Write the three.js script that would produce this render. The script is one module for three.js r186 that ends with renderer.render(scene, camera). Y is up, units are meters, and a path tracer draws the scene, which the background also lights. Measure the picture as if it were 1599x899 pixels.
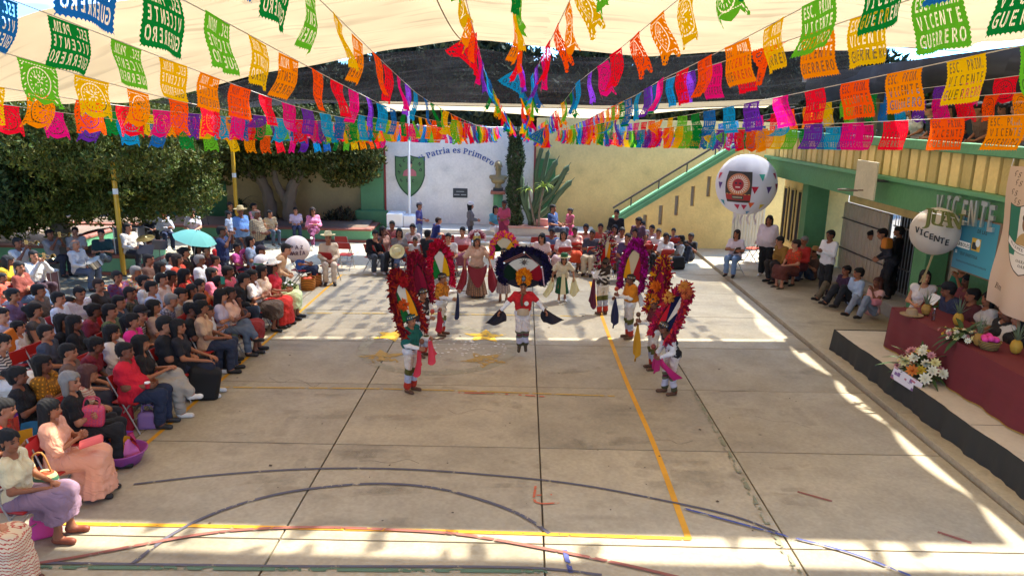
import * as THREE from 'three';
import { mergeGeometries, mergeVertices, toCreasedNormals } from 'three/addons/utils/BufferGeometryUtils.js';
import { RoundedBoxGeometry } from 'three/addons/geometries/RoundedBoxGeometry.js';
import { Sky } from 'three/addons/objects/Sky.js';
import { FontLoader } from 'three/addons/loaders/FontLoader.js';
import { TextGeometry } from 'three/addons/geometries/TextGeometry.js';

// ---------------------------------------------------------------- camera, sky, sun, exposure
const scene = new THREE.Scene();
const EYE = 5.2, FOCAL = 1155, rad = THREE.MathUtils.degToRad;
const camera = new THREE.PerspectiveCamera(42.54, 1024 / 575, 0.1, 400);
camera.rotation.order = 'YXZ';
camera.position.set(0, EYE, 0);
camera.rotation.set(rad(-13.34), rad(0.73), rad(1.1));
camera.updateMatrixWorld(true); camera.updateProjectionMatrix();

const SUN = new THREE.Vector3(0.47, 1, -0.39).normalize();   // towards the sun
const sky = new Sky();
sky.scale.setScalar(350); sky.name = 'sky';
Object.assign(sky.material.uniforms.sunPosition.value, SUN);
sky.material.uniforms.turbidity.value = 5; sky.material.uniforms.rayleigh.value = 0.75;
sky.material.uniforms.mieCoefficient.value = 0.006;
scene.add(sky);
const pm = new THREE.PMREMGenerator(null), skyScene = new THREE.Scene(); skyScene.add(sky.clone());
scene.environment = pm.fromScene(skyScene).texture;
scene.environmentIntensity = 0.3;
const sun = new THREE.DirectionalLight(new THREE.Color(1, 0.93, 0.8), 4.6);
sun.position.copy(SUN).multiplyScalar(60).add(new THREE.Vector3(0, 0, -18));
sun.target.position.set(0, 0, -18);
sun.castShadow = true; sun.shadow.mapSize.set(4096, 4096); sun.shadow.radius = 2;
Object.assign(sun.shadow.camera, { left: -30, right: 30, top: 30, bottom: -30, near: 5, far: 120 });
scene.add(sun, sun.target);
const renderer = new THREE.WebGLRenderer({ antialias: true });
renderer.toneMapping = THREE.LinearToneMapping;
renderer.toneMappingExposure = 3.0;
renderer.shadowMap.enabled = true;

// ---------------------------------------------------------------- helpers
let seed = 7;
const rnd = () => { seed = (seed + 0x6d2b79f5) | 0; let t = Math.imul(seed ^ (seed >>> 15), 1 | seed); t = (t + Math.imul(t ^ (t >>> 7), 61 | t)) ^ t; return ((t ^ (t >>> 14)) >>> 0) / 4294967296; };
const rr = (a, b) => a + (b - a) * rnd();
const V = (x, y, z) => new THREE.Vector3(x, y, z);
const clamp = THREE.MathUtils.clamp, lerp = THREE.MathUtils.lerp;
// direction of a pixel of the 1599 x 899 photograph; G: where it meets a height, Z: where it meets a depth
const dirOf = (px, py) => V((px - 799.5) / FOCAL, (449.5 - py) / FOCAL, -1).applyQuaternion(camera.quaternion);
const G = (px, py, h = 0) => { const d = dirOf(px, py); return V(0, EYE, 0).addScaledVector(d, (h - EYE) / d.y); };
const Z = (px, py, z) => { const d = dirOf(px, py); return V(0, EYE, 0).addScaledVector(d, z / d.z); };
const XP = (px, py, x) => { const d = dirOf(px, py); return V(0, EYE, 0).addScaledVector(d, x / d.x); };

const used = {};
const numbered = (n) => { const k = used[n] = (used[n] ?? -1) + 1; return k ? n + '_' + String(k).padStart(3, '0') : n; };
const shade = (o) => { o.castShadow = o.receiveShadow = true; return o; };
function tag(o, label, category, group, kind) {
  if (label) o.userData.label = label;
  if (category) o.userData.category = category;
  if (group) o.userData.group = group;
  if (kind) o.userData.kind = kind;
  return o;
}
function thing(name, label, category, pos = [0, 0, 0], turn = 0, group) {
  const o = new THREE.Group(); o.name = numbered(name); scene.add(o);
  if (pos.isVector3) o.position.copy(pos); else o.position.set(...pos);
  o.rotation.y = turn;
  return tag(o, label, category, group);
}
function part(parent, name, geo, m, label) {
  const o = shade(new THREE.Mesh(Array.isArray(geo) ? merge(geo) : geo, m)); o.name = name;
  parent.add(o); if (label) o.userData.label = label; return o;
}
function solo(name, geo, m, label, category, group, kind) {
  const o = shade(new THREE.Mesh(Array.isArray(geo) ? merge(geo) : geo, m)); o.name = numbered(name); scene.add(o);
  return tag(o, label, category, group, kind);
}
function merge(list) {
  const l = list.map((g) => { let q = g.index ? g.toNonIndexed() : g; for (const k of Object.keys(q.attributes)) if (!['position', 'normal', 'uv', 'color'].includes(k)) q.deleteAttribute(k); return q; });
  const all = ['uv', 'color'].filter((k) => l.some((g) => g.attributes[k]));
  for (const g of l) for (const k of all) if (!g.attributes[k]) {
    const n = g.attributes.position.count, w = k === 'uv' ? 2 : 3;
    g.setAttribute(k, new THREE.BufferAttribute(new Float32Array(n * w).fill(k === 'uv' ? 0 : 1), w));
  }
  return mergeGeometries(l);
}
// box with uv in metres
function box(w, h, d, x = 0, y = 0, z = 0, bevel = 0) {
  const g = bevel ? new RoundedBoxGeometry(w, h, d, 1, Math.min(bevel, w * 0.45, h * 0.45, d * 0.45)) : new THREE.BoxGeometry(w, h, d);
  g.translate(x, y, z); return uvBox(g);
}
function uvBox(g) {
  if (g.index) g = g.toNonIndexed();
  const p = g.attributes.position, n = g.attributes.normal, uv = new Float32Array(p.count * 2);
  for (let i = 0; i < p.count; i++) {
    const ax = Math.abs(n.getX(i)), ay = Math.abs(n.getY(i)), az = Math.abs(n.getZ(i));
    const [a, b] = ay >= ax && ay >= az ? [p.getX(i), p.getZ(i)] : ax >= az ? [p.getZ(i), p.getY(i)] : [p.getX(i), p.getY(i)];
    uv[i * 2] = a; uv[i * 2 + 1] = b;
  }
  g.setAttribute('uv', new THREE.BufferAttribute(uv, 2)); return g;
}
const span = (x0, x1, y0, y1, z0, z1, bevel) => box(x1 - x0, y1 - y0, Math.abs(z1 - z0), (x0 + x1) / 2, (y0 + y1) / 2, (z0 + z1) / 2, bevel);
function rod(a, b, r, r2 = r, seg = 8) {
  const d = b.clone().sub(a), g = new THREE.CylinderGeometry(r2, r, d.length(), seg, 1);
  g.applyQuaternion(new THREE.Quaternion().setFromUnitVectors(V(0, 1, 0), d.normalize())); g.translate((a.x + b.x) / 2, (a.y + b.y) / 2, (a.z + b.z) / 2); return g;
}
const tube = (pts, r, n = 16, seg = 6) => new THREE.TubeGeometry(new THREE.CatmullRomCurve3(pts), n, r, seg);
const ball = (x, y, z, r, sx = 1, sy = 1, sz = 1, n = 10) => { const g = new THREE.SphereGeometry(r, n * 1.4 | 0, n); g.scale(sx, sy, sz); g.translate(x, y, z); return g; };
const lathe = (pts, n = 20) => new THREE.LatheGeometry(pts.map(([x, y]) => new THREE.Vector2(x, y)), n);
// sheet of nu x nv cells from a function of (u, v) in 0..1
function sheet(nu, nv, f, uvw = 1, uvh = 1) {
  const g = new THREE.PlaneGeometry(1, 1, nu, nv), p = g.attributes.position, uv = g.attributes.uv;
  for (let i = 0; i < p.count; i++) { const u = uv.getX(i), v = uv.getY(i), q = f(u, v); p.setXYZ(i, q.x, q.y, q.z); uv.setXY(i, u * uvw, v * uvh); }
  g.computeVertexNormals(); return g;
}

// ---------------------------------------------------------------- noise, textures, materials
const hash = (x, y, s) => { let h = Math.imul(x, 374761393) + Math.imul(y, 668265263) + Math.imul(s, 2246822519) | 0; h = Math.imul(h ^ (h >>> 13), 1274126177); return ((h ^ (h >>> 16)) >>> 0) / 4294967296; };
function vnoise(x, y, per, s) {
  const x0 = Math.floor(x), y0 = Math.floor(y), fx = x - x0, fy = y - y0, ux = fx * fx * (3 - 2 * fx), uy = fy * fy * (3 - 2 * fy);
  const w = (a) => ((a % per) + per) % per;
  const a = hash(w(x0), w(y0), s), b = hash(w(x0 + 1), w(y0), s), c = hash(w(x0), w(y0 + 1), s), d = hash(w(x0 + 1), w(y0 + 1), s);
  return a + (b - a) * ux + (c - a) * uy + (a - b - c + d) * ux * uy;
}
const fbm = (u, v, per, oct, s) => { let t = 0, a = 0.5, n = 0; for (let i = 0; i < oct; i++) { t += a * vnoise(u * per, v * per, per, s + i); n += a; a *= 0.5; per *= 2; } return t / n; };
// texture from f(u, v) -> [r, g, b] in 0..1 (sRGB when colour)
function tex(n, f, color = true, repeat = 1) {
  const data = new Uint8Array(n * n * 4);
  for (let y = 0; y < n; y++) for (let x = 0; x < n; x++) {
    const c = f(x / n, y / n), o = (y * n + x) * 4;
    for (let k = 0; k < 3; k++) data[o + k] = clamp((Array.isArray(c) ? c[k] : c) * 255, 0, 255);
    data[o + 3] = 255;
  }
  const t = new THREE.DataTexture(data, n, n); t.wrapS = t.wrapT = THREE.RepeatWrapping; t.magFilter = THREE.LinearFilter;
  t.repeat.set(repeat, repeat); if (color) t.colorSpace = THREE.SRGBColorSpace; t.needsUpdate = true; return t;
}
function drawn(w, h, paint, color = true) {
  const c = document.createElement('canvas'); c.width = w; c.height = h; paint(c.getContext('2d'), w, h);
  const t = new THREE.CanvasTexture(c); if (color) t.colorSpace = THREE.SRGBColorSpace; t.magFilter = THREE.LinearFilter; t.wrapS = t.wrapT = THREE.RepeatWrapping; return t;
}
const col = (c) => typeof c === 'string' ? new THREE.Color(c[0] === '#' ? c : '#' + c) : new THREE.Color().setRGB(...c);
const std = (c, rough = 0.8, extra = {}) => new THREE.MeshStandardMaterial({ color: col(c), roughness: rough, ...extra });
const phys = (c, rough = 0.8, extra = {}) => new THREE.MeshPhysicalMaterial({ color: col(c), roughness: rough, ...extra });
const wearTex = tex(512, (u, v) => { const a = fbm(u, v, 6, 5, 3), b = fbm(u, v, 48, 2, 9); const t = 0.95 + 0.09 * (a - 0.5) + 0.06 * (b - 0.5) - (a < 0.3 ? (0.3 - a) * 0.4 : 0); return [t, t * 0.99, t * 0.97]; }, true, 0.35);
const plasterBump = tex(512, (u, v) => fbm(u, v, 32, 4, 21), false, 0.6);
const paintM = (c, rough = 0.75) => std(c, rough, { map: wearTex, bumpMap: plasterBump, bumpScale: 0.006 });
const clothBump = tex(256, (u, v) => 0.5 + 0.25 * Math.sin(u * 2 * Math.PI * 32) + 0.25 * (fbm(u, v, 12, 3, 5) - 0.5), false, 3);
// ---------------------------------------------------------------- the ground
const concreteTex = tex(1024, (u, v) => {
  const big = fbm(u, v, 3, 5, 31), mid = fbm(u, v, 14, 4, 41), fine = fbm(u, v, 160, 2, 51), streak = fbm(u * 1, v * 1, 5, 2, 61), st2 = vnoise(u * 9, v * 60, 60 * 9, 71);
  let t = 0.7 + 0.16 * (big - 0.5) + 0.12 * (mid - 0.5) + 0.08 * (fine - 0.5);
  t -= Math.max(0, big - 0.58) * 0.4 + (streak > 0.6 ? (streak - 0.6) * 0.55 * st2 : 0);
  if (mid > 0.7) t -= (mid - 0.7) * 0.6;
  return [t * 0.985, t * 0.925, t * 0.8];
}, true, 1 / 6.5);
const concreteRough = tex(256, (u, v) => 0.68 + 0.3 * (fbm(u, v, 8, 4, 77) - 0.5), false, 0.25);
const concrete = std([0.86, 0.84, 0.8], 1, { map: concreteTex, roughnessMap: concreteRough, bumpMap: plasterBump, bumpScale: 0.004 });
const concreteB = std([0.78, 0.765, 0.73], 1, { map: concreteTex, roughnessMap: concreteRough, bumpMap: plasterBump, bumpScale: 0.004 });
const concreteC = std([0.93, 0.905, 0.85], 1, { map: concreteTex, roughnessMap: concreteRough, bumpMap: plasterBump, bumpScale: 0.004 });

const dirt = std([0.2, 0.17, 0.13], 0.95, { map: wearTex });
solo('ground', (() => { const g = new THREE.PlaneGeometry(300, 300, 4, 4); g.rotateX(-Math.PI / 2); g.translate(0, -0.06, -60); return uvBox(g); })(), dirt, 'bare ground round the school yard', null, null, 'structure');
const court = new THREE.Group(); court.name = 'court_floor'; scene.add(court);
tag(court, 'concrete sports court of large slabs with worn painted lines', null, null, 'structure');
{
  const xs = [-22.2, -19, -15.8, -12.6, -9.4, -6.15, -2.93, 0.35, 3.43, 6.76], zs = [];
  for (let z = -0.1; z > -33; z -= 2.7) zs.push(z);
  const skew = (x) => 0.012 * x;
  for (let i = 0; i + 1 < xs.length; i++) for (let k = 0; k + 1 < zs.length; k++) {
    const j = 0.011, a = xs[i] + j, b = xs[i + 1] - j, c = zs[k] - j, d = zs[k + 1] + j, dy = rr(-0.002, 0.002);
    const g = span(a, b, -0.05 + dy, dy, d, c, 0.008), p = g.attributes.position, uv = g.attributes.uv, ox = rr(0, 7), oz = rr(0, 7);
    for (let q = 0; q < p.count; q++) { p.setZ(q, p.getZ(q) - skew(p.getX(q)) * (k > 0 ? 1 : 1)); uv.setXY(q, uv.getX(q) + ox, uv.getY(q) + oz); }
    part(court, 'slab', g, rnd() < 0.45 ? concrete : rnd() < 0.6 ? concreteB : concreteC);
  }
}
// walkway beyond the kerb
const KERB = 6.78;
{
  const wk = new THREE.Group(); wk.name = 'walkway'; scene.add(wk); tag(wk, 'concrete walkway along the two storey school building', null, null, 'structure');
  for (let k = 0; k < 8; k++) part(wk, 'slab', span(KERB + 0.005, 12, -0.05, 0.1, -0.2 - 4.1 * k - 4.09, -0.2 - 4.1 * k, 0.012), k % 3 ? concreteC : concrete);
}
// painted lines: ribbons along photographed points, laid on the slabs
function ribbon(pts, w, h = 0.0065, n = 40) {
  const c = new THREE.CatmullRomCurve3(pts.map(([x, y]) => { const p = G(x, y, 0); p.y = h; return p; })), pos = [], uv = [], idx = [];
  const L = c.getLength(), uo = rnd() * 5, vo = rnd() * 5;
  for (let i = 0; i <= n; i++) {
    const p = c.getPointAt(i / n), t = c.getTangentAt(i / n), s = V(-t.z, 0, t.x).normalize().multiplyScalar(w / 2);
    pos.push(p.x + s.x, h, p.z + s.z, p.x - s.x, h, p.z - s.z); uv.push(i / n * L + uo, vo, i / n * L + uo, vo + w);
    if (i < n) idx.push(i * 2, i * 2 + 1, i * 2 + 2, i * 2 + 1, i * 2 + 3, i * 2 + 2);
  }
  const g = new THREE.BufferGeometry(); g.setAttribute('position', new THREE.Float32BufferAttribute(pos, 3)); g.setAttribute('uv', new THREE.Float32BufferAttribute(uv, 2)); g.setIndex(idx); g.computeVertexNormals();
  if (g.attributes.normal.getY(0) < 0) { for (let i = 0; i < idx.length; i += 3) [idx[i], idx[i + 1]] = [idx[i + 1], idx[i]]; g.setIndex(idx); g.computeVertexNormals(); }
  return g;
}
const worn = (lo, s) => tex(256, (u, v) => { const a = fbm(u, v, 22, 4, s) * 0.7 + fbm(u, v, 5, 2, s + 9) * 0.3; return a > lo ? 1 : clamp(1 - (lo - a) * 14, 0, 1); }, false, 0.7);
const wornA = worn(0.31, 91), wornA2 = worn(0.345, 93), wornB = worn(0.43, 95), wornC = worn(0.49, 99);
const linePaint = (c, a) => std(c, 0.7, { alphaMap: a, alphaTest: 0.4, map: wearTex });
const yel = linePaint('e0a21c', wornA), yelW = linePaint('c9a545', wornC), dkBlue = linePaint('5c5a68', wornA2), redL = linePaint('94584c', wornA2), grnL = linePaint('5a7860', wornB), grnF = linePaint('86886e', worn(0.53, 101)), blueL = linePaint('45529a', wornB), orangeL = linePaint('cf6a45', wornC);
const mark = (pts, w, m, label, h, n) => solo('painted_line', ribbon(pts, w, h, n), m, label, null, null, 'structure');
mark([[533, 429], [435, 516], [268, 659], [92, 808]], 0.075, yel, 'yellow court line down the audience side', 0.0065);
mark([[922, 440], [945.6, 510], [980, 599.6], [1019.6, 690], [1076, 842]], 0.085, yel, 'yellow court line down the stage side', 0.0065);
mark([[92, 818], [370, 823], [800, 833], [1079, 842]], 0.07, yel, 'yellow court end line nearest the camera', 0.0105);
mark([[533, 429], [660, 430], [925, 432]], 0.06, yelW, 'faint yellow court end line at the far side', 0.0105);
mark([[455, 489], [640, 490], [905, 494]], 0.06, yelW, 'faded yellow attack line behind the jumping dancer', 0.0105);
mark([[330, 605], [620, 608], [960, 619]], 0.05, yelW, 'faded yellow attack line before the near dancers', 0.0105);
mark([[208, 757], [330, 743], [480, 733], [620, 733], [760, 742], [900, 757], [1040, 783], [1150, 808], [1215, 832]], 0.042, dkBlue, 'worn blue outer arc of the basketball area', 0.0145, 60);
mark([[205, 882], [270, 834], [340, 800], [430, 773], [520, 760], [600, 756], [680, 763], [760, 784], [815, 806], [858, 834]], 0.055, dkBlue, 'worn blue free throw arc on the court', 0.0145, 60);
mark([[0, 889], [110, 873], [230, 850], [340, 832], [460, 825], [600, 828], [720, 836], [850, 858], [960, 880], [1060, 903]], 0.055, redL, 'worn red arc across the sunny strip', 0.0185, 60);
mark([[0, 886], [300, 888], [600, 891], [860, 893]], 0.07, grnL, 'worn green line along the bottom of the court', 0.0105);
mark([[60, 880], [430, 885], [850, 889], [940, 899]], 0.045, dkBlue, 'worn blue line above the green line', 0.0145);
mark([[882, 860], [886, 876], [892, 896]], 0.06, blueL, 'short blue dash in the sunny strip', 0.0145);
mark([[1082, 610], [1140, 712], [1195, 812], [1240, 885], [1256, 905]], 0.075, grnF, 'faded green line on the stage side', 0.0145);
mark([[1066, 795], [1210, 834], [1330, 866], [1425, 902]], 0.04, blueL, 'thin blue line ending in the sunny strip', 0.0225);
mark([[1246, 768], [1300, 783]], 0.05, redL, 'short reddish scuff left of another on the court', 0.0065, 4);
mark([[1465, 831], [1518, 848]], 0.06, redL, 'short reddish scuff near the right corner', 0.0065, 4);
mark([[715, 614], [770, 615], [850, 620]], 0.05, orangeL, 'orange dash on the near attack line', 0.0145, 8);
mark([[836, 760], [838, 786], [885, 785]], 0.035, orangeL, 'orange chalk corner beside the slab joint', 0.0145, 10);
mark([[838, 774], [862, 773]], 0.035, orangeL, 'short orange chalk stroke beside the slab joint', 0.0105, 4);
// scuffs, cracks and stains
{
  const stain = std('3c3428', 0.95, { transparent: true, opacity: 0.17, alphaMap: tex(256, (u, v) => clamp((fbm(u, v, 7, 5, 103) - 0.42) * 4, 0, 1) * (0.6 + 0.4 * vnoise(u * 60, v * 60, 60, 107)), false, 0.6) }), crack = std('4a4238', 0.9);
  for (let i = 0; i < 34; i++) { const x = rr(330, 1250), y = rr(560, 820), a = rr(-30, 30); mark([[x, y], [x + rr(20, 60), y + a * 0.2], [x + rr(70, 130), y + a * 0.4]], rr(0.08, 0.4), stain, 'faint dark scuff on the concrete court', 0.0045, 6).userData.kind = 'structure'; }
  const bits = []; for (let i = 0; i < 70; i++) { const p = G(rr(300, 1250), rr(450, 830), 0), g = new THREE.CircleGeometry(rr(0.008, 0.03), 4); g.rotateX(-Math.PI / 2); g.scale(rr(0.5, 1.6), 1, rr(0.5, 1.3)); g.rotateY(rnd() * 3); g.translate(p.x, 0.012, p.z); bits.push(g); }
  solo('floor_litter', bits, std('4f4234', 0.9), 'small scraps of litter and dry leaves scattered on the court', null, null, 'stuff');
  for (const [x, y] of [[700, 640], [1010, 690], [560, 720], [1180, 650], [420, 590]]) { const p = []; let px = x, py = y; for (let k = 0; k < 6; k++) { p.push([px, py]); px += rr(8, 26); py += rr(-7, 8); } mark(p, 0.007, crack, 'hairline crack in a court slab', 0.0048, 20); }
}
// the painted emblem in the middle of the court: faded ring and four yellow stars
{
  const c = G(684, 543, 0); c.y = 0.0055;
  const ring = new THREE.RingGeometry(1.55, 1.8, 60); ring.rotateX(-Math.PI / 2); ring.translate(c.x, 0.0055, c.z);
  solo('painted_ring', uvBox(ring), linePaint('a39c84', wornC), 'faded greenish ring painted mid court', null, null, 'structure');
  [[612, 524, 0.5, 'yellow painted star left of the gold dancer'], [757, 525, 0.55, 'yellow painted star right of the gold dancer'], [597, 558, 0.55, 'faded yellow star left of the teal dancer'], [757, 562, 0.55, 'faded yellow star right of the teal dancer']].forEach(([x, y, r, l], i) => {
    const s = new THREE.Shape(); for (let k = 0; k < 10; k++) { const a = k * Math.PI / 5 + 0.3 * i, q = k % 2 ? r * 0.45 : r; s[k ? 'lineTo' : 'moveTo'](Math.cos(a) * q, Math.sin(a) * q); }
    const g = new THREE.ShapeGeometry(s); g.rotateX(-Math.PI / 2); const p = G(x, y, 0); g.translate(p.x, 0.0095, p.z);
    solo('painted_star', uvBox(g), linePaint(i < 2 ? 'e3b52c' : 'b99545', i < 2 ? wornB : wornC), l, null, null, 'structure');
  });
  const bits = []; for (let i = 0; i < 90; i++) { const p = G(rr(655, 790), rr(530, 558), 0), g = new THREE.CircleGeometry(rr(0.015, 0.05), 5); g.rotateX(-Math.PI / 2); g.scale(1, 1, rr(0.4, 1)); g.translate(p.x, 0.0135, p.z); bits.push(g); }
  solo('confetti', bits, std('e8e2d4', 0.8), 'white confetti flecks on the emblem mid court', null, null, 'stuff');
}
// ---------------------------------------------------------------- the school: walls, planters, stairs, balcony
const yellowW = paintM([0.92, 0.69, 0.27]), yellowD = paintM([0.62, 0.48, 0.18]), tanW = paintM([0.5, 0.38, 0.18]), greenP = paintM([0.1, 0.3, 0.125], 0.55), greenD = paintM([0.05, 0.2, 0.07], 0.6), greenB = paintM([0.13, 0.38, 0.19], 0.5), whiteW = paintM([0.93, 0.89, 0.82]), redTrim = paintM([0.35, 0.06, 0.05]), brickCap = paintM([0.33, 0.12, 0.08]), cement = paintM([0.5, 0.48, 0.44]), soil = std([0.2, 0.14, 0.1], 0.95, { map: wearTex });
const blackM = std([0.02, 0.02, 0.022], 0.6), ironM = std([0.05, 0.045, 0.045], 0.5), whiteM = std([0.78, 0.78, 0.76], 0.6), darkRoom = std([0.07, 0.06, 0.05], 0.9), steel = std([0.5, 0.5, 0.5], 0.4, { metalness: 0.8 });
const font = await new FontLoader().loadAsync('fonts/droid/droid_serif_bold.typeface.json'), sans = await new FontLoader().loadAsync('fonts/droid/droid_sans_bold.typeface.json');
const text = (s, size, depth, f = sans) => { const g = new TextGeometry(s, { font: f, size, depth, curveSegments: 4 }); g.computeBoundingBox(); const b = g.boundingBox; g.translate(-(b.min.x + b.max.x) / 2, 0, 0); return g; };
let bustParts; const BZ = -32;      // face of the far boundary wall
{
  const w = thing('boundary_wall', 'long tan yellow wall closing the yard behind the trees and the planter', 'wall');
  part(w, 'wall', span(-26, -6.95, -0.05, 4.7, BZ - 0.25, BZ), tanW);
  part(w, 'coping', span(-26, -6.95, 4.705, 4.82, BZ - 0.3, BZ + 0.05, 0.02), brickCap);
  part(w, 'green_base', span(-26, -12.9, 0.02, 2.1, BZ + 0.004, BZ + 0.03), greenD);
  const s = thing('side_wall', 'shaded green and tan wall at the far left behind the musicians', 'wall');
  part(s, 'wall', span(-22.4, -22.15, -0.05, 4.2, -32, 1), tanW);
  const m = thing('mural_wall', 'white ceremonial wall with red edges, blue lettering and a green shield', 'wall');
  part(m, 'wall', span(-5.86, 0.42, -0.05, 4.6, BZ - 0.2, BZ + 0.4), whiteW);
  part(m, 'red_edge', span(-5.94, -5.865, 0, 4.6, BZ - 0.1, BZ + 0.44), redTrim);
  part(m, 'red_edge', span(0.425, 0.5, 0, 4.6, BZ - 0.1, BZ + 0.44), redTrim);
  // lettering along an arc
  const str = '“Mi Patria es Primero”'.replace('“', '"').replace('”', '"'), gl = [];
  let adv = []; const scale = 0.235 / font.data.resolution; let total = 0;
  for (const ch of str) { const a = (font.data.glyphs[ch]?.ha ?? 300) * scale; adv.push(a); total += a; }
  const R = 2.7, cx = -2.93, cy = 3.5 - R; let at = -total / 2;
  [...str].forEach((ch, i) => { const mid = at + adv[i] / 2; at += adv[i]; if (ch === ' ') return; const g = text(ch, 0.235, 0.02, font), a = mid / R; g.rotateZ(-a); g.translate(cx + Math.sin(a) * R, cy + Math.cos(a) * R, BZ + 0.403); gl.push(g); });
  part(m, 'lettering', gl, paintM([0.045, 0.1, 0.34]));
  // the shield
  const sh = (k) => { const s = new THREE.Shape(), w2 = 0.6 * k, t = 0.62 * k; s.moveTo(-w2, t); s.quadraticCurveTo(-w2 * 0.5, t - 0.1, 0, t + 0.04); s.quadraticCurveTo(w2 * 0.5, t - 0.1, w2, t); s.lineTo(w2, -0.15 * k); s.quadraticCurveTo(w2 * 0.8, -0.75 * k, 0, -1.02 * k); s.quadraticCurveTo(-w2 * 0.8, -0.75 * k, -w2, -0.15 * k); return s; };
  const ext = (s, d, z) => { const g = new THREE.ExtrudeGeometry(s, { depth: d, bevelEnabled: false, curveSegments: 10 }); g.translate(-4.83, 2.68, z); return g; };
  const sd = part(m, 'shield', ext(sh(1.06), 0.02, BZ + 0.402), paintM([0.03, 0.09, 0.035]));
  part(sd, 'field', ext(sh(0.98), 0.02, BZ + 0.414), paintM([0.12, 0.26, 0.1]));
  const body = new THREE.Shape(); body.moveTo(-0.3, -0.18); body.lineTo(-0.26, 0.02); body.lineTo(-0.1, 0.12); body.lineTo(0.12, 0.12); body.lineTo(0.26, 0.0); body.lineTo(0.28, -0.18);
  part(sd, 'figure', ext(body, 0.012, BZ + 0.436), paintM([0.6, 0.18, 0.2]));
  part(sd, 'face', (() => { const g = new THREE.CylinderGeometry(0.12, 0.12, 0.012, 16); g.rotateX(Math.PI / 2); g.scale(0.85, 1.2, 1); g.translate(-4.83, 2.97, BZ + 0.443); return g; })(), paintM([0.45, 0.24, 0.15]));
  part(sd, 'hair', (() => { const g = new THREE.CylinderGeometry(0.12, 0.12, 0.012, 16, 1, false, Math.PI * 0.5, Math.PI); g.rotateX(Math.PI / 2); g.scale(0.95, 1.2, 1); g.translate(-4.83, 3.01, BZ + 0.456); return g; })(), blackM);
  const ltr = []; [['S', -0.42, -0.05], ['E', -0.36, 0.22], ['C', -0.22, 0.42], ['U', 0.1, 0.46], ['N', 0.38, 0.3], ['D', 0.42, 0.05], ['E', -0.34, -0.4], ['S', -0.12, -0.42], ['C', 0.12, -0.42]].forEach(([c, x, y], i) => { const g = text(c, 0.13, 0.01); g.rotateZ(-x * 1.6); g.translate(-4.83 + x, 2.66 + y, BZ + 0.436); ltr.push(g); });
  part(sd, 'lettering', ltr, blackM);
  const pl = part(m, 'plaque', span(-3.0, -2.38, 1.62, 2.02, BZ + 0.402, BZ + 0.43, 0.01), std([0.03, 0.03, 0.03], 0.35));
  part(pl, 'inscription', [span(-2.86, -2.52, 1.87, 1.9, BZ + 0.431, BZ + 0.434), span(-2.95, -2.72, 1.73, 1.765, BZ + 0.431, BZ + 0.434), span(-2.66, -2.43, 1.73, 1.765, BZ + 0.431, BZ + 0.434)], std([0.35, 0.35, 0.33], 0.6));
  const p = thing('green_pier', 'wide green masonry pier left of the white ceremonial wall', 'pillar');
  part(p, 'shaft', span(-6.94, -5.95, 0, 4.65, BZ - 0.2, BZ + 0.55, 0.02), greenP);
  part(p, 'plinth', span(-7.15, -5.8, -0.02, 1.02, BZ - 0.1, BZ + 0.75, 0.03), greenP);
  const q = thing('teal_wall', 'teal green wall panel behind the candelabra cactus', 'wall');
  part(q, 'panel', span(0.505, 1.35, 0, 3.32, BZ - 0.2, BZ + 0.3, 0.02), greenD);
  const y = thing('yellow_wall', 'tall yellow wall above and behind the staircase', 'wall');
  part(y, 'wall', span(0.51, 11.5, -0.05, 5.0, BZ - 0.28, BZ + 0.1), yellowW);
  // platform of the ceremonial wall, with steps
  const st = thing('ceremony_platform', 'low pale cement platform with steps before the white wall', 'platform');
  part(st, 'platform', span(-5.6, 3.0, -0.02, 0.5, BZ + 0.41, -29.9, 0.02), cement);
  part(st, 'step', span(-4.7, 1.2, -0.02, 0.3, -29.89, -29.5, 0.02), cement);
  part(st, 'step', span(-4.7, 1.2, -0.02, 0.14, -29.49, -29.1, 0.02), cement);
  const bl = thing('speaker_plinth', 'white stepped block beside the flagpole at the left end of the platform', 'plinth');
  part(bl, 'block', span(-5.62, -4.95, 0.5, 1.06, -31.2, -30.2, 0.03), whiteM); part(bl, 'side_panel', span(-4.94, -4.45, 0.5, 0.98, -31.0, -30.3, 0.03), whiteM);
  const fp = thing('flagpole', 'white flagpole standing before the green shield', 'flagpole', [-4.72, 0.5, -30.6]);
  part(fp, 'pole', [rod(V(0, 0, 0), V(0, 5.4, 0), 0.055, 0.045, 12)], whiteM); part(fp, 'base', span(-0.2, 0.2, 0, 0.16, -0.2, 0.2, 0.02), whiteM);
  // bust on a column
  const b = thing('bust', 'bronze coloured bust of a man on a green column', 'bust', [-1.06, 0.5, -31.2]);
  part(b, 'column', lathe([[0, 0], [0.26, 0], [0.26, 0.08], [0.2, 0.12], [0.2, 1.36], [0, 1.36]], 20), greenP);
  part(b, 'capital', box(0.62, 0.13, 0.62, 0, 1.43, 0, 0.02), brickCap); part(b, 'base', box(0.42, 0.12, 0.42, 0, 1.555, 0, 0.02), blackM);
  const bronze = std([0.3, 0.23, 0.11], 0.45, { metalness: 0.35, map: wearTex });
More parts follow.
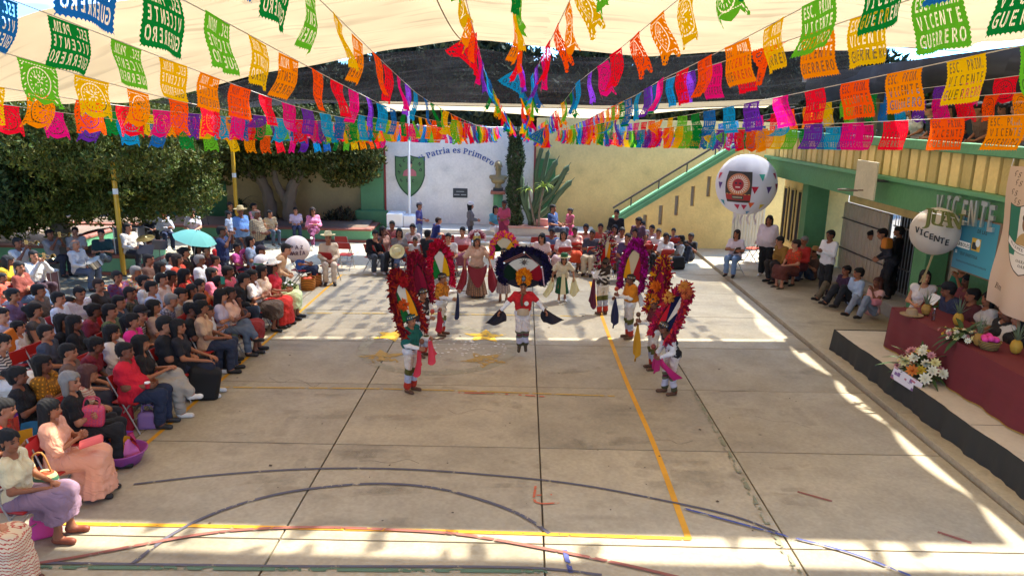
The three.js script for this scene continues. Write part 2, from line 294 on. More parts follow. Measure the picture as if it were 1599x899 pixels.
  bustParts = () => { const g = fieldMesh([...bonesOf([[0, 1.62, 0, 0, 1.75, 0, 0.16, 0.13], [-0.3, 2.06, 0, 0.3, 2.06, 0, 0.09, 0.09], [-0.15, 1.93, 0.02, 0.15, 1.93, 0.02, 0.15, 0.15], [0, 2.1, 0, 0, 2.3, 0.01, 0.11, 0.1]])], 0.02, 0.05); const h = headGeo('m', 0.012).clone(); h.scale(2, 1.9, 1.9); h.translate(0, 2.5, 0.02); h.deleteAttribute('color'); part(b, 'figure', [g, h], bronze); };
  // planters with red caps
  const planter = (name, label, x0, x1, z0, z1, h) => {
    const t = thing('planter', label, 'planter');
    part(t, 'wall', span(x0, x1, -0.02, h - 0.09, z1, z0), greenB); part(t, 'cap', span(x0 - 0.03, x1 + 0.03, h - 0.088, h, z1, z0 + 0.04, 0.02), brickCap);
    part(t, 'kerb', span(x0 - 0.06, x1 + 0.06, -0.02, 0.1, z1, z0 + 0.07, 0.01), brickCap);
    const g = sheet(26, 6, (u, v) => V(lerp(x0 + 0.2, x1 - 0.2, u), h + 0.01 + 0.1 * Math.sin(v * Math.PI) * (0.5 + fbm(u, v, 6, 3, 8)), lerp(z1 + 0.2, z0 - 0.3, v)), x1 - x0, 2); g.index.array.reverse?.(); g.computeVertexNormals();
    part(t, 'soil', g, soil); return t;
  };
  planter('planter', 'long green planter with a red cap under the back tree', -19.5, -6.1, -29.3, BZ, 0.55);
  planter('planter', 'green planter with red cap beside the yellow pole among the musicians', -14.4, -12.6, -22.5, -25.5, 0.62);
  planter('planter', 'low green planter far left behind the trumpet players', -21.5, -15.6, -24, -28.5, 0.6);
  // red topped box planter by the platform
  const rb = thing('planter_box', 'pale red topped planter box at the foot of the cactus', 'planter');
  part(rb, 'wall', span(-0.75, 2.1, -0.02, 0.62, -30.6, -29.85, 0.02), cement); part(rb, 'cap', span(-0.8, 2.15, 0.622, 0.7, -30.65, -29.8, 0.02), std([0.55, 0.3, 0.25], 0.8, { map: wearTex }));
}
// ---------------------------------------------------------------- staircase on the right
{
  const z0 = -29.05, t = thing('staircase', 'yellow staircase with green sloping parapet and slit openings', 'staircase');
  const X0 = 3.55, Y0 = 1.2, X1 = 8.75, Y1 = 4.55, sl = (Y1 - Y0) / (X1 - X0), yAt = (x) => Y0 + (x - X0) * sl;
  const s = new THREE.Shape(); s.moveTo(X0, 0.1); s.lineTo(8.25, 0.1); s.lineTo(8.25, yAt(8.25) - 0.3); s.lineTo(X0, yAt(X0) - 0.3); s.closePath();
  for (let k = 0; k < 6; k++) { const x = 4.75 + k * 0.6, y = yAt(x) - 0.95, h = new THREE.Path(); h.moveTo(x, y - 0.42); h.lineTo(x + 0.15, y - 0.42); h.lineTo(x + 0.15, y + 0.36); h.lineTo(x, y + 0.36); h.closePath(); s.holes.push(h); }
  const g = new THREE.ExtrudeGeometry(s, { depth: 0.2, bevelEnabled: false }); g.translate(0, 0, z0 - 0.2); part(t, 'wall', uvBox(g), yellowW);
  const band = (a, b, d, zz) => { const q = new THREE.Shape(); q.moveTo(X0, yAt(X0) + a); q.lineTo(X1, yAt(X1) + a); q.lineTo(X1, yAt(X1) + b); q.lineTo(X0, yAt(X0) + b); const e = new THREE.ExtrudeGeometry(q, { depth: d, bevelEnabled: false }); e.translate(0, 0, zz); return uvBox(e); };
  part(t, 'parapet', band(-0.298, -0.02, 0.26, z0 - 0.23), greenB); part(t, 'coping', band(-0.018, 0.07, 0.34, z0 - 0.27), paintM([0.2, 0.55, 0.3], 0.4)); part(t, 'moulding', band(-0.14, -0.09, 0.05, z0 + 0.032), paintM([0.2, 0.55, 0.3], 0.4));
  for (let k = 0; k < 18; k++) part(t, 'step', span(X0 + 0.1 + k * 0.28, X0 + 0.38 + k * 0.28, 0.1, Math.max(0.3, yAt(X0 + k * 0.28) - 0.35), z0 - 1.9, z0 - 0.21), cement);
  const rail = part(t, 'handrail', [rod(V(X0, yAt(X0) + 0.42, z0 - 0.1), V(X1, yAt(X1) + 0.42, z0 - 0.1), 0.045, 0.045, 6)], std([0.07, 0.05, 0.035], 0.5));
  for (let k = 0; k < 5; k++) { const x = X0 + 0.7 + k * 1.05; part(t, 'rail_post', rod(V(x, yAt(x) + 0.05, z0 - 0.1), V(x, yAt(x) + 0.42, z0 - 0.1), 0.03, 0.03, 6), ironM); }
  // gate at the end of the walkway, with the landing over it
  const gt = thing('metal_gate', 'grey corrugated metal gate under the stair landing', 'gate');
  corrugated(gt, 8.26, 9.55, 0.12, 2.35, z0 - 0.12, 11);
  part(gt, 'frame', [span(8.26, 9.6, 2.35, 2.45, z0 - 0.15, z0)], steel);
  const ld = thing('stair_landing', 'yellow landing wall joining the staircase to the balcony', 'wall');
  part(ld, 'wall', span(8.26, 9.8, 2.452, 4.4, z0 - 0.2, z0 - 0.001), yellowW); part(ld, 'coping', span(8.76, 9.8, 4.402, 4.62, z0 - 0.25, z0 + 0.05, 0.02), greenB);
}
function corrugated(parent, x0, x1, y0, y1, z, n, alongZ) {
  const m = std([0.6, 0.53, 0.42], 0.6, { map: wearTex }), w = (x1 - x0) / n;
  for (let k = 0; k < n; k++) { const g = box(w - 0.012, y1 - y0, 0.05, x0 + (k + 0.5) * w, (y0 + y1) / 2, 0, 0.018); if (alongZ) { g.rotateY(Math.PI / 2); g.translate(z, 0, 0); } else g.translate(0, 0, z); part(parent, 'panel', g, m); }
}
// ---------------------------------------------------------------- the two storey building with balcony
{
  const BX = 8.8, FX = 10.55, zf = -27.3, zn = -3;
  const b = thing('school_building', 'two storey yellow school building with a green balcony', 'building');
  part(b, 'beam', span(BX, BX + 0.3, 3.2, 3.78, zf, zn, 0.015), greenP);
  part(b, 'ledge', span(BX - 0.1, BX + 0.42, 3.782, 3.88, zf - 0.03, zn, 0.015), greenB);
  part(b, 'rail', span(BX - 0.06, BX + 0.3, 4.57, 4.78, zf, zn, 0.02), greenB);
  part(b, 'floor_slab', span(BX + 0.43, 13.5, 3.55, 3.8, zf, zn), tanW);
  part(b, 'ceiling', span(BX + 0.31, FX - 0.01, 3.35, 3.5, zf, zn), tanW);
  for (let z = zf + 0.9, k = 0; z < -4; z += 0.42, k++) part(b, 'slat', box(0.1, 0.688, 0.31, BX + 0.1 + 0.006 * (k % 2), 4.226, z, 0.01), k % 3 ? yellowW : yellowD);
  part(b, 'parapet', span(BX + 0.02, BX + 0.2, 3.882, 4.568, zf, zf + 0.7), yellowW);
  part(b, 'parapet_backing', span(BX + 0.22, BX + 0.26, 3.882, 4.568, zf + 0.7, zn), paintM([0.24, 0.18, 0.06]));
  // lower storey
  const wall = (z0, z1, m = yellowW, x = FX, h = 3.34) => part(b, 'wall', span(x, x + 0.2, 0.02, h, z0, z1), m);
  wall(-27.3, -24.6, yellowW, 9.55, 3.19);
  part(b, 'wall', span(9.75, FX + 0.2, 0.02, 3.34, -24.8, -24.6), yellowW);
  part(b, 'pillar', span(9.2, 9.9, 0.02, 3.19, -24.59, -24.1, 0.015), greenP);
  // slit windows of the far room
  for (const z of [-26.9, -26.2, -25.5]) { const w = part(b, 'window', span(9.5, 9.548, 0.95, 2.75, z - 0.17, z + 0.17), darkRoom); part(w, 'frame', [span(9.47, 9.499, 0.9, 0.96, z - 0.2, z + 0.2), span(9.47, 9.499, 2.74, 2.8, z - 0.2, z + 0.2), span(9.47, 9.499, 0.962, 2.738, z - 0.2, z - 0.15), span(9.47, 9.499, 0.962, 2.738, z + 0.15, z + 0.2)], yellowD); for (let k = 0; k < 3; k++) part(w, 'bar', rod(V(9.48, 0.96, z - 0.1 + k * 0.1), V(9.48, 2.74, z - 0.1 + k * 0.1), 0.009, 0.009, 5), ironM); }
  part(b, 'porch_step', span(9.75, FX + 0.2, 0.1, 0.45, -24.08, zn, 0.02), cement);
  part(b, 'wall', span(FX, FX + 0.2, 2.6, 3.34, -24.08, -14.9), yellowW);
  const g1 = part(b, 'gate', span(FX - 0.1, FX - 0.06, 0.46, 2.6, -24.08, -21.0), steel); corrugated2(g1, -24.05, -21.02, 12);
  part(g1, 'bar', [rod(V(FX - 0.2, 1.15, -24), V(FX - 0.2, 1.15, -21), 0.02, 0.02, 5), rod(V(FX - 0.2, 2.1, -24), V(FX - 0.2, 2.1, -20.9), 0.02, 0.02, 5)], ironM);
  function corrugated2(p, z0, z1, n) { const m = std([0.6, 0.5, 0.36], 0.6, { map: wearTex }), w = (z1 - z0) / n; for (let k = 0; k < n; k++) part(p, 'panel', box(0.05, 2.12, w - 0.02, FX - 0.135, 1.53, z0 + (k + 0.5) * w, 0.02), m); }
  // dark open room with grille
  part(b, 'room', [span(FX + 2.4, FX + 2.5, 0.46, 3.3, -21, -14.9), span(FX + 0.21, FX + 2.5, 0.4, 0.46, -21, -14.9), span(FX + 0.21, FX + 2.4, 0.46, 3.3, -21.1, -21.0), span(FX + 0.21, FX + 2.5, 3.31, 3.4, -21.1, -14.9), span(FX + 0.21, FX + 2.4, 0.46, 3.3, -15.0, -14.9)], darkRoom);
  for (let k = 0; k < 18; k++) part(b, 'grille_bar', rod(V(FX - 0.02, 0.46, -20.9 + k * 0.16), V(FX - 0.02, 2.6, -20.9 + k * 0.16), 0.012, 0.012, 5), steel);
  part(b, 'grille_rail', [rod(V(FX - 0.04, 1.2, -20.95), V(FX - 0.04, 1.2, -18.1), 0.02, 0.02, 5), rod(V(FX - 0.04, 2.3, -20.95), V(FX - 0.04, 2.3, -18.1), 0.02, 0.02, 5)], steel);
  part(b, 'pillar', span(9.76, 10.3, 0.46, 3.19, -18.3, -17.7, 0.015), greenP);
  const g2 = part(b, 'gate', span(FX - 0.1, FX - 0.06, 0.46, 2.6, -18.0, -15.7), steel); corrugated2(g2, -18.0, -15.7, 9);
  part(b, 'pillar', span(9.4, 10.0, 0.46, 3.19, -15.3, -14.6, 0.015), greenD);
  part(b, 'wall', span(9.9, 10.1, 0.02, 3.34, -14.59, zn), yellowW);
  // upper storey
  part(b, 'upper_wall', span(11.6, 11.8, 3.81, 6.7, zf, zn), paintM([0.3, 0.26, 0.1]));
  for (let k = 0; k < 5; k++) { const z = -25 + k * 3.6; const d = part(b, 'door', span(11.54, 11.596, 3.82, 5.95, z, z + 0.95), paintM([0.12, 0.14, 0.08])); part(d, 'handle', ball(11.52, 4.85, z + 0.12, 0.035), steel); const w = part(b, 'window', span(11.54, 11.596, 4.75, 5.9, z + 1.3, z + 2.9), std([0.05, 0.07, 0.08], 0.15)); part(w, 'frame', [span(11.51, 11.538, 4.7, 4.76, z + 1.25, z + 2.95), span(11.51, 11.538, 5.88, 5.95, z + 1.25, z + 2.95), span(11.51, 11.538, 4.762, 5.878, z + 2.06, z + 2.13)], greenP); }
  part(b, 'roof', span(9.92, 13.5, 6.45, 6.7, zf - 0.4, zn), cement);
  for (let k = 0; k < 4; k++) part(b, 'upper_pillar', span(10.0, 10.25, 4.0, 6.44, -26.8 + k * 5.4, -26.5 + k * 5.4, 0.01), greenD);
  // lettering hung on the balcony
  const sg = thing('balloon_letters', 'silver letters spelling VICENTE on the green balcony beam', 'letters');
  const foil = std([0.62, 0.64, 0.6], 0.28, { metalness: 0.85 });
  const p0 = XP(1474, 322, BX - 0.08), p1 = XP(1556, 345, BX - 0.08);
  [...'VICENTE'].forEach((c, i) => { const g = text(c, 0.44, 0.05); g.scale(0.62, 1.12, 1); g.rotateY(-Math.PI / 2); g.rotateX((i % 2 ? 1 : -1) * 0.05); g.translate(BX - 0.12, 3.22 + 0.02 * (i % 3), lerp(p0.z, p1.z, i / 6)); part(sg, 'letter', g, foil); });
  const jn = thing('paper_letters', 'olive paper letters spelling JUAN hung above the white globe', 'letters');
  [...'JUAN'].forEach((c, i) => { const g = text(c, 0.3, 0.03, font); g.rotateY(-Math.PI / 2 + 0.5); const p = Z(1450 + i * 14, 349 + i * 2.6, -14.4); g.translate(p.x, p.y, p.z); part(jn, 'letter', g, std([0.12, 0.13, 0.03], 0.8)); });
  part(jn, 'string', tube([Z(1436, 331, -14.4), Z(1470, 335, -14.4), V(BX, 3.25, -14.4)], 0.006, 8, 4), whiteM);
  // poster board
  const P = (u, v) => { const q = XP(1524 + u * 33, 0, BX - 0.1); return q; };
  const pb = thing('poster_board', 'teal printed poster board hung under the balcony beside the cloth banner', 'poster');
  const pt = drawn(512, 384, (c, w, h) => {
    c.fillStyle = '#2b7c93'; c.fillRect(0, 0, w, h); const gr = c.createLinearGradient(0, 0, w, h); gr.addColorStop(0, '#23647f'); gr.addColorStop(1, '#3f9fb3'); c.fillStyle = gr; c.fillRect(0, 0, w, h);
    c.fillStyle = '#c9a53c'; c.fillRect(215, 130, 110, 90); c.fillStyle = '#28323a'; c.fillRect(225, 160, 60, 50); c.fillStyle = '#dfe7e8'; c.beginPath(); c.arc(290, 160, 28, 0, 7); c.fill();
    c.fillStyle = '#16262f'; c.font = 'bold 38px sans-serif'; c.fillText('DE LAS', 260, 90); c.fillStyle = '#f0f2ee'; c.fillRect(20, 175, 180, 50); c.fillStyle = '#16262f'; c.font = 'bold 40px sans-serif'; c.fillText('ÁRBOLES', 26, 214); c.fillStyle = '#e9efe8'; c.font = 'bold 30px sans-serif'; c.fillText('SI', 20, 270); c.fillStyle = '#17323c'; c.fillText('QUE INVESTIGA', 90, 275); c.globalAlpha = 0.6; for (let i = 0; i < 26; i++) c.fillRect(50 + i * 15, 316 + (i % 3), 9, 14); c.globalAlpha = 1;
  });
  const zA = XP(1490, 380, BX - 0.12).z, zB = XP(1556, 400, BX - 0.12).z, yT = XP(1524, 340, BX - 0.12).y, yB = XP(1524, 432, BX - 0.12).y;
  part(pb, 'board', span(BX - 0.11, BX - 0.06, yB, yT, zA, zB, 0.01), std([0.2, 0.13, 0.08], 0.7));
  part(pb, 'print', (() => { const g = new THREE.PlaneGeometry(zB - zA - 0.06, yT - yB - 0.06); g.rotateY(-Math.PI / 2); g.translate(BX - 0.114, (yT + yB) / 2, (zA + zB) / 2); return g; })(), std([1, 1, 1], 0.5, { map: pt }));
  // basketball backboard
  const bb = thing('basketball_hoop', 'cream basketball backboard with hoop fixed to the balcony', 'basketball hoop');
  const q0 = XP(1337, 280, 8.35), q1 = XP(1369, 282, 8.35), yt = XP(1354, 251, 8.35).y, yb = XP(1354, 311, 8.35).y;
  part(bb, 'backboard', span(8.33, 8.38, yb, yt, q0.z, q1.z, 0.015), paintM([0.62, 0.56, 0.4]));
  const hz = (q0.z + q1.z) / 2, hy = lerp(yb, yt, 0.22);
  const ring = new THREE.TorusGeometry(0.23, 0.012, 6, 24); ring.rotateX(Math.PI / 2); ring.translate(8.33 - 0.38, hy, hz);
  part(bb, 'hoop', [ring, rod(V(8.32, hy, hz), V(8.18, hy, hz), 0.015)], std([0.12, 0.05, 0.03], 0.5));
  for (const s of [-0.2, 0.2]) part(bb, 'bracket', rod(V(8.38, (yt + yb) / 2, hz + s), V(8.8, (yt + yb) / 2, hz + s), 0.03), ironM);
  // cloth banner with the school shield
  const bn = thing('cloth_banner', 'large beige cloth banner with a green, white and red school shield', 'banner');
  const bt = drawn(1024, 1024, (c, w, h) => {
    c.fillStyle = '#d3b9a0'; c.fillRect(0, 0, w, h);
    c.save(); c.translate(310, 470); c.scale(0.74, 0.62); const shp = (k) => { c.beginPath(); c.moveTo(-300 * k, -330 * k); c.quadraticCurveTo(-150 * k, -250 * k, 0, -390 * k); c.quadraticCurveTo(150 * k, -250 * k, 300 * k, -330 * k); c.lineTo(300 * k, 20 * k); c.quadraticCurveTo(240 * k, 330 * k, 0, 430 * k); c.quadraticCurveTo(-240 * k, 330 * k, -300 * k, 20 * k); c.closePath(); };
    shp(1.03); c.fillStyle = '#4b4038'; c.fill(); shp(1); c.fillStyle = '#e9e2d4'; c.fill(); c.save(); c.clip(); c.fillStyle = '#2f7a62'; c.fillRect(-320, -400, 190, 640); c.fillStyle = '#b03a44'; c.fillRect(130, -400, 190, 640); c.restore();
    c.fillStyle = '#8b6a4b'; c.beginPath(); c.ellipse(0, -130, 75, 100, 0, 0, 7); c.fill(); c.fillStyle = '#3a2a22'; c.beginPath(); c.ellipse(0, -200, 80, 60, 0, 0, 7); c.fill(); c.fillStyle = '#c3a06a'; c.beginPath(); c.moveTo(-150, 110); c.quadraticCurveTo(-110, -30, 0, -40); c.quadraticCurveTo(110, -30, 150, 110); c.fill();
    c.fillStyle = '#f1ece2'; c.strokeStyle = '#4b4038'; c.lineWidth = 6; c.beginPath(); c.moveTo(-290, 40); c.quadraticCurveTo(0, 210, 290, 40); c.lineTo(290, 120); c.quadraticCurveTo(0, 290, -290, 120); c.closePath(); c.fill(); c.stroke();
    c.fillStyle = '#4b4038'; c.font = 'bold 44px serif'; [...'VICENTE GUERRERO'].forEach((ch, i) => { const x = -235 + i * 31, y = 178 - (x / 290) ** 2 * 80; c.fillText(ch, x, y); }); c.font = 'bold 40px serif'; c.fillText('OAXACA', -85, 300); c.fillText('OAX.', -45, 350); c.font = 'bold 30px serif'; c.fillText('ESCUELA', -75, -265); c.restore();
    c.fillStyle = '#6b5848'; for (const [x, y] of [[60, 60], [95, 120], [70, 190], [120, 250]]) { c.font = 'italic bold 54px serif'; c.fillText('ç', x, y); c.fillText('S', x + 40, y + 20); }
    c.font = 'italic bold 60px serif'; c.fillText('Bm', 60, 900);
  });
  const bw = std([0.93, 0.9, 0.88], 0.9, { map: bt, side: THREE.DoubleSide });
  const c0 = XP(1581, 259, 8.72), c1 = XP(1541, 468, 8.6);
  part(bn, 'cloth', sheet(24, 24, (u, v) => V(lerp(c1.x, c0.x, v) + 0.05 * Math.sin(u * 17 + v * 2) * (1 - v) - 0.03 * Math.sin(v * 9 + u * 4), lerp(c1.y - 0.12 * Math.sin(u * 3.1), c0.y + 0.02 * Math.sin(u * 6), v), lerp(lerp(c1.z, c0.z, v), c0.z + 2.5, u)), 1, 1), bw);
  part(bn, 'cord', [rod(V(c0.x, c0.y, c0.z), V(BX - 0.02, 4.66, c0.z - 0.05), 0.008)], whiteM);
}
// yellow canopy poles
for (const [px, py, l, z2, h] of [[193, 430, 'yellow steel pole rising through the left tree', 0, 5.4], [372, 378, 'yellow steel pole behind the man in the straw hat', 0, 5.35]]) {
  const p = G(px, py, 0), t = thing('canopy_pole', l, 'pole', p);
  part(t, 'pole', rod(V(0, 0, 0), V(0, h, 0), 0.075, 0.07, 14), std([0.62, 0.36, 0.02], 0.4, { map: wearTex })); part(t, 'foot', box(0.3, 0.03, 0.3, 0, 0.015, 0), ironM); part(t, 'band', lathe([[0.078, 2.55], [0.08, 2.55], [0.08, 2.72], [0.078, 2.72]], 14), whiteM);
}
// ---------------------------------------------------------------- the canopy: cloth tarps and shade net
const tarpTex = tex(512, (u, v) => { const a = fbm(u, v, 5, 4, 12), w = vnoise(u * 4, v * 40 + 3 * a, 40 * 4, 14); const t = 0.86 + 0.12 * (a - 0.5) - (w > 0.66 ? (w - 0.66) * 0.35 : 0); return [t, t * 0.985, t * 0.95]; }, true, 0.22);
const tarpM = phys([0.77, 0.575, 0.325], 1, { transmission: 0.4, thickness: 0, specularIntensity: 0, side: THREE.DoubleSide, map: tarpTex });
const netTex = tex(512, (u, v) => { const a = fbm(u, v, 4, 4, 22), w = vnoise(u * 3, v * 46 + 2 * a, 46 * 3, 24); const t = 0.62 + 0.5 * (a - 0.5) + (w > 0.6 ? (w - 0.6) * 0.9 : 0); return [t, t, t]; }, true, 0.18);
const netM = phys([0.075, 0.072, 0.075], 0.95, { transmission: 0.2, thickness: 0, specularIntensity: 0.1, transparent: true, opacity: 0.67, side: THREE.DoubleSide, map: netTex });
const wrinkle = (x, z, s) => 0.035 * Math.sin(x * 1.7 + 2 * Math.sin(z * 0.6 + s)) + 0.02 * Math.sin(z * 3.1 + x * 0.8 + s) + 0.05 * (fbm((x + 30) / 60, (z + 60) / 60, 9, 3, 33 + s) - 0.5);
const poly = (pts, x) => { if (x <= pts[0][0]) return pts[0][1]; for (let i = 1; i < pts.length; i++) if (x <= pts[i][0]) { const t = (x - pts[i - 1][0]) / (pts[i][0] - pts[i - 1][0]), q = t * t * (3 - 2 * t) * 0.4 + t * 0.6; return lerp(pts[i - 1][1], pts[i][1], q); } return pts[pts.length - 1][1]; };
const farEdge = [[-9, 5.32], [-8.8, 5.37], [-5.9, 6.1], [-2.95, 6.7], [-1.5, 6.95], [1.25, 6.73], [2.85, 6.62], [6, 6.86], [8.2, 7.05], [9.6, 7.0]];
const nearEdge = [[-9, 5.4], [-6.6, 6.5], [-1.5, 7.3], [4, 7.1], [9.6, 6.85]];
const zFar = (x) => -(16.48 + 0.056 * x) - 0.39 * poly(farEdge, x);
const zNear = (x) => -8.44 - 0.39 * poly(nearEdge, x) + (x < -3 ? (x + 3) * -0.06 : 0);
{
  const scal = (v) => -0.26 * Math.abs(Math.sin((v - 0.13) * Math.PI / 0.285)) ** 0.8;        // edge scalloped between its ties
  const t = thing('cloth_canopy', 'large beige cloth canopy stretched over the near half of the court', 'canopy');
  part(t, 'cloth', sheet(90, 40, (u, v) => {
    const x = lerp(-9, 9.73 + scal(v), u), a = poly(nearEdge, x), b = poly(farEdge, x), z = lerp(zNear(x), zFar(x), v);
    const e = Math.min(1, Math.min(v, 1 - v) * 8), droop = 0.18 * Math.sin(v * Math.PI) + 0.1 * Math.abs(Math.sin(u * Math.PI * 4)) * Math.sin(v * Math.PI);
    return V(x, lerp(a, b, v) - droop + wrinkle(x, z, 1) * e * 1.2, z);
  }, 18, 9), tarpM);
  const seamM = std([0.25, 0.18, 0.1], 0.9);
  part(t, 'ridge_rope', [tube(Array.from({ length: 9 }, (_, i) => { const v = i / 8, z = lerp(zNear(-1.5), zFar(-1.5), v); return V(-1.5, lerp(7.3, 6.95, v) - 0.18 * Math.sin(v * Math.PI) - 0.12, z); }), 0.012, 24, 5)], seamM);
  const n = thing('cloth_canopy', 'beige cloth canopy overhead at the near end of the court', 'canopy');
  part(n, 'cloth', sheet(50, 30, (u, v) => { const x = lerp(-9, 9.4, u), a = poly(nearEdge, x) + 0.12, zz = -7.86 - 0.39 * a - (x < -3 ? (x + 3) * 0.05 : 0), z = lerp(zz, 6, v); return V(x, a + 0.25 * v + 0.05 * Math.sin(x) * v, z); }, 18, 16), tarpM);
  const f = thing('cloth_canopy', 'narrow strip of beige cloth canopy behind the black shade net', 'canopy');
  part(f, 'cloth', sheet(50, 10, (u, v) => { const x = lerp(-5.2, 9.0, u); return V(x, lerp(5.5, 5.15, v) + 0.06 * (x > 3 ? (x - 3) : 0) + 0.1 * Math.sin(u * 9) * v, lerp(-26.9, -28.6, v)); }, 14, 3), phys([0.88, 0.7, 0.42], 1, { transmission: 0.6, thickness: 0, specularIntensity: 0, side: THREE.DoubleSide, map: tarpTex }));
  const k = thing('shade_net', 'black shade net sagging over the far half of the court', 'shade net');
  part(k, 'net', sheet(90, 36, (u, v) => {
    const x = lerp(-9.1, 9.45 - 0.12 * v - 0.2 * Math.abs(Math.sin(v * 9.5)), u), dh = 0.03 + 0.2 * Math.exp(-(((x + 0.3) / 2.2) ** 2)), h0 = poly(farEdge, x) - dh, z0 = -(16.63 + 0.056 * x) - 0.39 * h0;
    const h1 = 5.38 + 0.25 * Math.max(0, (x - 4) / 5) + 0.12 * (x < -3 ? (-3 - x) / 6 : 0), z1 = -26.3;
    const sag = 0.3 * Math.sin(v * Math.PI) * (0.6 + 0.4 * Math.sin(u * Math.PI * 3));
    return V(x, lerp(h0, h1, v) - sag + wrinkle(x, z0, 5) * Math.sin(v * Math.PI), lerp(z0, z1, v));
  }, 18, 8), netM);
  part(k, 'rope', [tube(Array.from({ length: 12 }, (_, i) => V(lerp(-9, 9.4, i / 11), 5.39 + 0.25 * Math.max(0, (lerp(-9, 9.4, i / 11) - 4) / 5) + 0.12 * Math.max(0, (-3 - lerp(-9, 9.4, i / 11)) / 6), -26.32)), 0.015, 40, 5)], seamM);
  const d = thing('shade_net', 'black shade net draped in folds over the balcony roof edge', 'shade net');
  part(d, 'net', sheet(80, 12, (u, v) => { const z = lerp(-27, -3, u); return V(9.86 - 0.1 * Math.sin(v * Math.PI) - 0.05 * Math.sin(z * 5 + v * 3), lerp(5.8 + 0.1 * Math.sin(z * 1.3), 6.69, v), z); }, 24, 1), std([0.035, 0.035, 0.038], 0.85, { side: THREE.DoubleSide, map: netTex }));
  // ropes from the canopy corner to the building
  const r = thing('canopy_rope', 'dark rope tying the canopy corner to the balcony roof', 'rope');
  part(r, 'rope', rod(V(8.2, 7.03, zFar(8.2)), V(9.9, 6.72, -17.5), 0.012, 0.012, 5), ironM);
}
// ---------------------------------------------------------------- paper flags on strings
const flagTex = (kind) => drawn(512, 384, (c, w, h) => {
  c.fillStyle = '#fff'; c.fillRect(0, 0, w, h); c.fillStyle = '#000';
  // scalloped foot and sides
  if (kind === 'text') { for (let i = 0; i < 9; i++) { const x = i * w / 9; c.beginPath(); c.moveTo(x, h); c.lineTo(x, h - 8); c.quadraticCurveTo(x + w / 36, h - 34, x + w / 18, h - 10); c.lineTo(x + w / 18, h); c.fill(); c.beginPath(); c.moveTo(x + w / 18, h); c.lineTo(x + w / 18, h - 10); c.quadraticCurveTo(x + w / 12, h - 34, x + w / 9, h - 8); c.lineTo(x + w / 9, h); c.fill(); } }
  else { c.beginPath(); c.moveTo(0, h); c.lineTo(0, h - 10); for (const [a, b] of [[0.06, 0], [0.13, 0.02], [0.2, 0.14], [0.28, 0.1], [0.38, 0.06], [0.5, 0.02], [0.62, 0.06], [0.72, 0.1], [0.8, 0.14], [0.87, 0.02], [0.94, 0], [1, 0.03]]) c.lineTo(a * w, h - b * h); c.lineTo(w, h); c.fill(); }
  for (let i = 0; i < 13; i++) for (const x of [0, w]) { c.beginPath(); c.arc(x, 20 + i * 28, 8, 0, 7); c.fill(); }
  if (kind === 'text') {
    c.textAlign = 'center'; c.font = 'bold 118px sans-serif';
    [['ESC. PRIM.', 106], ['VICENTE', 218], ['GUERRERO', 330]].forEach(([s, y]) => { const n = s.length, st = (w - 60) / n; [...s].forEach((ch, i) => { c.save(); c.translate(30 + st * (i + 0.5), y); c.scale(n > 8 ? 0.56 : 0.62, 1); c.fillText(ch, 0, 0); c.restore(); }); });
    c.fillStyle = '#fff'; for (let i = 0; i < 40; i++) c.fillRect(20 + i * 12, 0, 3.4, h - 30);
  } else {
    const leaf = (x, y, a, l, b) => { c.save(); c.translate(x, y); c.rotate(a); c.beginPath(); c.ellipse(0, 0, l, b, 0, 0, 7); c.fill(); c.restore(); };
    for (let i = 0; i < 26; i++) { const a = i / 26 * Math.PI * 2; leaf(w / 2 + Math.cos(a) * 165, h * 0.47 + Math.sin(a) * 130, a + Math.PI / 2, 18, 7.5); }
    for (let i = 0; i < 18; i++) { const a = i / 18 * Math.PI * 2; leaf(w / 2 + Math.cos(a) * 118, h * 0.47 + Math.sin(a) * 96, a, 14, 5.5); }
    for (const s of [-1, 1]) for (let i = 0; i < 7; i++) leaf(w / 2 + s * (205 + (i % 2) * 18), 50 + i * 44, 0.6 * s, 20, 6);
    for (let i = 0; i < 34; i++) leaf(w / 2 + rr(-62, 62), h * 0.3 + rr(0, 140), rr(0, 3), rr(8, 18), rr(3, 5.5));
    for (let i = 0; i < 13; i++) leaf(40 + i * 36, 30, 0.2, 13, 5); for (let i = 0; i < 12; i++) leaf(80 + i * 32, h - 74, 0.1, 12, 3);
    for (const [x, y] of [[30, h - 34], [62, h - 22], [w - 30, h - 34], [w - 62, h - 22], [46, h - 60], [w - 46, h - 60]]) { c.beginPath(); c.arc(x, y, 10, 0, 7); c.fill(); }
  }
}, false);
const alphaText = flagTex('text'), alphaFig = flagTex('figure');
const HUES = ['1f6fc4', '128a3a', '6cc62f', 'f6c40e', 'ff9408', 'ff5a10', 'f5142f', 'ee1380', '6f2fae', '17a0e0'];
const HUE_NAME = ['blue', 'green', 'lime', 'yellow', 'orange', 'red orange', 'crimson', 'magenta', 'purple', 'sky blue'];
const flagM = HUES.map((c) => [alphaText, alphaFig].map((a) => phys(c, 1, { transmission: 0.5, thickness: 0, specularIntensity: 0.0, alphaMap: a, alphaTest: 0.5, side: THREE.DoubleSide })));
const FW = 0.49, FH = 0.41;
